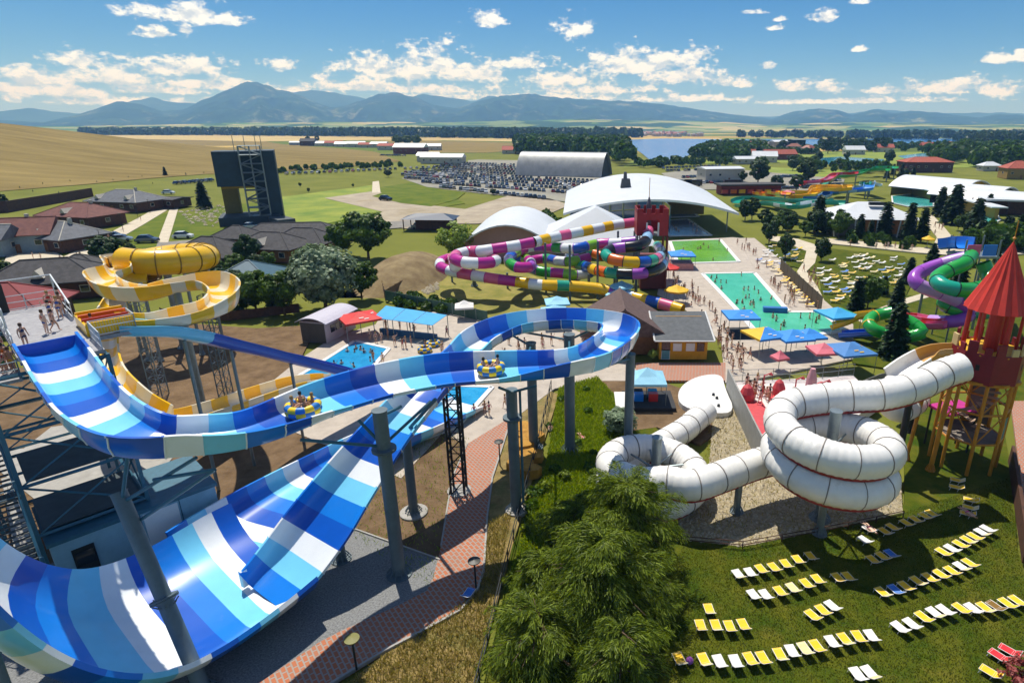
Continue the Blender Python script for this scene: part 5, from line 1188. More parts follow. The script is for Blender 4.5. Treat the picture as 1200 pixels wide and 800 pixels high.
def house(label, px, py, w, d, h, rh, rz, wall, roof, kind='hip', win=3, cat='house', chimney=False, group=None, name='house', over=.9, dormer=0):
    c = G(px, py); c.z = hz(c.x, c.y); rz = rad(rz)
    t = thing(name, label, cat, c, 0, group)
    mb = MB(); mb.box((c.x, c.y, c.z + h / 2), (w, d, h), rz); part('wall', mb, wall, t)
    W2, D2 = w / 2 + over, d / 2 + over; mb = MB(); z = c.z + h
    rl = max(0.0, W2 - D2) if kind == 'hip' else W2
    P = lambda x, y, zz: (*rot(c, x, y, rz), zz)
    v = [P(-W2, -D2, z), P(W2, -D2, z), P(W2, D2, z), P(-W2, D2, z), P(-rl, 0, z + rh), P(rl, 0, z + rh), P(-W2, -D2, z - .18), P(W2, -D2, z - .18), P(W2, D2, z - .18), P(-W2, D2, z - .18)]
    mb.add(v, [(0, 1, 5, 4), (1, 2, 5), (2, 3, 4, 5), (3, 0, 4), (9, 8, 7, 6), (6, 7, 1, 0), (7, 8, 2, 1), (8, 9, 3, 2), (9, 6, 0, 3)]); rf = part('roof', mb, roof, t)
    mb = MB(); mb.tube(P(-rl, 0, z + rh + .02), P(rl, 0, z + rh + .02), .14, 5)
    if kind == 'hip':
        for sx in (-1, 1):
            for sy in (-1, 1): mb.tube(P(sx * rl, 0, z + rh + .02), P(sx * W2, sy * D2, z + .03), .12, 5)
    part('ridge_cap', mb, PLAST if roof is SHINGG else roof, rf)
    for k in range(dormer):
        x = -w * .3 + k * w * .6 / max(1, dormer - 1) if dormer > 1 else 0
        mb = MB(); zc = z + rh * .25; a = [P(x - 1, -D2 * .85, zc), P(x + 1, -D2 * .85, zc), P(x, -D2 * .85, zc + 1.4), P(x, -D2 * .1, zc + 1.45), P(x - 1, -D2 * .3, zc + .3), P(x + 1, -D2 * .3, zc + .3)]
        mb.add(a, [(0, 1, 2), (0, 2, 3, 4), (1, 5, 3, 2)]); part('dormer', mb, PLAST, rf)
    if chimney: mb = MB(); mb.box((*rot(c, w * .2, .5, rz), z + rh), (.7, .7, 1.6), rz); part('chimney', mb, PLAST, rf)
    for side in (-1, 1):
        for k in range(win):
            x = (k + .5) / win * w - w / 2
            if side == -1 and k == win // 2:
                mb = MB(); mb.box((*rot(c, x, -(d / 2 + .03), rz), c.z + 1.05), (1.1, .1, 2.1), rz); part('door', mb, TIMBER2, t); continue
            wf = MB(); wf.box((*rot(c, x, side * (d / 2 + .03), rz), c.z + h * .55), (1.5, .1, 1.3), rz); f = part('window', wf, PLAST, t)
            g = MB(); g.box((*rot(c, x, side * (d / 2 + .07), rz), c.z + h * .55), (1.25, .06, 1.05), rz); part('pane', g, GLASS, f)
    for sx in (-1, 1):
        wf = MB(); wf.box((*rot(c, sx * (w / 2 + .03), 0, rz), c.z + h * .55), (.1, 1.5, 1.3), rz); f = part('window', wf, PLAST, t)
        g = MB(); g.box((*rot(c, sx * (w / 2 + .07), 0, rz), c.z + h * .55), (.06, 1.25, 1.05), rz); part('pane', g, GLASS, f)
    return t
house('long wooden house with grey hipped roof at the top of the village walk', 152, 246, 21, 13, 3.4, 3.6, -12, TIMBER, SHINGG, win=5, dormer=2, chimney=True)
house('low dark timber hall attached right of the long grey roofed house', 194, 243, 15, 9, 3.2, .5, -8, TIMBER, SHING, win=4, kind='gable')
house('wooden house with brown and grey roof in the middle of the village row', 100, 264, 19, 12, 3.4, 3.4, -14, TIMBER, SHINGR, win=4, dormer=1, chimney=True)
house('wooden house with grey hipped roof facing the pale plaza', 78, 290, 15, 11, 3.2, 3.4, -18, TIMBER, SHINGG, win=4, dormer=1, chimney=True)
house('long house with blue grey plaster front and brown red roof at the plaza', 22, 293, 17, 10, 4.2, 3.6, 20, PLASTB, SHINGR, win=4, kind='gable', chimney=True)
house('small grey gabled house at the far left edge by the plaza', -6, 298, 9, 8, 4, 3.0, 10, PLASTB, SHINGG, win=2, kind='gable')
house('dark roofed wooden house between the plaza and the yellow coil', 64, 345, 17, 10, 3.2, 3.4, 22, TIMBER, SHING, win=4, dormer=1)
house('dark wooden annex joined to the house beside the yellow coil', 100, 331, 9, 8, 3.0, 2.6, 22, TIMBER, SHING, win=2)
house('wooden house with dull red roof just behind the start tower', 8, 382, 14, 10, 3.4, 3.4, 15, TIMBER, mat('dull_red_roof', '#7b2528', rough=.7, var=.1), win=3)
house('dark hipped roof cottage right of the yellow coil by the road', 250, 311, 13, 10, 3, 3.4, -10, TIMBER, SHING, win=3)
house('small dark cottage behind the cottage by the road', 281, 288, 9, 7, 2.6, 2.6, -10, TIMBER, SHING, win=2)
house('dark roofed timber house behind the silvery tree', 322, 302, 14, 9, 3, 3.0, -10, TIMBER2, SHING, win=4, dormer=1)
house('dark roofed timber house between two leafy trees by the road', 360, 296, 13, 8, 3, 3.0, -8, TIMBER2, SHING, win=4)
house('long dark roof along the road behind the timber houses', 345, 283, 22, 7, 2.8, 2.2, 8, TIMBER, SHING, win=5)
house('square pavilion with teal pyramid roof among the trees', 296, 338, 9.5, 9, 2.6, 2.8, 5, TIMBER, mat('teal_roof', '#2d5566', rough=.6, var=.12), win=2, cat='pavilion', name='pavilion')
house('brown gabled wooden hut with dark open porch left of the yellow hut', 728, 402, 9.0, 9.5, 3.0, 3.6, 90, TIMBER2, mat('brown_roof', '#4e3a36', col2='#64504a', rough=.8, scale=2), kind='gable', win=2, cat='hut', name='hut', over=1.1)
# open carport
c = G(505, 268); t = thing('carport', 'blue flat roofed open shed standing alone on the gravel yard', 'carport', c)
mb = MB(); mb.add([(c.x - 8, c.y - 4, 3.2), (c.x + 8, c.y - 5, 3.2), (c.x + 8, c.y + 5, 3.2), (c.x - 8, c.y + 5, 3.2), (c.x - 4, c.y, 4.6), (c.x + 4, c.y, 4.6)], [(0, 1, 5, 4), (1, 2, 5), (2, 3, 4, 5), (3, 0, 4), (3, 2, 1, 0)]); part('roof', mb, mat('navy_roof', '#24384f', rough=.5, var=.1), t)
mb = MB(); mb.box((c.x + 1.5, c.y + 1, 1.6), (11, 6, 3.2)); part('wall', mb, TIMBER, t)
for dx in (-7, 7):
    for dy in (-4, 4): mb = MB(); mb.tube((c.x + dx, c.y + dy, 0), (c.x + dx, c.y + dy, 3.3), .15, 6); part('post', mb, TIMBER, t)
# dark timber wall behind the village
fb = MB(); A = G(10, 250); B = G(110, 232)
fb.wall([(G(-30, 252).x, G(-30, 252).y), (A.x, A.y), (B.x, B.y)], 0, 4.2, .3); single('palisade', fb, TIMBER, 'long dark brown timber palisade behind the village houses', 'fence')

# yellow hut
hx = G(800, 421); t = thing('hut', 'yellow wooden hut with grey sloping roof beside the pool deck', 'hut', hx)
YW = mat('yellow_planks', '#c58a12', col2='#d79c1d', rough=.65, scale=1.2, dirt=('#8f6a18', .8, .58, .4))
ww, dd, hh = 6.3, 5.2, 2.9; x0 = hx.x - ww / 2; y0 = hx.y
for i in range(15):
    mb = MB(); mb.box((hx.x, y0 - .02 + (.012 if i % 2 else 0), .1 + i * .195), (ww, .05, .186)); part('plank', mb, YW, t)
mb = MB(); mb.box((hx.x, y0 + dd / 2 + .05, hh / 2), (ww - .02, dd, hh)); part('wall', mb, YW, t)
mb = MB(); v = [(x0 - .7, y0 - .8, 2.9), (x0 + ww + .7, y0 - .8, 2.9), (x0 + ww + .7, y0 + dd + 1.2, 4.7), (x0 - .7, y0 + dd + 1.2, 4.7)]
mb.add(v + [(a, b, z - .2) for a, b, z in v], [(0, 1, 2, 3), (7, 6, 5, 4), (4, 5, 1, 0), (5, 6, 2, 1), (6, 7, 3, 2), (7, 4, 0, 3)]); rf = part('roof', mb, mat('grey_felt', '#4d5154', col2='#5f6366', rough=.85, scale=1.5, dirt=('#3f4244', .6, .56, .5)), t)
for s_ in (-.75, ww + .75): mb = MB(); mb.beam((x0 + s_, y0 - .85, 2.9), (x0 + s_, y0 + dd + 1.2, 4.72), .16); part('verge_board', mb, WHITEP, rf)
mb = MB(); mb.beam((x0 - .75, y0 - .85, 2.85), (x0 + ww + .75, y0 - .85, 2.85), .14); part('gutter', mb, WHITEP, rf)
for dx, w_, z_, h_, m_, nm in ((.85, 1.0, 1.9, 1.2, GLASS, 'window'), (2.35, 1.0, 1.75, .95, WHITEP, 'window'), (4.05, 1.0, 1.75, .95, WHITEP, 'window'), (5.4, .85, 1.75, 1.05, GLASS, 'window'), (.85, 1.0, .75, 1.3, mat('faded_teal', '#5b8f96', rough=.7), 'door')):
    mb = MB(); mb.box((x0 + dx, y0 - .07, z_), (w_ + .14, .06, h_ + .14)); f = part(nm, mb, TIMBER2 if m_ is GLASS else WHITEP, t); mb = MB(); mb.box((x0 + dx, y0 - .11, z_), (w_, .04, h_)); part('pane' if nm == 'window' else 'door_leaf', mb, m_, f)
# gable filler
mb = MB(); mb.box((hx.x, y0 + dd - .1, 3.6), (ww, .1, 1.6)); part('wall', mb, YW, t)

# white kiosk
kx = G(390, 401); t = thing('kiosk', 'white kiosk with pale curved roof and dark end wall beside the red canopy', 'kiosk', kx)
rz = rad(77); C_ = Vector((-37.0, 84.8, 0)); mb = MB(); mb.box((C_.x, C_.y, 1.5), (7.2, 4.0, 3.0), rz); part('wall', mb, mat('kiosk_wall', '#b9aab0', rough=.6, var=.06), t)
mb = MB(); n = 8
for i in range(n):
    f0, f1 = -1 + 2 * i / n, -1 + 2 * (i + 1) / n; q = []
    for f, e in ((f0, -1), (f1, -1), (f1, 1), (f0, 1)): q.append((*rot(C_, e * 4.0, f * 2.5, rz), 3.0 + .7 * (1 - f * f)))
    mb.add(q + [(a, b, c_ - .12) for a, b, c_ in q], [(0, 1, 2, 3), (7, 6, 5, 4), (4, 5, 1, 0), (6, 7, 3, 2)])
part('roof', mb, mat('kiosk_roof', '#b9b6c2', rough=.5, var=.05), t)
mb = MB(); mb.box((*rot(C_, -3.64, 0, rz), 1.45), (.08, 3.8, 2.8), rz); part('end_wall', mb, mat('dark_timber_wall', '#4b4440', rough=.8), t)
for x in (-2.0, -.9, .2): 
    mb = MB(); mb.box((*rot(C_, x, -2.03, rz), 1.8), (.9, .08, 1.1), rz); part('window', mb, GLASS, t)

# ------------------------------------------------------------------ big curved hall
def curved_roof(name, label, xl, xr, y0, y1, z_front, z_back, rise_f, rise_b, m, nx=24, ny=6, th=.6, facade=None):
    t = thing(name, label, 'hall', ((xl + xr) / 2, y0, 0)); n_st = 12
    def pt(u, v, dz=0):
        s = 2 * u - 1; z = (z_front + (z_back - z_front) * v) + (rise_f + (rise_b - rise_f) * v) * (1 - s * s)
        bow = (1 - s * s) * 3.0 * (1 - v)
        return (xl + (xr - xl) * u, y0 - bow + (y1 - y0) * v, z + dz)
    for k in range(n_st):
        mb = MB(); vs = []; nn = 3
        for i in range(nn):
            for j in range(ny + 1): vs.append(pt((k + i / (nn - 1)) / n_st, j / ny)); 
        o = len(vs); vs += [(a, b, c - th) for a, b, c in vs]; w = ny + 1
        fs = [(i * w + j, (i + 1) * w + j, (i + 1) * w + j + 1, i * w + j + 1) for i in range(nn - 1) for j in range(ny)]
        fs += [(f[3] + o, f[2] + o, f[1] + o, f[0] + o) for f in fs]
        for i in range(nn - 1): fs += [(i * w, i * w + o, (i + 1) * w + o, (i + 1) * w), (i * w + ny, (i + 1) * w + ny, (i + 1) * w + ny + o, i * w + ny + o)]
        if k == 0: fs += [(j + 1, j, j + o, j + 1 + o) for j in range(ny)]
        if k == n_st - 1: fs += [((nn - 1) * w + j, (nn - 1) * w + j + 1, (nn - 1) * w + j + 1 + o, (nn - 1) * w + j + o) for j in range(ny)]
        mb.add(vs, fs); auto_smooth(part('roof_sheet', mb, m, t), 30)
    return t, pt
L_ = GY(660, 248, 172); R_ = GY(866, 254, 172)
dome, dpt = curved_roof('swimming_hall', 'big glass fronted swimming hall under a sweeping white curved roof', L_.x, R_.x, 172, 219, 6.0, 7.5, 4.2, 6.0, WROOF)
for i in (0, 1, 2, 3, 4, 5, 6, 7, 12):
    u = .04 + i * .92 / 12; p = dpt(u, .12); mb = MB(); mb.tube((p[0], p[1], 0), (p[0], p[1], p[2] - .6), .22, 6); part('column', mb, STEEL, dome)
for i in range(7):
    u0, u1 = .04 + i * .92 / 12, .04 + (i + 1) * .92 / 12; a, b = dpt(u0, .14), dpt(u1, .14)
    for k in range(3):
        f0, f1 = k / 3, (k + 1) / 3
        mb = MB(); mb.quad((a[0] + .2, a[1], (a[2] - .8) * f0 + .15), (b[0] - .2, b[1], (b[2] - .8) * f0 + .15), (b[0] - .2, b[1], (b[2] - .8) * f1 - .1), (a[0] + .2, a[1], (a[2] - .8) * f1 - .1)); part('glass_pane', mb, mat('hall_glass', '#2c5a86', rough=.08, var=.35, scale=.15, spec=.8), dome)
mb = MB()
for k in range(1, 3):
    for i in range(7):
        u0, u1 = .04 + i * .92 / 12, .04 + (i + 1) * .92 / 12; a, b = dpt(u0, .137), dpt(u1, .137); mb.tube((a[0], a[1], (a[2] - .8) * k / 3), (b[0], b[1], (b[2] - .8) * k / 3), .1, 4)
part('mullion', mb, STEEL, dome)
pool('covered_pool', [(780, 244), (808, 243), (818, 254), (784, 255)], INDW, 'inner blue pool deeper under the right half of the curved roof', rimw=.9)
a, b = dpt(.62, .9), dpt(.97, .9); mb = MB(); mb.wall([(a[0], a[1]), (b[0], b[1])], 0, 6.0, .4); part('back_wall', mb, mat('ochre_hall', '#8a7430', rough=.7, var=.2), dome)
mb = MB(); mb.wall([(dpt(.62, .14)[0], dpt(.62, .14)[1]), (a[0], a[1])], 0, 7.5, .3); part('side_wall', mb, mat('hall_glass', '#2c5a86'), dome)
p = dpt(.38, .35); mb = MB(); mb.box((p[0], p[1] + 5, p[2] + 1.2), (3.4, 3, 3.2), top=.7); mb.box((p[0] - .2, p[1] + 5, p[2] + 3.6), (1.2, 1.2, 2.4), top=.7); part('vent_stack', mb, mat('dark_stone', '#4d4f52', rough=.8), dome)
# white marquee in front of the hall
tc_ = G(706, 302); t = thing('marquee', 'white peaked marquee roof between the swimming hall and the red castle', 'marquee', tc_)
cx_, cy_ = GY(712, 270, 150).x, 150
mb = MB(); cx_ -= 4; w, d = 15, 11; e = 3.0; ap = 10.6
vs = [(cx_ - w, cy_ - d, e), (cx_ + w, cy_ - d, e), (cx_ + w, cy_ + d, e), (cx_ - w, cy_ + d, e), (cx_ + 1, cy_ - 2, ap), (cx_ + 1, cy_ + 3, ap)]
mb.add(vs, [(0, 1, 4), (1, 2, 5, 4), (2, 3, 5), (3, 0, 4, 5), (3, 2, 1, 0)]); part('canopy', mb, WROOF, t)
for sx in (-1, 1):
    for sy in (-1, 1): mb = MB(); mb.tube((cx_ + sx * (w - .5), cy_ + sy * (d - .5), 0), (cx_ + sx * (w - .5), cy_ + sy * (d - .5), e), .15, 6); part('post', mb, STEEL, t)
mb = MB(); mb.box((cx_, cy_ + 1, 1.4), (w * 1.8, d * 1.6, 2.8)); part('wall', mb, PLAST, t)
# smaller arched hall
def barrel(name, label, cx, y0, y1, hw, z_e, rise, m, end=None, rz=0.0, ns=6, cat='hall'):
    t = thing(name, label, cat, (cx, y0, 0)); n = 12; cr, sr_ = math.cos(rz), math.sin(rz); yc = (y0 + y1) / 2
    def P(x, y, z): return (cx + (x) * cr - (y - yc) * sr_, yc + x * sr_ + (y - yc) * cr, z)
    prof = [(-hw + 2 * hw * i / n, z_e + rise * math.sin(math.pi * i / n) ** .85) for i in range(n + 1)]
    for k in range(ns):
        a, b = y0 + (y1 - y0) * k / ns, y0 + (y1 - y0) * (k + 1) / ns; mb = MB()
        vs = [P(x, yy, z) for yy in (a, b) for x, z in prof] + [P(x, yy, z - .35) for yy in (a, b) for x, z in prof]; o = 2 * (n + 1)
        fs = [(i, i + 1, n + 2 + i, n + 1 + i) for i in range(n)]; fs += [(f[3] + o, f[2] + o, f[1] + o, f[0] + o) for f in fs]
        fs += [(i, i + o, i + 1 + o, i + 1) for i in range(n)] if k == 0 else []
        fs += [(n + 1 + i, n + 2 + i, n + 2 + i + o, n + 1 + i + o) for i in range(n)] if k == ns - 1 else []
        mb.add(vs, fs); auto_smooth(part('roof_sheet', mb, m, t), 30)
    for yy in (y0 + 1.5, y1 - 1.5):
        mb = MB(); q = [P(x * .97, yy, z - .4) for x, z in prof]; q = q + [P(hw * .97, yy, 0), P(-hw * .97, yy, 0)]; mb.add(q, [tuple(range(len(q)))]); part('end_wall', mb, end or PLAST, t)
    return t
a_ = GY(550, 283, 140); b_ = GY(655, 272, 160)
barrel('arched_hall', 'low white arched roof hall with pinkish front behind the pink coil', GY(600, 280, 150).x, 138, 172, 11.5, 2.6, 5.4, WROOF, mat('pink_plaster', '#a8867c', rough=.8, var=.06))
hl = GY(612, 205, 395); 
barrel('hangar', 'grey barrel vaulted hangar with dark open end beside the car park', GY(661, 200, 395).x, 366, 422, 12.5, 0.4, 13.6, mat('hangar_sheet', '#75797b', col2='#8f9394', rough=.5, metal=.3, scale=.25, dirt=('#55585a', .5, .56, .6)), mat('hangar_inner_shade', '#2a2f33', rough=.7), rz=rad(72), ns=14)  # dark end sheets paint the shade inside the open vault
# dark cube with climbing scaffold
DK = mat('dark_cladding', '#122b36', col2='#19384a', rough=.55, scale=.4)
b0 = G(285, 262); Yc = b0.y
def cubepx(px, py, Y): return GY(px, py, Y)
tl_, tr_ = GY(246, 177, Yc), GY(323, 176, Yc); br_ = GY(330, 249, Yc)
t = thing('screen_building', 'dark teal windowless block on a cantilever with steel stair scaffold in the meadow', 'building', (b0.x, Yc, 0))
wx0, wx1 = tl_.x + 1.0, tr_.x - 2.0; zt = tl_.z
k = 5
mb = MB(); xm = wx0 + (wx1 - wx0) * .62; mb.box(((xm + wx1) / 2, Yc + 5, zt / 2), (wx1 - xm, 12, zt)); part('wall', mb, DK, t)
mb = MB(); mb.box(((wx0 + xm) / 2, Yc + 5, zt * .76), (xm - wx0, 11.98, zt * .47)); part('upper_block', mb, DK, t)
mb = MB(); mb.box(((wx0 + xm) / 2 + .5, Yc + 5.5, zt * .505), (xm - wx0 - 1, 11, .5)); part('soffit', mb, mat('ochre', '#a8841c', rough=.7), t)
mb = MB(); mb.box((wx0 + 2.5, Yc + 8, zt * .26), (4.5, 5, zt * .5)); part('core', mb, mat('ochre_wall', '#6f611e', rough=.7), t)
mb = MB(); mb.box(((wx0 + wx1) / 2 - 1, Yc + 2, 1.3), (wx1 - wx0, 13, 2.6)); part('plinth', mb, mat('plinth_grey', '#2c3a42', rough=.7), t)
sx0 = wx0 + (wx1 - wx0) * .44; 
for lv in range(8):
    z = 2.6 + lv * (zt + 1.5 - 2.6) / 8; dz = (zt + 1.5 - 2.6) / 8; mb = MB()
    for x in (sx0, sx0 + 3, sx0 + 6):
        for y in (Yc - 4.5, Yc - 1.3): mb.tube((x, y, z), (x, y, z + dz), .13, 4)
    for y in (Yc - 4.5, Yc - 1.3): mb.tube((sx0, y, z + dz), (sx0 + 6, y, z + dz), .13, 4); mb.tube((sx0 + (lv % 2) * 6, y, z), (sx0 + 6 - (lv % 2) * 6, y, z + dz), .12, 4)
    mb.box((sx0 + 3, Yc - 2.9, z + .1), (6, 3, .12)); part('scaffold_bay', mb, STEEL, t)
for x in (sx0 - 1, sx0 + 2, sx0 + 5, sx0 + 6.5): mb = MB(); mb.tube((x, Yc - 3, zt), (x, Yc - 3, zt + 4.5), .09, 4); part('mast', mb, STEEL, t)
mb = MB(); A = Vector((sx0 + 6, Yc - 4, 2.5)); mb.box((A.x + 3, A.y - 5, 1.2), (5, 9, 2.2), .35); part('ramp', mb, mat('ramp_grey', '#3d464b', rough=.7), t)
t.rotation_euler = (0, 0, rad(24))

# ------------------------------------------------------------------ far halls, farm and restaurant
def shed(label, px, py, w, d, h, rh, rz, wall, roof, kind='gable', cat='building', name='building', win=4): return house(label, px, py, w, d, h, rh, rz, wall, roof, kind=kind, win=win, cat=cat, name=name, over=.6)
RTILE = mat('red_tile', '#8e3f2c', col2='#a65440', rough=.8, scale=.8)
BRICK = mat('brick_wall', '#6e3a2e', rough=.85, var=.15)
shed('long brick farmhouse with white roof below the three round trees', 482, 181, 34, 16, 7, 4, -6, BRICK, WROOF, win=6)
shed('white roofed farm shed nearest the car park', 520, 192, 34, 14, 5, 2.5, -4, PLAST, WROOF, win=6)
shed('small white shed left of the farm shed near the car park', 503, 190, 18, 10, 5, 2.5, -4, PLAST, GROOF, win=3)
shed('pink roofed barn behind the brick farmhouse', 458, 176, 30, 14, 5, 3, -8, PLAST, RTILE, win=4)
shed('low white barn at the far end of the farm row', 445, 173, 24, 12, 5, 3, -8, PLAST, WROOF, win=3)
shed('pale house right of the brick farmhouse', 507, 176, 22, 12, 5, 3, 4, PLAST, WROOF, win=3)
shed('red roofed house left of the hangar wood', 605, 180, 30, 14, 4, 4, 0, PLAST, RTILE, win=3)
shed('dark house beside two tall trees in the wheat', 362, 171, 22, 14, 7, 4, 5, TIMBER, SHING, win=3)
shed('blue grey barn left of the dark house in the wheat', 350, 170, 26, 10, 4, 2, 5, PLASTB, GROOF, win=3)
for i, (px, py, lab) in enumerate(((380, 171, 'low farm building first right of the dark house in the wheat'), (392, 171.5, 'low farm building second right of the dark house in the wheat'), (404, 172, 'low farm building third right of the dark house in the wheat'), (418, 172.5, 'low farm building at the right end of the wheat field row'), (432, 173, 'low red roofed building closing the wheat field row'))):
    shed(lab, px, py, 26, 12, 4 + i % 2, 3, 5, PLAST, (WROOF, RTILE, GROOF)[i % 3], win=3)
shed('white box building with stepped roof above the meadow', 843, 212, 22, 14, 7, .8, 10, PLAST, WROOF, win=4)
shed('long low white building beyond the meadow near the lake', 875, 192, 22, 9, 4, 2, 10, PLAST, WROOF, win=4)
shed('pink roofed house behind the white box building', 872, 185, 20, 12, 4, 4, 0, PLAST, RTILE, win=3)
shed('grey glass office block near the lake arm', 932, 178, 16, 14, 14, .6, 10, GLASS, GROOF, win=5)
shed('white hall left of the grey glass office block', 915, 177, 26, 14, 11, 2, 10, PLAST, WROOF, win=5)
shed('long red brick house in front of the office block', 912, 187, 30, 12, 5, 4, 8, BRICK, RTILE, win=5)
shed('red roofed lakeside restaurant with dark verandah', 1082, 201, 30, 16, 6.5, 3.0, -3, TIMBER, RTILE, kind='hip', win=6)
shed('red roofed chalet at the right edge by the wood', 1190, 209, 15, 12, 6, 4, -10, mat('ochre_plaster', '#8d7233', rough=.8), RTILE, kind='hip', win=3)
shed('low house with small white dome by the wood', 1158, 200, 12, 8, 3.5, 2.5, 0, PLAST, WROOF, kind='hip', win=2)
for px, py, lab in ((1088, 175, 'pink roofed house left of three by the eastern wood'), (1101, 176, 'pink roofed house in the middle of three by the eastern wood'), (1118, 174, 'pink roofed house right of three by the eastern wood'), (1000, 181, 'small white house on the far pond shore'), (1035, 178, 'small pink house above the far pond'), (895, 190, 'low white house beside the big round meadow tree')):
    shed(lab, px, py, 20, 12, 5, 4, RNG.uniform(-10, 10), PLAST, RTILE if 'pink' in lab else WROOF, win=3)
# dark flat roof with red stalls
c = G(880, 228); t = thing('market_hall', 'long dark flat roofed stall hall with red fronts behind the pines', 'building', c)
mb = MB(); mb.box((c.x, c.y + 4, 4.2), (30, 10, .7), .12); part('roof', mb, mat('dark_flat_roof', '#3a3a3c', rough=.8), t)
mb = MB(); mb.box((c.x, c.y + 5, 1.9), (28, 7, 3.8), .12); part('wall', mb, mat('stall_red', '#7e2a26', rough=.7), t)
for k in range(7): mb = MB(); mb.box((c.x - 12 + k * 4, c.y + .9 - 1.4 + k * .48, 1.3), (2.8, .8, 1.6), .12); part('stall', mb, (S_RED, S_ORANGE, S_YEL)[k % 3], t)
# big white halls right
g1 = G(1100, 225); 
barrel('sports_hall', 'long white arched hall with yellow base, left of the two joined halls', GY(1112, 205, 262).x, 250, 284, 10.5, 4, 4.5, WROOF, mat('ochre_panel', '#a07f2a', rough=.7), rz=rad(25), ns=6)
barrel('sports_hall', 'white arched hall with glazed front joined right of the long arched hall', GY(1150, 212, 240).x, 230, 256, 9.5, 3.5, 4.2, WROOF, GLASS, rz=rad(30), ns=5)
barrel('sports_hall', 'smallest white arched hall, last of the three toward the right edge', GY(1180, 216, 226).x, 218, 238, 8, 3.5, 3.4, WROOF, GLASS, rz=rad(32), ns=4)
cw = thing('covered_walk', 'long white canopy walkway on ochre wall running in front of the arched halls', 'covered walk', G(1130, 236))
A, B = G(1072, 217, 4), G(1172, 243, 4); mb = MB(); mb.wall([(A.x, A.y), (B.x, B.y)], 3.7, 4.1, 5.0); part('canopy', mb, WROOF, cw); mb = MB(); mb.wall([(A.x, A.y + 1), (B.x, B.y + 1)], 0, 3.65, 1.2); part('wall', mb, MATS['ochre_panel'], cw)
pv = thing('pavilion', 'open pavilion with flat white roof beside the small turquoise pool', 'pavilion', G(1182, 256))
A, B = G(1182, 252), 0; mb = MB(); mb.box((A.x, A.y + 4, 5.0), (14, 10, .6), -.35); part('roof', mb, WROOF, pv); mb = MB(); mb.box((A.x + 1, A.y + 6, 2.3), (14, 8, 4.6), -.35); part('wall', mb, TIMBER, pv)
for dx, dy in ((-7, -1), (7, -5), (0, -3), (-6, 8), (8, 4)): mb = MB(); mb.tube((A.x + dx, A.y + 4 + dy, 0), (A.x + dx, A.y + 4 + dy, 4.8), .2, 6); part('post', mb, TIMBER, pv)
# white gabled restaurant hall
wr = thing('restaurant', 'restaurant with broad white four sided roof and orange lit front among cypresses', 'restaurant', G(1030, 280))
c = G(1028, 277); c.y += 8; w, d, e, ap = 12, 9.5, 4.8, 8.6; rz = rad(-6)
mb = MB(); P = lambda x, y, z: (*rot(c, x, y, rz), z)
mb.add([P(-w, -d, e), P(w, -d, e), P(w, d, e), P(-w, d, e), P(-3, 0, ap), P(3, 0, ap)], [(0, 1, 5, 4), (1, 2, 5), (2, 3, 4, 5), (3, 0, 4), (3, 2, 1, 0)]); part('roof', mb, WROOF, wr)
mb = MB(); mb.box((c.x, c.y, 2.5), (w * 1.8, d * 1.7, 5.0), rz); part('wall', mb, mat('grey_cladding', '#6d6a64', rough=.8, var=.1), wr)
for k in range(4): mb = MB(); mb.box((*rot(c, -1.5 + k * 3.2, -d * .86, rz), 2.6), (3.0, .2, 3.6), rz); part('front_panel', mb, mat('orange_front', '#a0611b', rough=.6, var=.3, scale=.8), wr)
for k in range(-2, 3): mb = MB(); mb.tube(P(k * 5.6, -d + .4, 0), P(k * 6, -d + .4, e), .2, 6); part('post', mb, WHITEP, wr)
mb = MB(); mb.box(P(1.5, -3, ap - .2), (5, 1.2, .8), rz); part('roof_unit', mb, DARKST, wr)
# ------------------------------------------------------------------ trees
BARK = mat('bark', '#4a3a2b', col2='#6a5641', rough=.9, scale=4, bump=.03, bscale=12)
LEAF = {'broad': leafmat('leaf_green', '#2f4d14', '#5c7a22', .35), 'dark': leafmat('leaf_dark', '#1c3811', '#38561c', .25), 'silver': leafmat('leaf_silver', '#5d7452', '#93a585', .25),
        'conifer': leafmat('needle_dark', '#142a10', '#2c4a1c', .15), 'light': leafmat('leaf_light', '#64802c', '#9aae52', .4), 'larch': leafmat('larch_green', '#2c440b', '#8ea032', .38), 'red': leafmat('leaf_red', '#7a3230', '#bd7068', .35)}
def trunk_mesh(h, r, limbs, seed):
    rr = random.Random(seed); mb = MB(); p = Vector((0, 0, -.1)); segs = 5
    pts = [p + Vector((rr.uniform(-.03, .03) * h * i / segs, rr.uniform(-.03, .03) * h * i / segs, h * .75 * i / segs)) for i in range(segs + 1)]
    for i in range(segs): mb.tube(pts[i], pts[i + 1], r * (1 - .8 * i / segs), 7, r * (1 - .8 * (i + 1) / segs), cap=False)
    for k in range(limbs):
        f = rr.uniform(.3, .9); a = pts[min(segs - 1, int(f * segs))]; t = rr.uniform(0, 6.28); L = h * rr.uniform(.2, .35)
        b = a + Vector((math.cos(t) * L, math.sin(t) * L, L * rr.uniform(.5, 1.0))); mb.tube(a, b, r * .4, 5, r * .12, cap=False)
    return mesh_of('trunk', mb, BARK, smooth=True)
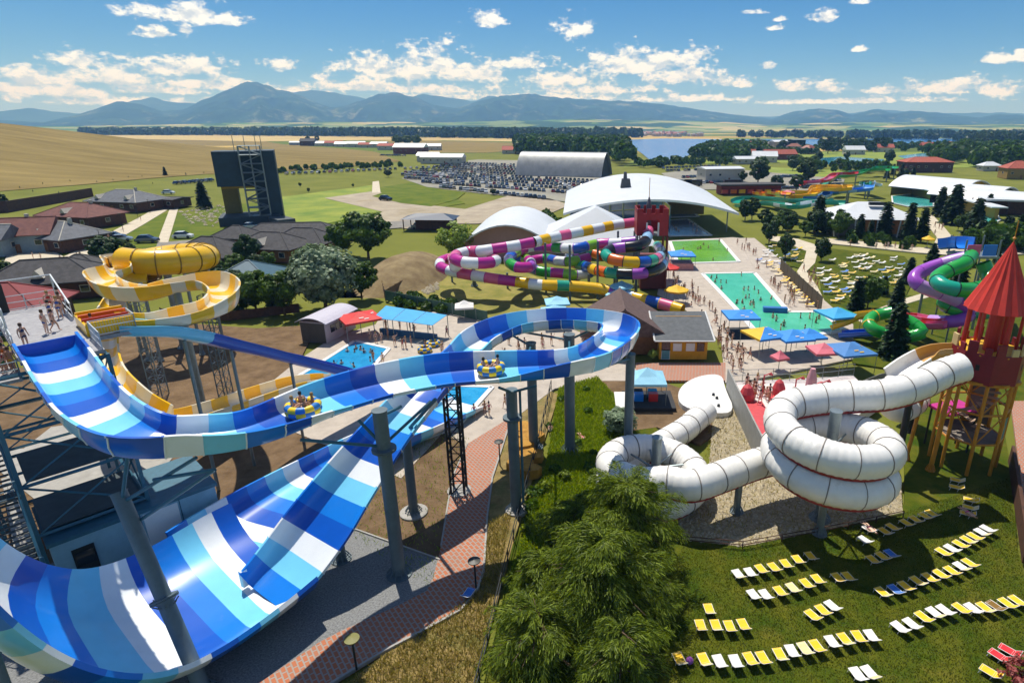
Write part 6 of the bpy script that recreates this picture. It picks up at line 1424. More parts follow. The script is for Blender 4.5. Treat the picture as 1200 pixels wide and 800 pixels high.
def broad_crown(h, R, n, size, m, seed, base=.28, clumps=46):
    g = np.random.default_rng(seed); C = []; Nn = []
    k = 0
    while k < clumps:
        d = g.normal(size=3); d /= np.linalg.norm(d); rr = g.uniform(.45, 1.0) ** .6
        c = np.array([d[0] * R * rr, d[1] * R * rr, h * (base + (1 - base) * (.5 + .5 * d[2] * rr))])
        if d[2] < -.5: c[:2] *= .6
        cr = R * g.uniform(.22, .38); q = g.normal(size=(n // clumps, 3)); q /= np.linalg.norm(q, axis=1)[:, None]
        C.append(c + q * cr * g.uniform(.55, 1.05, (len(q), 1)) * np.array([1, 1, .8])); Nn.append(q * .6 + d * .6 + np.array([0, 0, .25])); k += 1
    C = np.concatenate(C); Nn = np.concatenate(Nn); U, V = leaf_axes(len(C), size, Nn, .8)
    return numpy_quads('crown', C, U, V, m)
def conifer_crown(h, R, n, size, m, seed, col=False):
    g = np.random.default_rng(seed); C = []; U = []; V = []
    lv = 15
    for k in range(lv):
        f = k / lv; z = h * (.10 + .88 * f); rmax = R * (1 - f) ** (.75 if not col else .45) + .08; nb = max(4, int(11 * (1 - f * .6)))
        for b in range(nb):
            t = 6.283 * b / nb + k * 1.3 + g.uniform(-.25, .25); L = rmax * g.uniform(.75, 1.1); kk = max(4, n // (lv * 9))
            s = g.uniform(.15, 1, kk); x = np.cos(t) * L * s; y = np.sin(t) * L * s; zz = z - .28 * L * s ** 1.5 + g.normal(0, .05 * R, kk)
            wob = g.normal(0, .10 * R, (kk, 2)) * s[:, None]
            C.append(np.stack([x + wob[:, 0], y + wob[:, 1], zz], 1))
            dr = np.array([np.cos(t), np.sin(t), -.25]); nrm = np.array([0, 0, 1.0])
            u = dr[None] * (size * 1.5 * g.uniform(.6, 1.2, kk))[:, None]; v = np.cross(dr, nrm)[None] + g.normal(0, .45, (kk, 3)); v = v / np.linalg.norm(v, axis=1)[:, None] * size * .7
            U.append(u); V.append(v)
    return numpy_quads('crown', np.concatenate(C), np.concatenate(U), np.concatenate(V), m)
def feather_crown(h, R, m, seed, nb=170, per=150, size=.085):
    nb = int(nb * .5); per = int(per * 2.2)
    """soft conifer whose branches rise, arch over and end in plumes"""
    g = np.random.default_rng(seed); C = []; U = []; V = []
    for b in range(nb):
        f = g.uniform(.05, .97) ** .9; z0 = h * f; t = g.uniform(0, 6.283); L = R * math.sqrt(max(0, 1 - (f * .97) ** 2)) * g.uniform(.6, 1.12) + .4
        s = g.uniform(.12, 1, per); rise = g.uniform(.3, 1.0); droop = g.uniform(.35, .85)
        x = L * s; zz = z0 + L * (rise * s - droop * s ** 2.6)
        side = g.normal(0, 1, per) * .12 * L * (s * (1.15 - s) * 3 + .12); wob = g.normal(0, .05, per) * L ** .5
        cx = np.cos(t) * x - np.sin(t) * side; cy = np.sin(t) * x + np.cos(t) * side
        C.append(np.stack([cx, cy, zz + wob - np.abs(side) * .35], 1))
        sl = rise - 2.6 * droop * s ** 1.6
        sw = np.sign(side) * g.uniform(.2, 1.1, per)
        dx = np.cos(t) - np.sin(t) * sw; dy = np.sin(t) + np.cos(t) * sw; d = np.stack([dx, dy, sl - .35 * np.abs(sw)], 1); d /= np.linalg.norm(d, axis=1)[:, None]
        w = np.cross(d, g.normal(size=(per, 3))); w /= np.linalg.norm(w, axis=1)[:, None]
        L_ = (size * g.uniform(.8, 2.2, per))[:, None]; U.append(d * L_); V.append(w * size * .22)
    return numpy_quads('crown', np.concatenate(C), np.concatenate(U), np.concatenate(V), m)
CR_ = {}
for i in range(3):
    CR_['broad', i] = (broad_crown(10, 4.2, 5200, .30, LEAF['broad'], 20 + i), trunk_mesh(10, .28, 7, i))
    CR_['dark', i] = (broad_crown(10, 3.4, 4200, .30, LEAF['dark'], 30 + i, base=.18), trunk_mesh(10, .26, 6, 10 + i))
    CR_['conifer', i] = (conifer_crown(10, 2.5, 3200, .34, LEAF['conifer'], 40 + i), trunk_mesh(10, .2, 0, 20 + i))
CR_['columnar', 0] = (conifer_crown(10, 1.7, 3600, .30, LEAF['conifer'], 50, True), trunk_mesh(10, .2, 0, 31))
CR_['silver', 0] = (broad_crown(10, 4.4, 9000, .24, LEAF['silver'], 61, base=.1, clumps=80), trunk_mesh(10, .3, 8, 41))
CR_['light', 0] = (broad_crown(10, 4.0, 2600, .26, LEAF['light'], 62, base=.2), trunk_mesh(10, .2, 9, 42))
CR_['red', 0] = (broad_crown(3, 1.7, 900, .11, LEAF['red'], 63, base=.02, clumps=26), trunk_mesh(3, .08, 6, 43))
tcount = 0
def tree(kind, px, py, hpx, label, group=None, wide=1.0, name=None, cat='tree'):
    global tcount
    c = G(px, py); c.z = hz(c.x, c.y); top = GY(px, py - hpx, c.y); h = max(.8, top.z - c.z)
    ks = [k for k in CR_ if k[0] == kind]; cm, tm = CR_[ks[tcount % len(ks)]]; tcount += 1
    bh = 3.0 if kind == 'red' else 10.0; s = h / bh
    t = thing(name or {'conifer': 'spruce_tree', 'columnar': 'cypress_tree', 'red': 'red_shrub'}.get(kind, 'tree'), label, cat, c, RNG.uniform(0, 6.28), group)
    t.scale = (s * wide, s * wide, s)
    link('trunk', tm, t); link('crown', cm, t)
    return t
tree('broad', 432, 303, 52, 'rounded deep green tree, right of the pair beside the timber houses', wide=1.15)
tree('broad', 406, 300, 40, 'rounded deep green tree, left of the pair beside the timber houses', wide=1.1)
tree('silver', 382, 362, 74, 'large silvery grey leaved tree behind the white kiosk', wide=1.05, name='silver_tree')
tree('broad', 424, 350, 42, 'mid green tree between the silvery tree and the soil mound', wide=1.0)
tree('broad', 334, 369, 50, 'small green tree at the fence, right of two by the yellow slide')
tree('broad', 301, 367, 48, 'small green tree at the fence, left of two by the yellow slide')
tree('dark', 276, 362, 46, 'dark tree directly behind the right bend of the yellow slide')
tree('dark', 292, 312, 38, 'dark green tree left of the dark roofed timber house')
tree('broad', 325, 283, 18, 'small bright tree by the long dark roof at the road')
tree('dark', 132, 322, 46, 'big dark tree just left of the yellow coil', wide=1.2)
tree('dark', 154, 300, 16, 'small dark tree beside parked cars above the yellow coil')
tree('conifer', 240, 244, 34, 'lone spruce in front of the dark teal block')
tree('dark', 14, 345, 40, 'dark tree by the red roof at the far left')
tree('light', 534, 304, 46, 'thin pale leaved tree beside the arched white hall', wide=1.1)
tree('dark', 5, 245, 18, 'dark shrubby tree at the left edge behind the palisade')
tree('conifer', 195, 211, 16, 'tallest young spruce on the grass bank below the wheat')
for px, py, h in ((134, 217, 7), (115, 219, 6), (168, 213, 6), (84, 219, 5), (52, 222, 6), (25, 226, 7), (219, 210, 8), (240, 208, 7), (152, 214, 5), (40, 229, 6), (70, 230, 6), (180, 219, 5)):
    tree('conifer', px, py, h, 'tiny young spruce on the grass bank along the wheat field', 'young spruces on the bank')
for px, py, h in ((345, 207, 5), (375, 206, 6), (390, 203, 5), (410, 202, 5), (352, 220, 6), (362, 226, 6), (414, 220, 5)):
    tree('dark', px, py, h, 'low young bush on the meadow by the row of parked cars', 'bushes on the meadow', cat='bush', name='bush')
tree('dark', 455, 208, 9, 'dark bush at the corner of the car park lane', wide=1.6, cat='bush', name='bush')
tree('dark', 578, 228, 7, 'bush at the near corner of the car park', wide=1.5, cat='bush', name='bush')
for px, lab in ((466, 'leftmost of three round trees behind the brick farmhouse'), (478, 'middle of three round trees behind the brick farmhouse'), (488, 'rightmost of three round trees behind the brick farmhouse')):
    tree('broad', px, 172, 13, lab, wide=1.1)
tree('dark', 361, 167, 8, 'dark tree left above the farm in the wheat'); tree('dark', 372, 167, 8, 'dark tree right above the farm in the wheat'); tree('dark', 456, 192, 6, 'round bush in the wheat near the farm road', wide=1.8, cat='bush', name='bush')
# right side
spec = [('conifer', 1100, 253, 36, 'spruce left of the big spruce by the lagoon', 1), ('conifer', 1115, 262, 48, 'biggest spruce beside the lagoon pool', 1.15), ('conifer', 1140, 278, 48, 'tall spruce right of the biggest one by the curving path', 1), ('dark', 1132, 276, 28, 'round tree in front of the tall spruce by the curving path', 1),
        ('columnar', 1063, 281, 46, 'cypress at the right front corner of the white roofed restaurant', 1), ('columnar', 1079, 283, 42, 'cypress beside the curving path by the restaurant', 1), ('columnar', 1035, 278, 44, 'cypress in front of the orange restaurant front', 1.1), ('columnar', 1006, 281, 32, 'thin cypress left of the orange restaurant front', 1), ('columnar', 1019, 280, 24, 'short cypress between two taller ones at the restaurant', 1),
        ('conifer', 957, 272, 46, 'pointed spruce in front of the far coloured slides', 1), ('broad', 982, 279, 30, 'round green tree at the left end of the restaurant roof', 1), ('dark', 962, 306, 28, 'dark round tree on the sunbathing lawn right of the path', .9), ('dark', 920, 303, 30, 'dark round tree on the sunbathing lawn left of the path', .9), ('dark', 901, 285, 26, 'dark tree at the end of the promenade', 1), ('dark', 873, 258, 24, 'dark tree left of the pair behind the hall corner', 1), ('dark', 881, 257, 26, 'dark tree right of the pair behind the hall corner', 1),
        ('conifer', 1090, 318, 34, 'dark spruce beside the blue slide mouth', 1.1), ('conifer', 1064, 332, 32, 'dark spruce left of the purple tube', 1), ('columnar', 1002, 369, 46, 'dark column shaped tree behind the blue and yellow umbrella', 1.1), ('broad', 1016, 362, 38, 'light green tree right of the column shaped tree', .9), ('conifer', 1035, 344, 22, 'young spruce on the lawn edge above the green slide', 1), ('conifer', 1050, 362, 38, 'spruce at the bend of the green slide', 1), ('conifer', 1046, 418, 66, 'dark tall spruce standing between the green slides', .95),
        ('dark', 888, 215, 28, 'big round tree on the meadow beyond the dark roofed hall', 1.15), ('dark', 946, 216, 30, 'big dark tree beyond the far slides', 1.1), ('dark', 933, 223, 18, 'round tree left of the big dark tree beyond the slides', 1.2), ('dark', 909, 225, 20, 'round tree in front of the far meadow', 1.1), ('dark', 870, 214, 14, 'small tree by the white box building', 1), ('dark', 929, 200, 14, 'dark tree on the far meadow edge', 1.3), ('dark', 985, 200, 9, 'small tree on the pond shore, left', 1.1), ('dark', 1003, 201, 9, 'small tree on the pond shore, middle', 1.1), ('dark', 1015, 201, 9, 'small tree on the pond shore, right', 1.0), ('dark', 1023, 201, 8, 'last small tree on the pond shore before the restaurant', 1.0), ('dark', 992, 188, 10, 'tree standing on the near pond bank', 1.1), ('dark', 1042, 192, 16, 'dark tree at the right end of the pond', 1.1), ('dark', 916, 178, 14, 'dark tree before the white hall by the lake arm', 1.2), ('dark', 970, 180, 20, 'tall dark tree left of the pond wood', 1.1),
        ('conifer', 1176, 282, 30, 'spruce above the red cone roof', 1), ('conifer', 1192, 284, 34, 'spruce at the right edge above the cone', 1.1), ('dark', 1160, 292, 22, 'round bush tree left above the cone roof', 1.2), ('conifer', 1157, 250, 24, 'small spruce by the small turquoise pool', 1), ('dark', 1150, 288, 18, 'dark bush by the end of the upper path', 1.2), ('broad', 1030, 345, 18, 'pale small tree on the sunbathing lawn', 1)]
for k, x, y, h, lab, w in spec: tree(k, x, y, h, lab, wide=w)
# foreground plume conifers
def plume(x, y, h, R, label, seed, nb=170, per=150):
    me = feather_crown(h, R, LEAF['larch'], seed, nb, per); t = thing('conifer_tree', label, 'tree', (x, y, 0))
    tm = MB(); r_ = random.Random(seed); tm.tube((0, 0, -.1), (.1, .05, h * .95), .2, 8, .05)
    for b in range(46):
        f = r_.uniform(.08, .92); a = r_.uniform(0, 6.283); L = R * math.sqrt(max(0, 1 - f * f)) * r_.uniform(.6, 1.0); p0 = Vector((0, 0, h * f)); p1 = Vector((math.cos(a) * L * .55, math.sin(a) * L * .55, h * f + L * .22)); p2 = Vector((math.cos(a) * L, math.sin(a) * L, h * f + L * .18))
        tm.tube(p0, p1, .05, 5, .035, cap=False); tm.tube(p1, p2, .035, 5, .012, cap=False)
    link('trunk', mesh_of('trunk', tm, BARK, smooth=True), t); link('crown', me, t); return t
plume(3.2, 34.0, 7.2, 4.2, 'tallest feathery green conifer overlapping the small white tube coil', 71, 230, 170)
plume(-0.2, 36.0, 3.9, 3.0, 'broad feathery conifer left of the tallest one beside the path fence', 72, 180, 150)
plume(1.3, 29.4, 6.6, 4.3, 'bright feathery conifer in front, nearest to the viewer on the lawn edge', 73, 210, 170)
plume(4.0, 30.6, 3.9, 2.4, 'lower dark conifer right of the front one, shading the lawn', 74, 130, 130)
plume(-2.4, 27.0, 3.4, 3.2, 'bushy conifer at the bottom edge left of the front one', 75, 140, 130)
plume(2.2, 25.2, 4.0, 2.6, 'feathery conifer cut by the bottom edge', 76, 140, 130)
plume(-2.2, 31.5, 3.2, 2.6, 'low feathery bush between the path fence and the bright conifer', 77, 110, 120)
rs = tree('red', 1196, 800, 26, 'reddish leaved shrub in the bottom right corner beside red loungers', wide=1.2, cat='shrub')
def park_trees(poly, n, hmin, hmax, kinds, label, seed):
    r = random.Random(seed)
    P = poly_px(poly); xs = [p.x for p in P]; ys = [p.y for p in P]; k = 0
    while k < n:
        x, y = r.uniform(min(xs), max(xs)), r.uniform(min(ys), max(ys)); c = False; j = len(P) - 1
        for i in range(len(P)):
            if (P[i].y > y) != (P[j].y > y) and x < (P[j].x - P[i].x) * (y - P[i].y) / (P[j].y - P[i].y) + P[i].x: c = not c
            j = i
        if not c: continue
        q = project((x, y, 0)); h = r.uniform(hmin, hmax); tree(r.choice(kinds), q[0], q[1], q[1] - project((x, y, h))[1], label, label + ' group'); k += 1
park_trees([(880, 196), (960, 188), (960, 202), (885, 206)], 12, 6, 11, ('dark', 'broad'), 'leafy tree on the far meadow behind the coloured slides', 1)
park_trees([(1040, 204), (1075, 208), (1060, 216), (1035, 212)], 8, 5, 9, ('dark', 'conifer'), 'small tree between the restaurant and the arched halls', 2)
park_trees([(1105, 262), (1190, 275), (1195, 292), (1130, 290)], 12, 3, 7, ('dark', 'conifer', 'broad'), 'bushy tree between the curving path and the cone roof', 3)
park_trees([(890, 262), (985, 268), (985, 280), (900, 276)], 12, 4, 7, ('dark', 'broad'), 'leafy tree in front of the far coloured slides', 4)
park_trees([(1060, 318), (1100, 300), (1200, 310), (1200, 330), (1110, 345)], 9, 3, 6, ('conifer', 'dark'), 'dark tree behind the purple and green tubes', 5)
park_trees([(265, 356), (350, 352), (345, 366), (270, 372)], 7, 3, 5.5, ('broad', 'dark'), 'small leafy tree along the fence behind the yellow slide', 6)
park_trees([(236, 320), (345, 316), (345, 330), (240, 335)], 8, 3.5, 6, ('broad', 'dark'), 'leafy tree around the teal roofed pavilion', 7)

tree('silver', 726, 506, 26, 'grey green shrub in front of the tall slide pole', wide=1.4, cat='shrub', name='shrub')
tree('light', 667, 432, 14, 'yellow flowering shrub at the yellow hut corner', cat='shrub', name='shrub').location = G(765, 422)
wood('path_bushes', [(608, 610), (648, 560), (700, 560), (700, 620), (640, 690), (590, 760), (572, 820), (600, 830), (640, 740)], 9, .9, LEAF['larch'], 150, .10, rr=.6)
wood('rough_bushes', [(604, 640), (625, 540), (652, 470), (690, 450), (716, 500), (700, 560), (640, 560)], 14, .7, LEAF['broad'], 90, .10, rr=.7)
# tall meadow grass and lawn tufts
def blades(name, poly, n, h, w, m, avoid=None):
    P = poly_px(poly); xs = [p.x for p in P]; ys = [p.y for p in P]; X = NR.uniform(min(xs), max(xs), n * 3); Y = NR.uniform(min(ys), max(ys), n * 3); ins = np.zeros(len(X), bool); j = len(P) - 1
    for i in range(len(P)):
        c = ((P[i].y > Y) != (P[j].y > Y)) & (X < (P[j].x - P[i].x) * (Y - P[i].y) / (P[j].y - P[i].y + 1e-9) + P[i].x); ins ^= c; j = i
    X = X[ins][:n]; Y = Y[ins][:n]; k = len(X); H = h * NR.uniform(.4, 1.3, k); t = NR.uniform(0, 6.283, k); lean = NR.normal(0, .5, (k, 2))
    C = np.stack([X, Y, H * .5 - .02], 1); V = np.stack([lean[:, 0] * H * .5, lean[:, 1] * H * .5, H * .5], 1); U = np.stack([np.cos(t) * w, np.sin(t) * w, 0 * t], 1)
    o = link(name, numpy_quads(name, C, U, V, m)); o['kind'] = 'stuff'
MEAD = leafmat('meadow_blade', '#587c14', '#9aa834', .45); DRYB = leafmat('dry_blade', '#6d6a24', '#a89a52', .4); LAWNB = leafmat('lawn_blade', '#35490d', '#66681c', .35)
blades('meadow_grass', [(596, 680), (640, 545), (655, 455), (700, 442), (735, 480), (735, 520), (700, 580), (640, 680)], 34000, .32, .03, MEAD)
blades('lawn_grass', [(780, 850), (770, 700), (800, 640), (920, 632), (1060, 600), (1180, 560), (1195, 640), (1260, 850)], 60000, .07, .018, LAWNB)
blades('dry_grass', [(600, 600), (560, 790), (520, 880), (300, 880), (450, 768), (500, 738), (562, 692), (574, 610)], 9000, .25, .02, DRYB)
blades('gravel_weeds', [(836, 482), (885, 470), (930, 500), (1055, 560), (1058, 600), (870, 640), (800, 632)], 2500, .3, .025, DRYB)
blades('soil_weeds', [(520, 480), (550, 515), (530, 560), (517, 640), (505, 690), (400, 620), (440, 560)], 1500, .2, .02, MEAD)
# stones in the gravel bed and the rock pile by the path
def stones(name, poly, n, s, m):
    P = poly_px(poly); xs = [p.x for p in P]; ys = [p.y for p in P]; mb = MB(); k = 0
    while k < n:
        x, y = RNG.uniform(min(xs), max(xs)), RNG.uniform(min(ys), max(ys)); c = False; j = len(P) - 1
        for i in range(len(P)):
            if (P[i].y > y) != (P[j].y > y) and x < (P[j].x - P[i].x) * (y - P[i].y) / (P[j].y - P[i].y) + P[i].x: c = not c
            j = i
        if not c: continue
        k += 1; r = s * RNG.uniform(.5, 1.4); a = RNG.uniform(0, 6.28)
        mb.add([(x + math.cos(a + i * 1.257) * r * RNG.uniform(.7, 1.1), y + math.sin(a + i * 1.257) * r * RNG.uniform(.7, 1.1), 0) for i in range(5)] + [(x, y, r * RNG.uniform(.5, .9))], [(i, (i + 1) % 5, 5) for i in range(5)])
    return struct(name, mb, m, kind='stuff')
stones('gravel_stones', [(836, 482), (885, 470), (930, 500), (1000, 520), (1055, 560), (1058, 600), (960, 622), (870, 640), (800, 632), (790, 600), (830, 560)], 5200, .13, mat('stone', '#857b66', col2='#c4baa2', rough=.9, scale=2.5))
stones('slide_rubble', [(490, 332), (512, 326), (515, 338), (500, 346), (492, 340)], 120, .45, MATS['stone'])
stones('meadow_rubble', [(210, 248), (262, 240), (285, 262), (270, 268), (225, 262)], 140, .6, MATS['stone'])
OCH = mat('ochre_rock', '#8f6418', col2='#b98a33', rough=.85, scale=1.2, bump=.08, bscale=3)
for i, (px, py, w) in enumerate(((612, 505, 1.5), (622, 515, 1.3), (610, 526, 1.4), (623, 537, 1.4), (611, 548, 1.3), (621, 556, 1.0))):
    c = G(px, py); mb = MB(); n = 9; a = [(c.x + math.cos(k * .698) * w * RNG.uniform(.75, 1.1), c.y + math.sin(k * .698) * w * .8 * RNG.uniform(.75, 1.1)) for k in range(n)]
    mb.prism(a, -.1, .55 + .12 * (i % 3)); tp = MB(); single('rock', mb, OCH, 'ochre rock slab beside the tall pole, ' + ('topmost of six', 'second from top', 'third from top', 'fourth from top', 'fifth from top', 'lowest of six')[i], 'rock')
# soil mound beside the fence
mc = G(478, 322); mb = MB(); n = 22; vs = []; fs = []
for i in range(n + 1):
    for j in range(n + 1):
        u, v = i / n * 2 - 1, j / n * 2 - 1; x, y = mc.x + u * 8.5, mc.y + v * 17; f = max(0, 1 - (u * u + v * v)); vs.append((x, y, -.3 + 4.4 * f ** .8 + .5 * noise.noise(Vector((x * .3, y * .3, 1))) * f))
for i in range(n):
    for j in range(n): fs.append((i * (n + 1) + j, (i + 1) * (n + 1) + j, (i + 1) * (n + 1) + j + 1, i * (n + 1) + j + 1))
mb.add(vs, fs); struct('soil_mound', mb, mat('mound_soil', '#6a5738', col2='#8b7a55', rough=.95, scale=.4, bump=.1, bscale=3), smooth=True)
# ------------------------------------------------------------------ fences
FENCEW = mat('fence_wood', '#5d4a32', col2='#7a6344', rough=.85, scale=2); FENCEG = mat('green_screen', '#38584c', col2='#4a6a5c', rough=.8, scale=1.2)
def panel_fence(label, pts, h, m, every=2.5, name='fence', slat=0, post=None):
    P = poly_px(pts); t = thing(name, label, 'fence', P[0])
    for a, b in zip(P[:-1], P[1:]):
        L_ = (b - a).length; k = max(1, round(L_ / every)); ang = math.atan2((b - a).y, (b - a).x)
        for i in range(k):
            c = a.lerp(b, (i + .5) / k); mb = MB(); mb.box((c.x, c.y, h / 2 + .05), (L_ / k - .12, .06, h), ang); part('panel', mb, m, t)
            p = a.lerp(b, i / k); mb = MB(); mb.box((p.x, p.y, h / 2 + .1), (.12, .12, h + .2), ang); part('post', mb, post or m, t)
    return t
panel_fence('brown board fence with posts along the soil mound', [(448, 338), (452, 352), (470, 341), (512, 318)], 1.8, FENCEW)
panel_fence('green screened fence between the pool deck and the grassy slide area', [(452, 352), (490, 360), (545, 372), (572, 378)], 1.8, FENCEG, post=STEEL)
panel_fence('low dark board fence behind the yellow slide', [(190, 372), (270, 376), (352, 366)], 1.5, TIMBER)
panel_fence('tall mesh fence between the beach deck and the sunbathing lawn', [(914, 318), (962, 366)], 2.6, mat('fence_brown', '#4a4030', rough=.85), 3.0)
def rail_fence(label, pts, h, m, every=2.2, r=.045, name='fence', mesh=None):
    P = poly_px(pts); t = thing(name, label, 'fence', P[0])
    for a, b in zip(P[:-1], P[1:]):
        L_ = (b - a).length; k = max(1, round(L_ / every))
        for i in range(k + 1): p = a.lerp(b, i / k); mb = MB(); mb.tube(p, p + UP * h, r, 6); part('post', mb, m, t)
        for z in (h, h * .5): mb = MB(); mb.tube(a + UP * z, b + UP * z, r * .8, 5); part('rail', mb, m, t)
    return t
rail_fence('dark rail fence running down beside the brick path to the bottom edge', [(646, 456), (632, 520), (608, 610), (588, 690), (562, 800), (540, 880)], 1.2, DARKST)
rail_fence('low dark rail along the front of the gravel bed', [(800, 636), (870, 642), (960, 626), (1058, 606)], .6, TIMBER, 3)
tb = thing('fence', 'dark timber wall beside the brick path at the right edge', 'fence', G(1195, 600)); mb = MB(); A, B = G(1183, 540), G(1200, 660); mb.wall([(A.x, A.y), (B.x, B.y)], 0, 1.6, .25); part('board', mb, TIMBER, tb)
# ------------------------------------------------------------------ umbrellas and awnings
def canvas(name, a, b=None): return mat(name, a, col2=b, rough=.7, scale=.8, var=.08)
C_RED = canvas('canvas_red', '#c92a26'); C_SKY = canvas('canvas_sky', '#2f9ad0'); C_LSKY = canvas('canvas_light_blue', '#8cc4dc'); C_BLUE = canvas('canvas_blue', '#2a84d4'); C_YEL = canvas('canvas_yellow', '#dcae1e'); C_PNK = canvas('canvas_pink', '#cf6a78'); C_WHT = canvas('canvas_white', '#d8d6d2')
def umbrella(px, py, w, h, m, label, n=4, rz=0.0, rise=.9, group=None, d=None, logo=None, panels=None, posts=False):
    w *= .86; c = G(px, py); t = thing('parasol' if not posts else 'gazebo', label, 'umbrella' if not posts else 'gazebo', c, 0, group); d = d or w; rz = rad(rz); h *= .93
    if n == 4: rim = [(*rot(c, x * w / 2, y * d / 2, rz), h) for x, y in ((-1, -1), (1, -1), (1, 1), (-1, 1))]
    else: rim = [(*rot(c, math.cos(6.283 * i / n) * w / 2, math.sin(6.283 * i / n) * d / 2, rz), h) for i in range(n)]
    top = (c.x, c.y, h + rise)
    for i in range(n):
        a, b = Vector(rim[i]), Vector(rim[(i + 1) % n]); tp = Vector(top); sag = Vector((0, 0, -.10 * rise)); ma = a.lerp(tp, .5) + sag; m2 = b.lerp(tp, .5) + sag; dn = Vector((0, 0, -.28)); inn = Vector((0, 0, -.03))
        mb = MB(); mb.add([a, b, m2, ma, tp, a + dn, b + dn], [(0, 1, 2, 3), (3, 2, 4), (5, 6, 1, 0)]); part('canopy_panel', mb, (panels[i % len(panels)] if panels else m), t)
    mb = MB(); mb.tube(c, top, .05, 6); part('pole', mb, STEEL, t)
    if posts or w > 4:
        for q in rim:
            mb = MB(); mb.tube((q[0] * .97 + c.x * .03, q[1] * .97 + c.y * .03, 0), (q[0] * .97 + c.x * .03, q[1] * .97 + c.y * .03, h), .04, 5); part('post', mb, STEEL, t)
    else: mb = MB(); mb.lathe((c.x, c.y, 0), [(.35, 0), (.35, .08), (.05, .12)], 10); part('base', mb, CONC, t)
    if logo:
        for i in range(0, n):
            a, b = Vector(rim[i]), Vector(rim[(i + 1) % n]); tp = Vector(top); mid = (a + b) / 2
            for f0, s_ in ((.22, .35), (.36, -.15)) if i in (0, 1) else ():
                o = mid.lerp(tp, f0) + (b - a) * .12 * s_ * 2; e1 = (b - a).normalized() * w * .06; e2 = (tp - mid).normalized() * w * .018; up_ = e1.cross(e2).normalized() * .035; up_ = up_ if up_.z > 0 else -up_
                mb = MB(); mb.quad(o - e1 - e2 + up_, o + e1 - e2 + up_, o + e1 + e2 + up_, o - e1 + e2 + up_); part('white_print', mb, logo, t)
    return t
umbrella(424, 393, 6.2, 3.1, C_RED, 'large square red parasol with white print beside the kiosk', rz=35, logo=C_WHT, rise=.8)
aw = thing('awning', 'long sky blue three bay awning shading tables at the deck edge', 'awning', G(482, 388))
A0, A1, B0, B1 = G(437, 372, 2.9), G(452, 358, 3.4), G(507, 381, 2.7), G(524, 369, 3.2)
for i in range(3):
    a, b, c_, d_ = A0.lerp(B0, i / 3), A0.lerp(B0, (i + 1) / 3), A1.lerp(B1, (i + 1) / 3), A1.lerp(B1, i / 3); e = (b - a) * .015
    mb = MB(); mb.add([a + e, b - e, c_ - e, d_ + e, a + e - UP * .06, b - e - UP * .06, c_ - e - UP * .06, d_ + e - UP * .06], [(0, 1, 2, 3), (7, 6, 5, 4), (0, 4, 5, 1), (2, 6, 7, 3), (1, 5, 6, 2), (3, 7, 4, 0)]); part('canvas_bay', mb, C_SKY, aw)
for f in (0, .33, .67, 1):
    for a, b in ((A0, B0), (A1, B1)): p = a.lerp(b, f); mb = MB(); mb.tube((p.x, p.y, 0), p, .06, 6); part('post', mb, STEEL, aw)
mb = MB(); a, b = A0.lerp(B0, .02), A0.lerp(B0, .98); mb.wall([(a.x + .3, a.y + 1.2), (b.x + .3, b.y + 1.2)], .02, .9, .5); part('counter', mb, mat('blue_counter', '#24587f', rough=.6), aw)
umbrella(545, 373, 3.4, 2.3, C_WHT, 'white flat parasol at the right end of the deck fence', rz=10)
umbrella(653, 372, 4.4, 2.9, C_LSKY, 'light blue square parasol behind the loop, rear one of the pair', rz=8); umbrella(650, 382, 4.6, 2.7, C_LSKY, 'light blue square parasol behind the loop, front one of the pair', rz=8)
umbrella(728, 354, 4.8, 3.2, C_LSKY, 'light blue eight sided parasol behind the brown hut, upper one', n=8); umbrella(722, 360, 4.4, 2.4, C_LSKY, 'light blue eight sided parasol behind the brown hut, lower one', n=8)
umbrella(783, 328, 5.0, 2.8, C_RED, 'round red parasol beside the castle foot', n=8); umbrella(798, 313, 6.2, 3.2, C_BLUE, 'dark blue tent roof on pink stall beside the lime pool', panels=[C_BLUE], logo=C_WHT)
c = G(798, 314); mb = MB(); mb.box((c.x, c.y, .7), (4.6, 4.4, 1.4)); single('stall', mb, mat('stall_pink', '#b9817e', rough=.7), 'pink walled drink stall under the dark blue tent roof', 'stall')
umbrella(792, 355, 5.0, 2.6, C_YEL, 'round yellow parasol beside the end of the multicoloured slides', n=8); umbrella(866, 389, 5.4, 3.0, C_BLUE, 'square bright blue parasol with white print over a dark mat on the deck', rz=2, logo=C_WHT, rise=.7)
mt = sheet('painted_shade', [(848, 384), (878, 383), (890, 397), (857, 398)], mat('painted_shade_dark', '#2e3032', rough=.9), .02, kind='structure')  # dark sheet paints the parasol's shade onto the deck
umbrella(893, 413, 5.2, 3.0, C_BLUE, 'blue and yellow parasol at the shallow pool end, left one', panels=[C_BLUE, C_BLUE, C_YEL, C_YEL], rz=20, logo=C_WHT); umbrella(926, 415, 5.0, 2.9, C_BLUE, 'blue parasol with white print at the shallow pool end, middle one', rz=12, logo=C_WHT); umbrella(945, 412, 4.2, 2.7, C_BLUE, 'small blue parasol with green rear panel at the shallow pool end', panels=[C_BLUE, C_BLUE, canvas('canvas_green', '#2a8f5c'), C_BLUE], rz=10)
umbrella(978, 388, 5.6, 3.1, C_SKY, 'blue, green and yellow parasol beside the green slide mouth', panels=[C_SKY, MATS['canvas_green'], C_YEL, C_SKY], rz=15); umbrella(992, 432, 5.4, 2.9, C_BLUE, 'faded blue parasol with yellow print behind the white tube', rz=12, logo=C_YEL, panels=[canvas('canvas_faded_blue', '#3f78b4')])
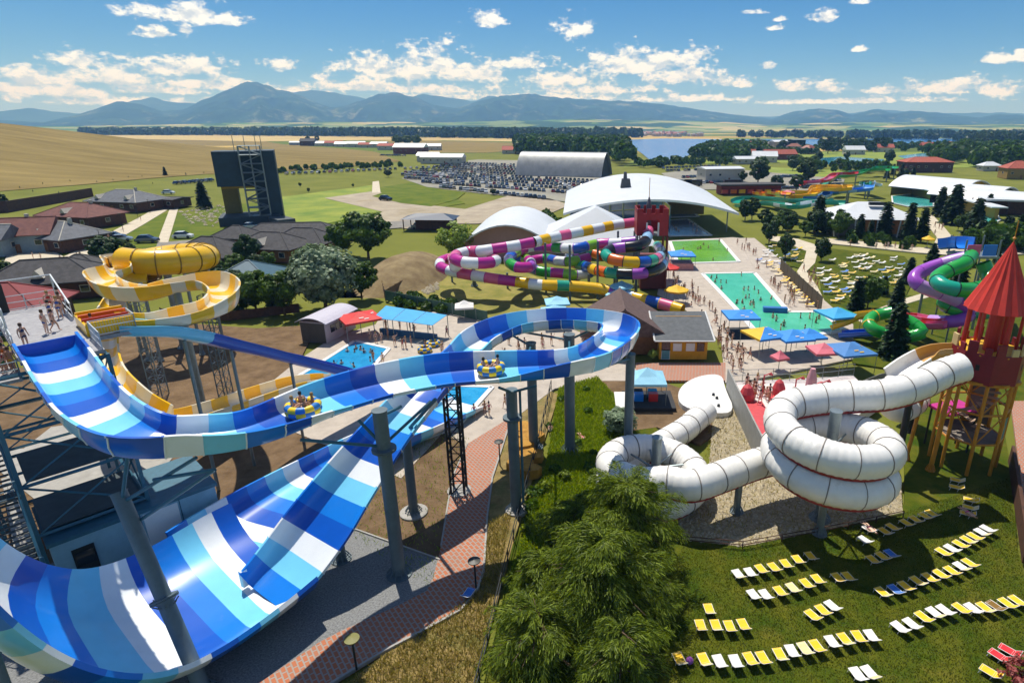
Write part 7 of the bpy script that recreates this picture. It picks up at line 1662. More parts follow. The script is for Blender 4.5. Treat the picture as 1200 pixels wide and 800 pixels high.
umbrella(962, 430, 3.8, 2.6, C_PNK, 'pink parasol beside the faded blue one', rz=5); umbrella(912, 434, 2.0, 2.0, C_PNK, 'small pink parasol left of the spray tower', rz=20)
gz = umbrella(757, 470, 4.6, 3.1, C_LSKY, 'pale blue pyramid roofed kiosk on a dark platform beside the slide pole', posts=True, rise=1.2)
c = G(757, 470); 
mb = MB(); mb.box((c.x + .2, c.y - .3, .2), (5.6, 4.6, .4)); part('platform', mb, mat('dark_platform', '#2b2d30', rough=.8), gz); mb = MB(); mb.box((c.x - 2.6, c.y - .6, .22), (1.8, 4.4, .44)); part('ramp', mb, WHITEP, gz)
for dx, m_ in ((-.9, S_BLUE), (.7, S_RED), (.7, C_SKY), (-.9, DARKST)): mb = MB(); mb.box((c.x + dx, c.y - .6 + (.9 if m_ in (C_SKY, DARKST) else 0), .85), (1.0, .7, .9)); part('counter', mb, m_, gz)
umbrella(1086, 290, 3.6, 2.4, C_YEL, 'orange yellow parasol beside the upper path', n=8); umbrella(922, 236, 7, 4, canvas('canvas_rose', '#c4707c'), 'rose dome parasol left of the yellow twin lane slide', n=8)
# bar counter and rafts stored on the deck
for i, (px, py) in enumerate(((508, 405), (498, 412))):
    c = G(px, py); t = raft(c, 1.0, 'spare yellow and blue raft lying on the pool deck' if i == 0 else 'white rimmed raft lying on the deck beside the spare raft')
# ------------------------------------------------------------------ lamps, bench, bins
def lamp(px, py, h, label, group=None, m=None):
    c = G(px, py); t = thing('lamp_post', label, 'lamp post', c, 0, group); mb = MB(); mb.tube(c, c + UP * h, .06, 8); part('pole', mb, DARKST, t); mb = MB(); mb.lathe((c.x, c.y, h), [(.05, -.05), (.42, 0), (.42, .06), (.05, .12)], 16); part('lamp_shade', mb, m or mat('lamp_disc', '#2b2d28', rough=.5), t); return t
lamp(558, 689, 2.2, 'dark disc topped lamp beside the blue lounger on the brick path'); lamp(418, 784, 2.2, 'olive disc topped lamp at the edge of the brick path near the bottom', m=mat('lamp_olive', '#6c6a2e', rough=.6)); lamp(586, 545, 2.4, 'slim dark lamp beside the ochre rocks')
for px, py in ((129, 300), (120, 290), (144, 268), (162, 256), (176, 249), (187, 243)): lamp(px, py, 4.5, 'slim lamp along the village walk', 'lamps along the village walk')
# ------------------------------------------------------------------ sun loungers
LFR = mat('lounger_frame', '#d4d4d0', rough=.4); LY = canvas('lounger_yellow', '#e8ba0c'); LW = canvas('lounger_white', '#d8d6d4'); LB = canvas('lounger_blue', '#3573c4'); LR = canvas('lounger_red', '#c8202c'); LBR = canvas('lounger_brown', '#7a5a18'); LC = canvas('lounger_cream', '#ddc890')
LMAT = {'Y': LY, 'W': LW, 'B': LB, 'R': LR, 'N': LBR, 'C': LC}; LNAME = {'Y': 'yellow', 'W': 'white', 'B': 'blue', 'R': 'red', 'N': 'brown', 'C': 'cream'}
def lounger_parts():
    f = MB(); w = .33
    for s in (-w, w):
        f.tube((s, -.35, .34), (s, .55, .34), .025, 5); f.tube((s, -.35, .34), (s, -.72, .62), .025, 5)
        for y in (.45, -.25): f.tube((s, y, .34), (s, y + .08, 0), .025, 5)
    for y in (.55, .45, -.25, -.35): f.tube((-w, y, .34), (w, y, .34), .02, 5)
    f.tube((-w, -.72, .62), (w, -.72, .62), .02, 5)
    seat = MB(); seat.add([(-.31, .55, .36), (.31, .55, .36), (.31, .1, .335), (-.31, .1, .335), (-.31, -.34, .36), (.31, -.34, .36)], [(0, 3, 2, 1), (3, 4, 5, 2)]); k = len(seat.v); seat.add([(x, y, z - .02) for x, y, z in seat.v[:6]], [(1, 2, 3, 0), (2, 5, 4, 3)])
    back = MB(); back.add([(-.31, -.36, .36), (.31, -.36, .36), (.31, -.72, .635), (-.31, -.72, .635), (-.31, -.36, .34), (.31, -.36, .34), (.31, -.72, .61), (-.31, -.72, .61)], [(0, 3, 2, 1), (4, 5, 6, 7), (0, 1, 5, 4), (2, 3, 7, 6)])
    return f, seat, back
f_, s_, b_ = lounger_parts(); LFM = mesh_of('frame', f_, LFR); LSM = {k: mesh_of('seat', s_, m) for k, m in LMAT.items()}; LBM = {k: mesh_of('backrest', b_, m) for k, m in LMAT.items()}
def lounger(px, py, k, label, rz=0.0, group='sun loungers on the lawn', size=.84):
    c = G(px, py, .3); c.z = 0; t = thing('sun_lounger', label, 'sun lounger', c, rad(rz + RNG.uniform(-4, 4)), group); t.scale = (size,) * 3
    link('frame', LFM, t); link('seat', LSM[k], t); link('backrest', LBM[k if RNG.random() < .75 else ('C' if k in 'YW' else k)], t); return t
ORD = ['first', 'second', 'third', 'fourth', 'fifth', 'sixth', 'seventh', 'eighth', 'ninth', 'tenth', 'eleventh', 'twelfth', 'thirteenth', 'fourteenth', 'fifteenth']
ROWS = [('in the nearest long row on the lawn', 10, [(796, 771, 'Y'), (825, 772, 'Y'), (843, 774, 'W'), (862, 774, 'W'), (879, 771, 'Y'), (894, 770, 'Y'), (914, 766, 'Y'), (928, 762, 'W'), (943, 759, 'C'), (957, 756, 'Y'), (975, 751, 'W'), (990, 748, 'Y'), (1006, 745, 'Y'), (1021, 744, 'W')]),
        ('in the row of four by the conifer shade', 5, [(821, 732, 'Y'), (839, 732, 'Y'), (855, 733, 'Y'), (871, 731, 'Y')]),
        ('standing alone behind the row of four', 5, [(831, 713, 'Y')]),
        ('in the upper left row', 15, [(865, 672, 'W'), (879, 670, 'W'), (892, 666, 'Y'), (907, 664, 'Y'), (921, 660, 'Y'), (935, 655, 'Y'), (950, 651, 'Y')]),
        ('in the row under the upper left row', 15, [(883, 696, 'W'), (897, 696, 'W'), (914, 692, 'Y'), (929, 688, 'C'), (945, 683, 'Y'), (958, 678, 'Y')]),
        ('in the pair inside the coil shadow', 15, [(982, 676, 'Y'), (994, 675, 'Y')]),
        ('in the group of three in mid lawn', 25, [(952, 720, 'Y'), (964, 714, 'Y'), (975, 709, 'W')]),
        ('in the row below the coil shadow', 22, [(1034, 693, 'Y'), (1049, 690, 'B'), (1061, 686, 'Y'), (1075, 680, 'Y'), (1089, 676, 'Y'), (1102, 672, 'Y'), (1115, 668, 'Y'), (1126, 663, 'W'), (1136, 659, 'Y')]),
        ('in the row by the tower shade', 28, [(1105, 646, 'Y'), (1115, 642, 'W'), (1125, 637, 'Y'), (1134, 632, 'Y'), (1142, 628, 'Y'), (1150, 623, 'W'), (1157, 619, 'W')]),
        ('in the three inside the coil shadow', 22, [(1023, 655, 'Y'), (1034, 651, 'Y'), (1044, 648, 'B')]),
        ('in the row at the gravel edge', 25, [(1013, 632, 'W'), (1018, 619, 'W'), (1037, 622, 'Y'), (1046, 617, 'Y'), (1062, 612, 'Y'), (1073, 608, 'Y'), (1084, 604, 'Y'), (1092, 601, 'Y')]),
        ('in the column by the tower foot', 60, [(1133, 601, 'Y'), (1136, 594, 'Y'), (1137, 585, 'Y'), (1120, 570, 'Y'), (1121, 562, 'Y')]),
        ('in the row reaching the right edge', 22, [(1054, 734, 'W'), (1068, 730, 'W'), (1082, 722, 'Y'), (1095, 717, 'W'), (1107, 714, 'W'), (1126, 712, 'Y'), (1140, 712, 'W'), (1154, 711, 'Y'), (1166, 709, 'N'), (1180, 706, 'Y'), (1192, 703, 'Y')]),
        ('in the pair at the bottom edge', 15, [(1005, 789, 'W'), (1019, 787, 'W')]),
        ('in the group by the reddish shrub', 35, [(1160, 786, 'Y'), (1170, 767, 'R'), (1182, 761, 'R')])]
for where, rz, L_ in ROWS:
    for i, (px, py, k) in enumerate(L_):
        lounger(px, py, k, f'{LNAME[k]} sun lounger {where}' if len(L_) == 1 else f'{LNAME[k]} sun lounger, {ORD[i]} from the left {where}', rz)
lounger(549, 694, 'B', 'pale blue sun lounger on the brick path beside the lamp', -20)
# small loungers on the far lawn: one mesh each
def lounger_single():
    m = {}
    for k in 'YWCB':
        mb = MB()
        for src, mi in ((f_, 0), (s_, 1), (b_, 1)): mb.mi = mi; mb.add(src.v, src.f)
        m[k] = mesh_of('lounger', mb, [LFR, LMAT[k]])
    return m
LS = lounger_single()
def in_poly(P, x, y):
    c = False; j = len(P) - 1
    for i in range(len(P)):
        if (P[i].y > y) != (P[j].y > y) and x < (P[j].x - P[i].x) * (y - P[i].y) / (P[j].y - P[i].y) + P[i].x: c = not c
        j = i
    return c
def scatter(poly, n, mind=1.2, seed=1):
    r = random.Random(seed); P = poly_px(poly); xs = [p.x for p in P]; ys = [p.y for p in P]; out = []; tries = 0
    while len(out) < n and tries < n * 200:
        tries += 1; x, y = r.uniform(min(xs), max(xs)), r.uniform(min(ys), max(ys))
        if in_poly(P, x, y) and all((x - a) ** 2 + (y - b) ** 2 > mind * mind for a, b in out): out.append((x, y))
    return out
LAWNS = [('on the far lawn left of the winding path', [(906, 288), (940, 290), (940, 308), (920, 312), (880, 308)], 24), ('on the far lawn between the two paths', [(955, 318), (978, 300), (1010, 316), (1040, 336), (1010, 352), (980, 362), (968, 345)], 40), ('on the far lawn below the upper path', [(978, 296), (1050, 302), (1064, 318), (1050, 338), (1010, 314)], 32), ('in the lines along the beach deck fence', [(898, 309), (905, 309), (951, 353), (948, 360), (940, 356)], 26)]
for where, poly, n in LAWNS:
    for i, (x, y) in enumerate(scatter(poly, n, 1.5, 7)):
        k = RNG.choice('YWWWCYB' if 'deck' not in where else 'YYYC'); o = link('sun_lounger', LS[k], None, (x, y, 0), rad(RNG.choice((80, 85, 95, 60)) + RNG.uniform(-8, 8)), 1.15)
        tag(o, f'small {LNAME[k]} lounger {where}', 'sun lounger', 'small loungers ' + where)
# towels and ball
c = G(808, 777); mb = MB(); mb.lathe((c.x, c.y, .22), [(.02, -.22), (.13, -.18), (.21, -.07), (.22, 0), (.21, .07), (.13, .18), (.02, .22)], 14); single('ball', mb, mat('ball_purple', '#8a4a9a', rough=.4), 'purple ball on the lawn between the first two loungers of the nearest row', 'ball', smooth=True)
# ------------------------------------------------------------------ cars
def car_meshes(cols):
    """a saloon / hatchback shell: body, glass, wheels"""
    out = {}
    xs = [-2.1, -2.05, -1.55, -.95, -.35, .75, 1.35, 2.0, 2.1]; top = [.55, .78, .86, .92, .98, .98, .90, .74, .5]; wid = [.72, .80, .86, .88, .88, .88, .86, .80, .70]
    def body(mb):
        vs = []; n = len(xs)
        for x, t, w in zip(xs, top, wid): vs += [(x, -w * .94, .22), (x, -w, .45), (x, -w * .95, t), (x, w * .95, t), (x, w, .45), (x, w * .94, .22)]
        fs = [(i * 6 + a, (i + 1) * 6 + a, (i + 1) * 6 + (a + 1) % 6, i * 6 + (a + 1) % 6) for i in range(n - 1) for a in range(6)] + [tuple(range(6)), tuple(reversed(range((n - 1) * 6, n * 6)))]
        mb.add(vs, fs)
    def cabin(mb): mb.add([(-1.7, -.8, .88), (1.15, -.8, .92), (1.15, .8, .92), (-1.7, .8, .88), (-1.25, -.62, 1.42), (.35, -.62, 1.45), (.35, .62, 1.45), (-1.25, .62, 1.42)], [(0, 1, 5, 4), (1, 2, 6, 5), (2, 3, 7, 6), (3, 0, 4, 7)])
    def roof(mb): mb.add([(-1.28, -.64, 1.42), (.38, -.64, 1.45), (.38, .64, 1.45), (-1.28, .64, 1.42), (-1.1, -.55, 1.49), (.2, -.55, 1.51), (.2, .55, 1.51), (-1.1, .55, 1.49)], [(0, 1, 5, 4), (1, 2, 6, 5), (2, 3, 7, 6), (3, 0, 4, 7), (4, 5, 6, 7)])
    def wheel(mb, x, y): mb.tube((x, y - .1, .32), (x, y + .1, .32), .32, 12)
    B = MB(); body(B); Rf = MB(); roof(Rf); Cb = MB(); cabin(Cb)
    for k, m in cols.items():
        mb = MB(); mb.mi = 0; mb.add(B.v, B.f); mb.add(Rf.v, Rf.f); mb.mi = 1; mb.add(Cb.v, Cb.f); mb.mi = 2
        for x in (-1.3, 1.35):
            for y in (-.78, .78): wheel(mb, x, y)
        out[k] = (mesh_of('car', mb, [m, GLASS, DARKST]), mesh_of('body', B, m), mesh_of('roof', Rf, m))
    wm = MB(); wheel(wm, 0, 0)
    return out, mesh_of('windows', Cb, GLASS), mesh_of('wheel', wm, DARKST)
def carp(n, c, met=.2): return mat('car_' + n, c, rough=.25, metal=met, var=.03, coat=.6)
CARC = {'black': carp('black', '#15171a'), 'grey': carp('grey', '#5a5f64', .5), 'silver': carp('silver', '#a9aeb2', .6), 'white': carp('white', '#d8dadb', 0), 'blue': carp('blue', '#1f3f70'), 'dark blue': carp('dark_blue', '#14233d'), 'red': carp('red', '#8e1c1c'), 'green': carp('green', '#2d4a3a'), 'beige': carp('beige', '#9b8d74', .3)}
CARM, CWIN, CWH = car_meshes(CARC); CK = ['black', 'black', 'black', 'grey', 'grey', 'grey', 'silver', 'white', 'blue', 'dark blue', 'dark blue', 'red', 'green', 'beige']
def car_full(px, py, k, label, rz, sc=1.0, group=None):
    c = G(px, py); c.z = hz(c.x, c.y); t = thing('parked_car', label, 'car', c, rad(rz), group); t.scale = (sc, sc, sc * 1.05)
    link('body', CARM[k][1], t); link('roof', CARM[k][2], t); link('windows', CWIN, t)
    for x in (-1.3, 1.35):
        for y in (-.78, .78): link('wheel', CWH, t, (x, y, 0))
    return t
car_full(452, 235, 'black', 'black pickup parked alone on the gravel yard', -25, 1.35); car_full(295, 268, 'silver', 'silver car on the village road below the dark block', 10, 1.2); car_full(215, 279, 'white', 'white car at the roadside above the yellow coil', 8, 1.2); car_full(173, 284, 'grey', 'grey van with open boot by the roadside trees', 10, 1.3); car_full(135, 280, 'dark blue', 'dark blue car left of the grey van by the roadside', 20, 1.2); car_full(143, 283, 'silver', 'silver car right behind the dark blue car by the roadside', 20, 1.2); car_full(96, 277, 'silver', 'silver car parked at the grey roofed house on the plaza', -20, 1.1); car_full(492, 268, 'silver', 'silver trailer car beside the blue flat roofed shed', 10, 1.2); car_full(198, 229, 'white', 'white car beside the low dark hall', 5, 1.2)
def carrow(px0, py0, px1, py1, n, label, group, rz, seed, jit=.3, skip=0.0):
    r = random.Random(seed); A, B = G(px0, py0), G(px1, py1)
    for i in range(n):
        if r.random() < skip: continue
        p = A.lerp(B, (i + .5) / n); k = r.choice(CK); a = rad(rz + r.uniform(-3, 3) + (180 if r.random() < .5 else 0))
        o = link('parked_car', CARM[k][0], None, (p.x, p.y + r.uniform(-jit, jit), hz(p.x, p.y)), a, r.uniform(.95, 1.12)); tag(o, f'{k} car {label}', 'car', group)
carrow(333, 207, 478, 199, 22, 'in the roadside row by the meadow', 'cars along the meadow lane', 100, 1, skip=.1)
carrow(478, 199, 545, 195, 10, 'at the end of the roadside row', 'cars at the end of the lane', 100, 2, skip=.1)
carrow(205, 219, 250, 215, 9, 'in the row behind the dark teal block', 'cars behind the dark block', 95, 3)
carrow(446, 184, 475, 184, 10, 'on the farm road below the pink barn', 'cars on the farm road', 20, 4, skip=.2)
WR = ['front', 'second', 'third', 'fourth', 'fifth', 'sixth', 'seventh', 'eighth', 'ninth', 'tenth', 'eleventh', 'twelfth']
rows = [((515, 219.5), (640, 233.5)), ((494, 214), (735, 231.5)), ((474, 209.5), (735, 226)), ((470, 206), (730, 221.5)), ((474, 203.5), (722, 217.5)), ((482, 201.2), (716, 214.2)), ((492, 199.2), (610, 205.2)), ((500, 197.4), (608, 202.4)), ((508, 195.7), (606, 200)), ((516, 194.2), (605, 197.8)), ((522, 192.8), (604, 195.8)), ((530, 191.5), (604, 194))]
ncar = 0
for i, (a, b) in enumerate(rows):
    A, B = G(*a), G(*b); n = int((B - A).length / 2.75)
    if ncar + n < 262:
        carrow(a[0], a[1], b[0], b[1], n, f'in the {WR[i]} row of the big car park', 'cars in the big car park', 97, 10 + i, .6, skip=.07); ncar += n
    else:
        mb = MB(); r = random.Random(i); cols = list(CARC.items()); src = CARM['black'][0]
        for q in range(n):
            if r.random() < .07: continue
            p = A.lerp(B, (q + .5) / n); mi = r.randrange(len(cols)); y0 = p.y + r.uniform(-.6, .6); mb.mi = mi; mb.box((p.x, y0, .62), (1.72, 4.1, .72)); mb.mi = len(cols); mb.box((p.x, y0 - .15, 1.2), (1.5, 2.3, .55), top=.8); mb.mi = mi; mb.box((p.x, y0 - .15, 1.5), (1.25, 1.5, .05))
        struct('parked_cars', mb, [m for _, m in cols] + [GLASS], kind='stuff')
for i, (a, b, n) in enumerate((((783, 216), (868, 214), 20), ((790, 209), (865, 206), 18), ((905, 222), (985, 219), 17), ((925, 215), (985, 212), 12), ((905, 209), (935, 207), 8))):
    carrow(*a, *b, n, f'in the {WR[i]} far right row', 'cars in the far right car park', 95, 30 + i, 1, skip=.12)
for i, (a, b, n) in enumerate((((775, 198), (845, 195), 16), ((780, 201), (845, 199), 16))): carrow(*a, *b, n, f'in the {WR[i]} row beyond the hall roof', 'cars beyond the hall roof', 95, 40 + i, 1, skip=.1)
mb = MB(); c = G(822, 216); 
for k, (px, lab) in enumerate(((800, 'dark coach left of three parked beyond the hall roof'), (812, 'dark coach in the middle of three beyond the hall roof'), (858, 'dark coach right of three beyond the hall roof'))):
    c = G(px, 218); t = thing('coach', lab, 'coach', c); mb = MB(); mb.box((c.x, c.y, 1.8), (9, 2.5, 2.8)); part('body', mb, CARC['black'], t); mb = MB(); mb.box((c.x, c.y, 2.3), (8.6, 2.56, 1.0)); part('windows', mb, GLASS, t)
    for dx in (-3, 3): mb = MB(); mb.tube((c.x + dx, c.y - 1.3, .5), (c.x + dx, c.y + 1.3, .5), .5, 10); part('wheel', mb, DARKST, t)
# ------------------------------------------------------------------ people
SKIN = [mat('skin_a', '#c49a82', rough=.55, var=.06), mat('skin_b', '#a67a60', rough=.55, var=.06), mat('skin_c', '#d9b59e', rough=.55, var=.06)]
HAIR = [mat('hair_dark', '#1d140e', rough=.6), mat('hair_brown', '#4a2f1a', rough=.6), mat('hair_blond', '#9a7a45', rough=.6)]
SWIM = {n: mat('swim_' + n.replace(' ', '_'), c, rough=.75, var=.12) for n, c in (('red', '#b3201f'), ('blue', '#1f4d9c'), ('black', '#17181b'), ('green', '#2f7a3c'), ('orange', '#d2691e'), ('pink', '#c93c78'), ('white', '#cfcfcc'), ('dark blue', '#152a52'), ('yellow', '#d1a718'))}
def skin_mesh(name, nodes, edges, root, sub=1):
    me = bpy.data.meshes.new('sk'); me.from_pydata([n[:3] for n in nodes], edges, []); o = bpy.data.objects.new('sk', me); COL.objects.link(o)
    md = o.modifiers.new('s', 'SKIN'); ss = o.modifiers.new('ss', 'SUBSURF'); ss.levels = sub; ss.render_levels = sub
    for i, n in enumerate(nodes):
        r = n[3]; me.skin_vertices[0].data[i].radius = (r, r) if not isinstance(r, tuple) else r
        me.skin_vertices[0].data[i].use_root = (i == root)
    dg = bpy.context.evaluated_depsgraph_get(); ev = o.evaluated_get(dg); m2 = bpy.data.meshes.new_from_object(ev); m2.name = name
    bpy.data.objects.remove(o); bpy.data.meshes.remove(me)
    m2.polygons.foreach_set('use_smooth', [True] * len(m2.polygons)); return m2
def figure(pose):
    """joints of a 1.72 m figure facing -Y; returns body mesh, hair, trunks, top"""
    J = dict(pelvis=(0, 0, .93), waist=(0, 0, 1.06), chest=(0, .01, 1.28), neck=(0, 0, 1.46), head0=(0, -.01, 1.55), head1=(0, -.015, 1.66))
    hip = {s: (s * .10, 0, .88) for s in (-1, 1)}; sh = {s: (s * .19, 0, 1.40) for s in (-1, 1)}
    knee = {s: (s * .11, -.02, .49) for s in (-1, 1)}; ank = {s: (s * .12, .02, .08) for s in (-1, 1)}; toe = {s: (s * .14, -.14, .03) for s in (-1, 1)}
    elb = {s: (s * .26, .03, 1.12) for s in (-1, 1)}; wri = {s: (s * .28, -.06, .87) for s in (-1, 1)}; hand = {s: (s * .28, -.09, .77) for s in (-1, 1)}
    if pose == 'walk':
        knee = {-1: (-.10, -.16, .52), 1: (.10, .05, .50)}; ank = {-1: (-.10, -.20, .09), 1: (.10, .32, .16)}; toe = {-1: (-.11, -.36, .05), 1: (.11, .22, .04)}
        elb = {-1: (-.25, .14, 1.15), 1: (.25, -.10, 1.15)}; wri = {-1: (-.26, .10, .90), 1: (.26, -.27, .98)}; hand = {-1: (-.26, .08, .80), 1: (.25, -.36, .98)}
    if pose == 'arms':
        elb = {-1: (-.40, -.05, 1.45), 1: (.26, .05, 1.13)}; wri = {-1: (-.44, -.12, 1.70), 1: (.16, -.2, 1.02)}; hand = {-1: (-.43, -.14, 1.80), 1: (.06, -.24, 1.0)}
    if pose == 'sit':
        dz = -.66; J = {k: (x, y, z + dz) for k, (x, y, z) in J.items()}; hip = {s: (s * .10, 0, .22) for s in (-1, 1)}; sh = {s: (s * .19, 0, 1.40 + dz) for s in (-1, 1)}
        knee = {s: (s * .16, -.40, .42) for s in (-1, 1)}; ank = {s: (s * .14, -.62, .08) for s in (-1, 1)}; toe = {s: (s * .16, -.76, .05) for s in (-1, 1)}
        elb = {s: (s * .30, .04, .50) for s in (-1, 1)}; wri = {s: (s * .24, -.18, .42) for s in (-1, 1)}; hand = {s: (s * .20, -.28, .42) for s in (-1, 1)}
    if pose == 'lie':
        f = lambda p: (p[0], p[2] - .9, .14 - p[1] * .6)
        J = {k: f(v) for k, v in J.items()}; hip = {s: f(v) for s, v in hip.items()}; sh = {s: f(v) for s, v in sh.items()}; knee = {s: f((s * .11, -.22, .5)) for s in (-1, 1)}; ank = {s: f((s * .12, .05, .1)) for s in (-1, 1)}; toe = {s: f((s * .14, -.12, .02)) for s in (-1, 1)}; elb = {s: f((s * .34, .05, 1.15)) for s in (-1, 1)}; wri = {s: f((s * .30, .02, .92)) for s in (-1, 1)}; hand = {s: f((s * .27, 0, .82)) for s in (-1, 1)}
    N_ = [(*J['pelvis'], (.15, .115)), (*J['waist'], (.125, .10)), (*J['chest'], (.155, .11)), (*J['neck'], .055), (*J['head0'], (.075, .09)), (*J['head1'], (.072, .09))]; E = [(0, 1), (1, 2), (2, 3), (3, 4), (4, 5)]
    for s in (-1, 1):
        b = len(N_); N_ += [(*hip[s], .095), (*knee[s], .06), (*ank[s], .04), (*toe[s], .035)]; E += [(0, b), (b, b + 1), (b + 1, b + 2), (b + 2, b + 3)]
        b = len(N_); N_ += [(*sh[s], .06), (*elb[s], .042), (*wri[s], .03), (*hand[s], .035)]; E += [(2, b), (b, b + 1), (b + 1, b + 2), (b + 2, b + 3)]
    body = skin_mesh('person', N_, E, 0)
    hx, hy, hz_ = J['head1']; hb = MB(); up = (0, 0, 1) if pose != 'lie' else (0, 1, 0)
    if pose != 'lie': hb.lathe((hx, hy + .02, hz_), [(.095, -.12), (.108, -.03), (.105, .04), (.07, .10), (.01, .125)], 10)
    else: hb.lathe((hx, hy + .04, hz_), [(.01, -.1), (.1, -.03), (.1, .03), (.05, .085)], 10)
    hair = mesh_of('hair', hb, HAIR[0], smooth=True)
    tn = [(J['pelvis'][0], J['pelvis'][1], J['pelvis'][2] + (.06 if pose != 'lie' else 0), (.162, .128)), (*J['pelvis'], (.166, .13))]; te = [(0, 1)]
    for s in (-1, 1):
        b = len(tn); k = Vector(hip[s]).lerp(Vector(knee[s]), .45); tn += [(*hip[s], .112), (*k, .10)]; te += [(1, b), (b, b + 1)]
    trunks = skin_mesh('swim_shorts', tn, te, 1)
    pn = [(*Vector(J['waist']).lerp(Vector(J['pelvis']), .3), (.14, .115)), (*J['chest'], (.17, .125)), (*Vector(J['chest']).lerp(Vector(J['neck']), .65), (.13, .10))]
    topm = skin_mesh('shirt', pn, [(0, 1), (1, 2)], 0)
    return body, hair, trunks, topm
FIG = {p: figure(p) for p in ('stand', 'walk', 'arms', 'sit', 'lie')}
VER = {'stand': 'standing', 'walk': 'walking', 'arms': 'waving', 'sit': 'sitting', 'lie': 'lying'}
from functools import lru_cache
@lru_cache(None)
def recolour(me_name, mname):
    me = bpy.data.meshes[me_name].copy(); me.materials.clear(); me.materials.append(bpy.data.materials[mname]); return me
PCNT = 0
def person(x, y, z, pose, where, group=None, rz=None, label=None, col=None, seed=None, top=None):
    global PCNT
    PCNT += 1; r = RNG; k = col or r.choice(list(SWIM)); h = r.choice((.92, .97, 1.0, 1.03)); sk = r.choice(SKIN); hr = r.choice(HAIR)
    b, ha, tr, tp = FIG[pose]; t = thing('person', label or f'person in {k} {VER[pose]} {where}', 'person', (x, y, z), r.uniform(0, 6.28) if rz is None else rad(rz), group); t.scale = (h, h, h)
    link('body', recolour(b.name, sk.name), t); link('hair', recolour(ha.name, hr.name), t); link('swimwear', recolour(tr.name, SWIM[k].name), t)
    if top: link('shirt', recolour(tp.name, SWIM[top].name), t)
    return t
def people_px(lst, where, group, z=0.0, seed=0):
    r = random.Random(seed)
    for px, py in lst:
        p = G(px, py, z); person(p.x, p.y, z, r.choice(('stand', 'stand', 'walk', 'walk', 'arms')), where, group, top=r.choice((None, None, None, 'black', 'pink', 'red')))
def crowd(poly, n, where, group, seed, z=0.0, poses=('stand', 'stand', 'walk', 'walk', 'arms', 'sit'), mind=.7):
    r = random.Random(seed)
    for x, y in scatter(poly, n, mind, seed): person(x, y, z, r.choice(poses), where, group, top=r.choice((None, None, None, 'white', 'dark blue')))
zp = ZP + .01
for a, b, lab, pose, c_, tp_ in ((2.2, 3.6, 'person in dark shorts standing alone in the middle of the top deck', 'stand', 'dark blue', 'dark blue'), (3.6, 6.3, 'person in blue shorts with red top, left of the couple on the top deck', 'stand', 'blue', 'red'), (4.1, 6.6, 'person in dark shorts, right of the couple on the top deck', 'walk', 'black', 'dark blue'), (4.3, 9.4, 'person with an orange cap standing behind the couple on the top deck', 'arms', 'blue', 'blue'), (4.9, 10.2, 'person in blue waiting near the yellow start tubs', 'stand', 'blue', 'blue'), (5.2, 11.4, 'person leaning at the far railing of the top deck', 'stand', 'dark blue', None), (4.7, 12.6, 'person in red at the far corner of the top deck', 'walk', 'red', 'red'), (5.4, 13.4, 'person in orange farthest back on the top deck', 'stand', 'orange', None)):
    q = L3(a, b, ZP); person(q.x, q.y, ZP, pose, '', 'people on the start deck', label=lab, col=c_, top=tp_)
q = L3(6.0, 5.3, ZP); person(q.x, q.y, ZP + .15, 'sit', '', 'people on the start deck', label='person in maroon sitting in the yellow start tub', col='red', top='red', rz=-60)
r = random.Random(4)
for i in range(42):
    a, b = r.uniform(-.9, 1.25), r.uniform(1.5, 9.2); q = L3(a, b, 14.2); person(q.x, q.y, 14.2, r.choice(('stand', 'stand', 'arms')), 'queuing left of the start deck', 'people queuing for the slide', top=r.choice((None, None, 'red', 'white', 'orange')))
for RP, n_, lab in ((RAFT1, 4, 'in the raft on the long straight'), (RAFT2, 2, 'in the raft on the front of the loop')):
    for i in range(n_):
        t_ = 6.283 * i / n_ + .6; person(RP.x + math.cos(t_) * .55, RP.y + math.sin(t_) * .55, RP.z + .22, 'sit', '', 'riders ' + lab, rz=math.degrees(t_) + 90 + 180, label=f'rider sitting {lab}, ' + ('rear right', 'rear left', 'front left', 'front right')[i], col=('dark blue', 'black', 'red', 'blue')[i])
people_px([(406, 392), (434, 399), (441, 402), (447, 400), (455, 397), (463, 405), (472, 408), (482, 405), (486, 392), (503, 384), (453, 386), (469, 387), (481, 389), (499, 412), (519, 412), (524, 395), (452, 384), (438, 424), (449, 427), (476, 408), (518, 416)], 'on the deck beside the splash pool', 'bathers beside the splash pool', seed=2)
people_px([(556, 489), (568.5, 486), (573.5, 487), (592, 478)], 'on the brick path by the run-out pool', 'bathers on the brick path', seed=3)
crowd([(575, 400), (690, 396), (690, 424), (582, 430)], 24, 'on the deck seen through the blue loop', 'bathers seen through the loop', 5)
crowd([(792, 335), (812, 335), (858, 396), (846, 430), (838, 400)], 30, 'on the deck left of the green pool', 'bathers left of the green pool', 6)
crowd([(900, 330), (925, 340), (962, 364), (920, 360)], 18, 'on the deck right of the green pool', 'bathers right of the green pool', 7)
crowd([(862, 284), (884, 284), (900, 318), (885, 318)], 12, 'on the promenade by the lime pool', 'bathers on the promenade', 8)
crowd([(838, 404), (870, 400), (895, 425), (860, 440)], 16, 'on the deck by the square blue parasol', 'bathers by the blue parasol', 9)
crowd([(776, 318), (790, 318), (800, 345), (785, 350)], 9, 'under the parasols by the castle foot', 'bathers by the castle foot', 10)
crowd([(790, 284), (843, 283), (862, 305), (798, 307)], 11, 'wading in the lime green pool', 'bathers in the lime pool', 11, z=-.85, poses=('stand', 'arms'))
crowd([(828, 324), (882, 322), (920, 366), (900, 392), (868, 362)], 22, 'wading in the big green pool', 'bathers in the green pool', 12, z=-.85, poses=('stand', 'arms'))
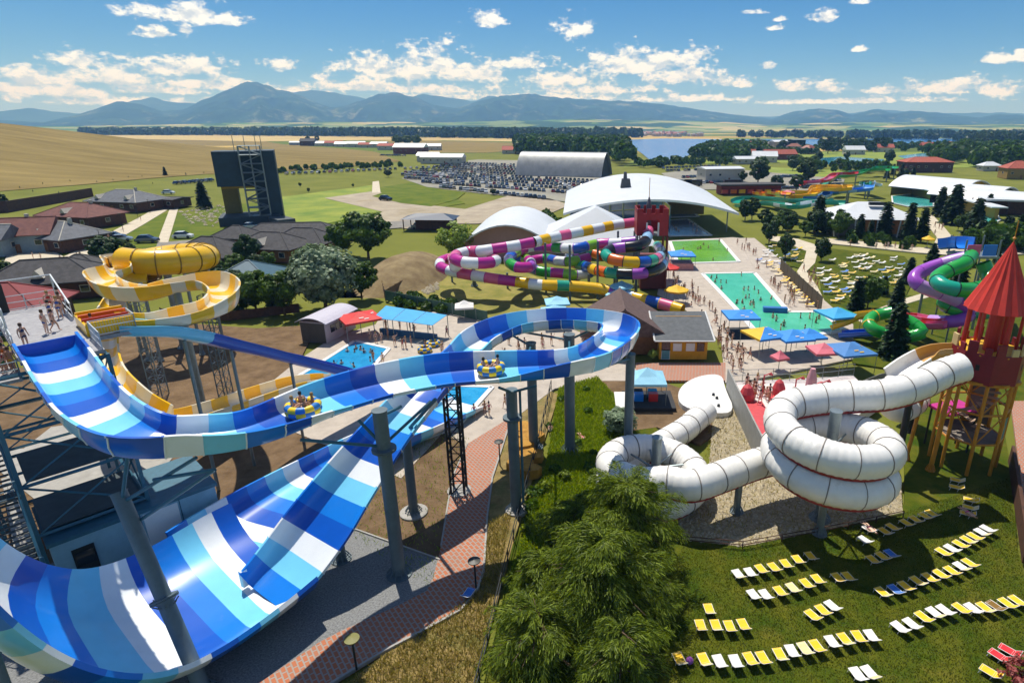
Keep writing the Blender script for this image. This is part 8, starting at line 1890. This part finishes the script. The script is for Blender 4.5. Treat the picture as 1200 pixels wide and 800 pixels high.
crowd([(900, 372), (955, 370), (975, 384), (905, 394)], 9, 'in the shallow end of the green pool', 'bathers in the shallow end', 13, z=-.6, poses=('stand', 'arms'))
crowd([(415, 404), (450, 411), (425, 436), (378, 436)], 10, 'in the blue splash pool', 'bathers in the splash pool', 14, z=-1.0, poses=('stand', 'arms'))
crowd([(786, 262), (806, 260), (828, 274), (788, 275)], 9, 'in the deep blue covered pool', 'bathers in the covered pool', 15, z=-.85, poses=('stand', 'arms'))
crowd([(868, 465), (890, 462), (905, 485), (888, 490)], 16, 'gathered on the wet play terrace', 'children on the play terrace', 16, z=1.22)
crowd([(1084, 252), (1092, 252), (1120, 285), (1100, 292)], 8, 'on the curving path by the cypresses', 'walkers on the curving path', 17, poses=('stand', 'walk'))
crowd([(962, 286), (1075, 297), (1120, 297), (1010, 287)], 8, 'on the upper path', 'walkers on the upper path', 18, poses=('walk', 'stand'))
crowd([(60, 312), (130, 278), (170, 256), (90, 306)], 9, 'walking on the village walk', 'walkers in the village', 19, poses=('walk', 'stand'))
crowd([(20, 322), (70, 316), (84, 306), (40, 296)], 6, 'on the pale plaza', 'people on the plaza', 20, poses=('walk', 'stand'))
crowd([(940, 318), (955, 320), (962, 350), (958, 350)], 8, 'on the winding path', 'walkers on the winding path', 21, poses=('walk', 'stand'))
for (px, py, lab) in ((1018, 619, 'person sunbathing on the white lounger at the top of the coil shadow'), (1133, 601, 'person in pink lying on the yellow lounger near the tower foot')):
    p = G(px, py, .3); person(p.x, p.y - .1, .30, 'lie', '', None, rz=200, label=lab, col='pink')
for i, (px, py) in enumerate(((645, 506), (681, 512))):
    p = G(px, py); person(p.x, p.y, 0, 'sit' if i == 0 else 'lie', '', None, label=('person in white top sitting in the tall grass by the fence', 'person in pink lying in the tall grass')[i], col=('white', 'pink')[i], top=('white', 'pink')[i])
# ------------------------------------------------------------------ air
def haze():
    mb = MB(); mb.box((0, 0, 397), (27000, 27000, 800)); o = struct('haze', mb, [], kind='stuff')
    m = bpy.data.materials.new('haze'); m.use_nodes = True; nt = m.node_tree; nt.nodes.clear()
    out = nt.nodes.new('ShaderNodeOutputMaterial'); v = nt.nodes.new('ShaderNodeVolumePrincipled')
    v.inputs['Density'].default_value = 1.2e-4; v.inputs['Color'].default_value = (0.22, 0.48, 1.0, 1); v.inputs['Absorption Color'].default_value = (1, 1, 1, 1)
    nt.links.new(v.outputs[0], out.inputs['Volume']); o.data.materials.append(m)
haze()
SC.cycles.volume_bounces = 1
SC.cycles.max_bounces = 6; SC.cycles.transparent_max_bounces = 8
# ------------------------------------------------------------------ labels: tell look-alikes apart by their order from the left
def finish_labels():
    from collections import defaultdict
    d = defaultdict(list)
    for o in COL.objects:
        if o.parent is None and 'label' in o.keys(): d[o['label']].append(o)
    names = ORD + ['sixteenth', 'seventeenth', 'eighteenth', 'nineteenth', 'twentieth'] + [f'{i}th' for i in range(21, 60)]
    for lab, L_ in d.items():
        if len(L_) > 1:
            L_.sort(key=lambda o: project(o.location)[0])
            for i, o in enumerate(L_):
                if i < len(names): o['label'] = f'{lab}, {names[i]} from left'
finish_labels()
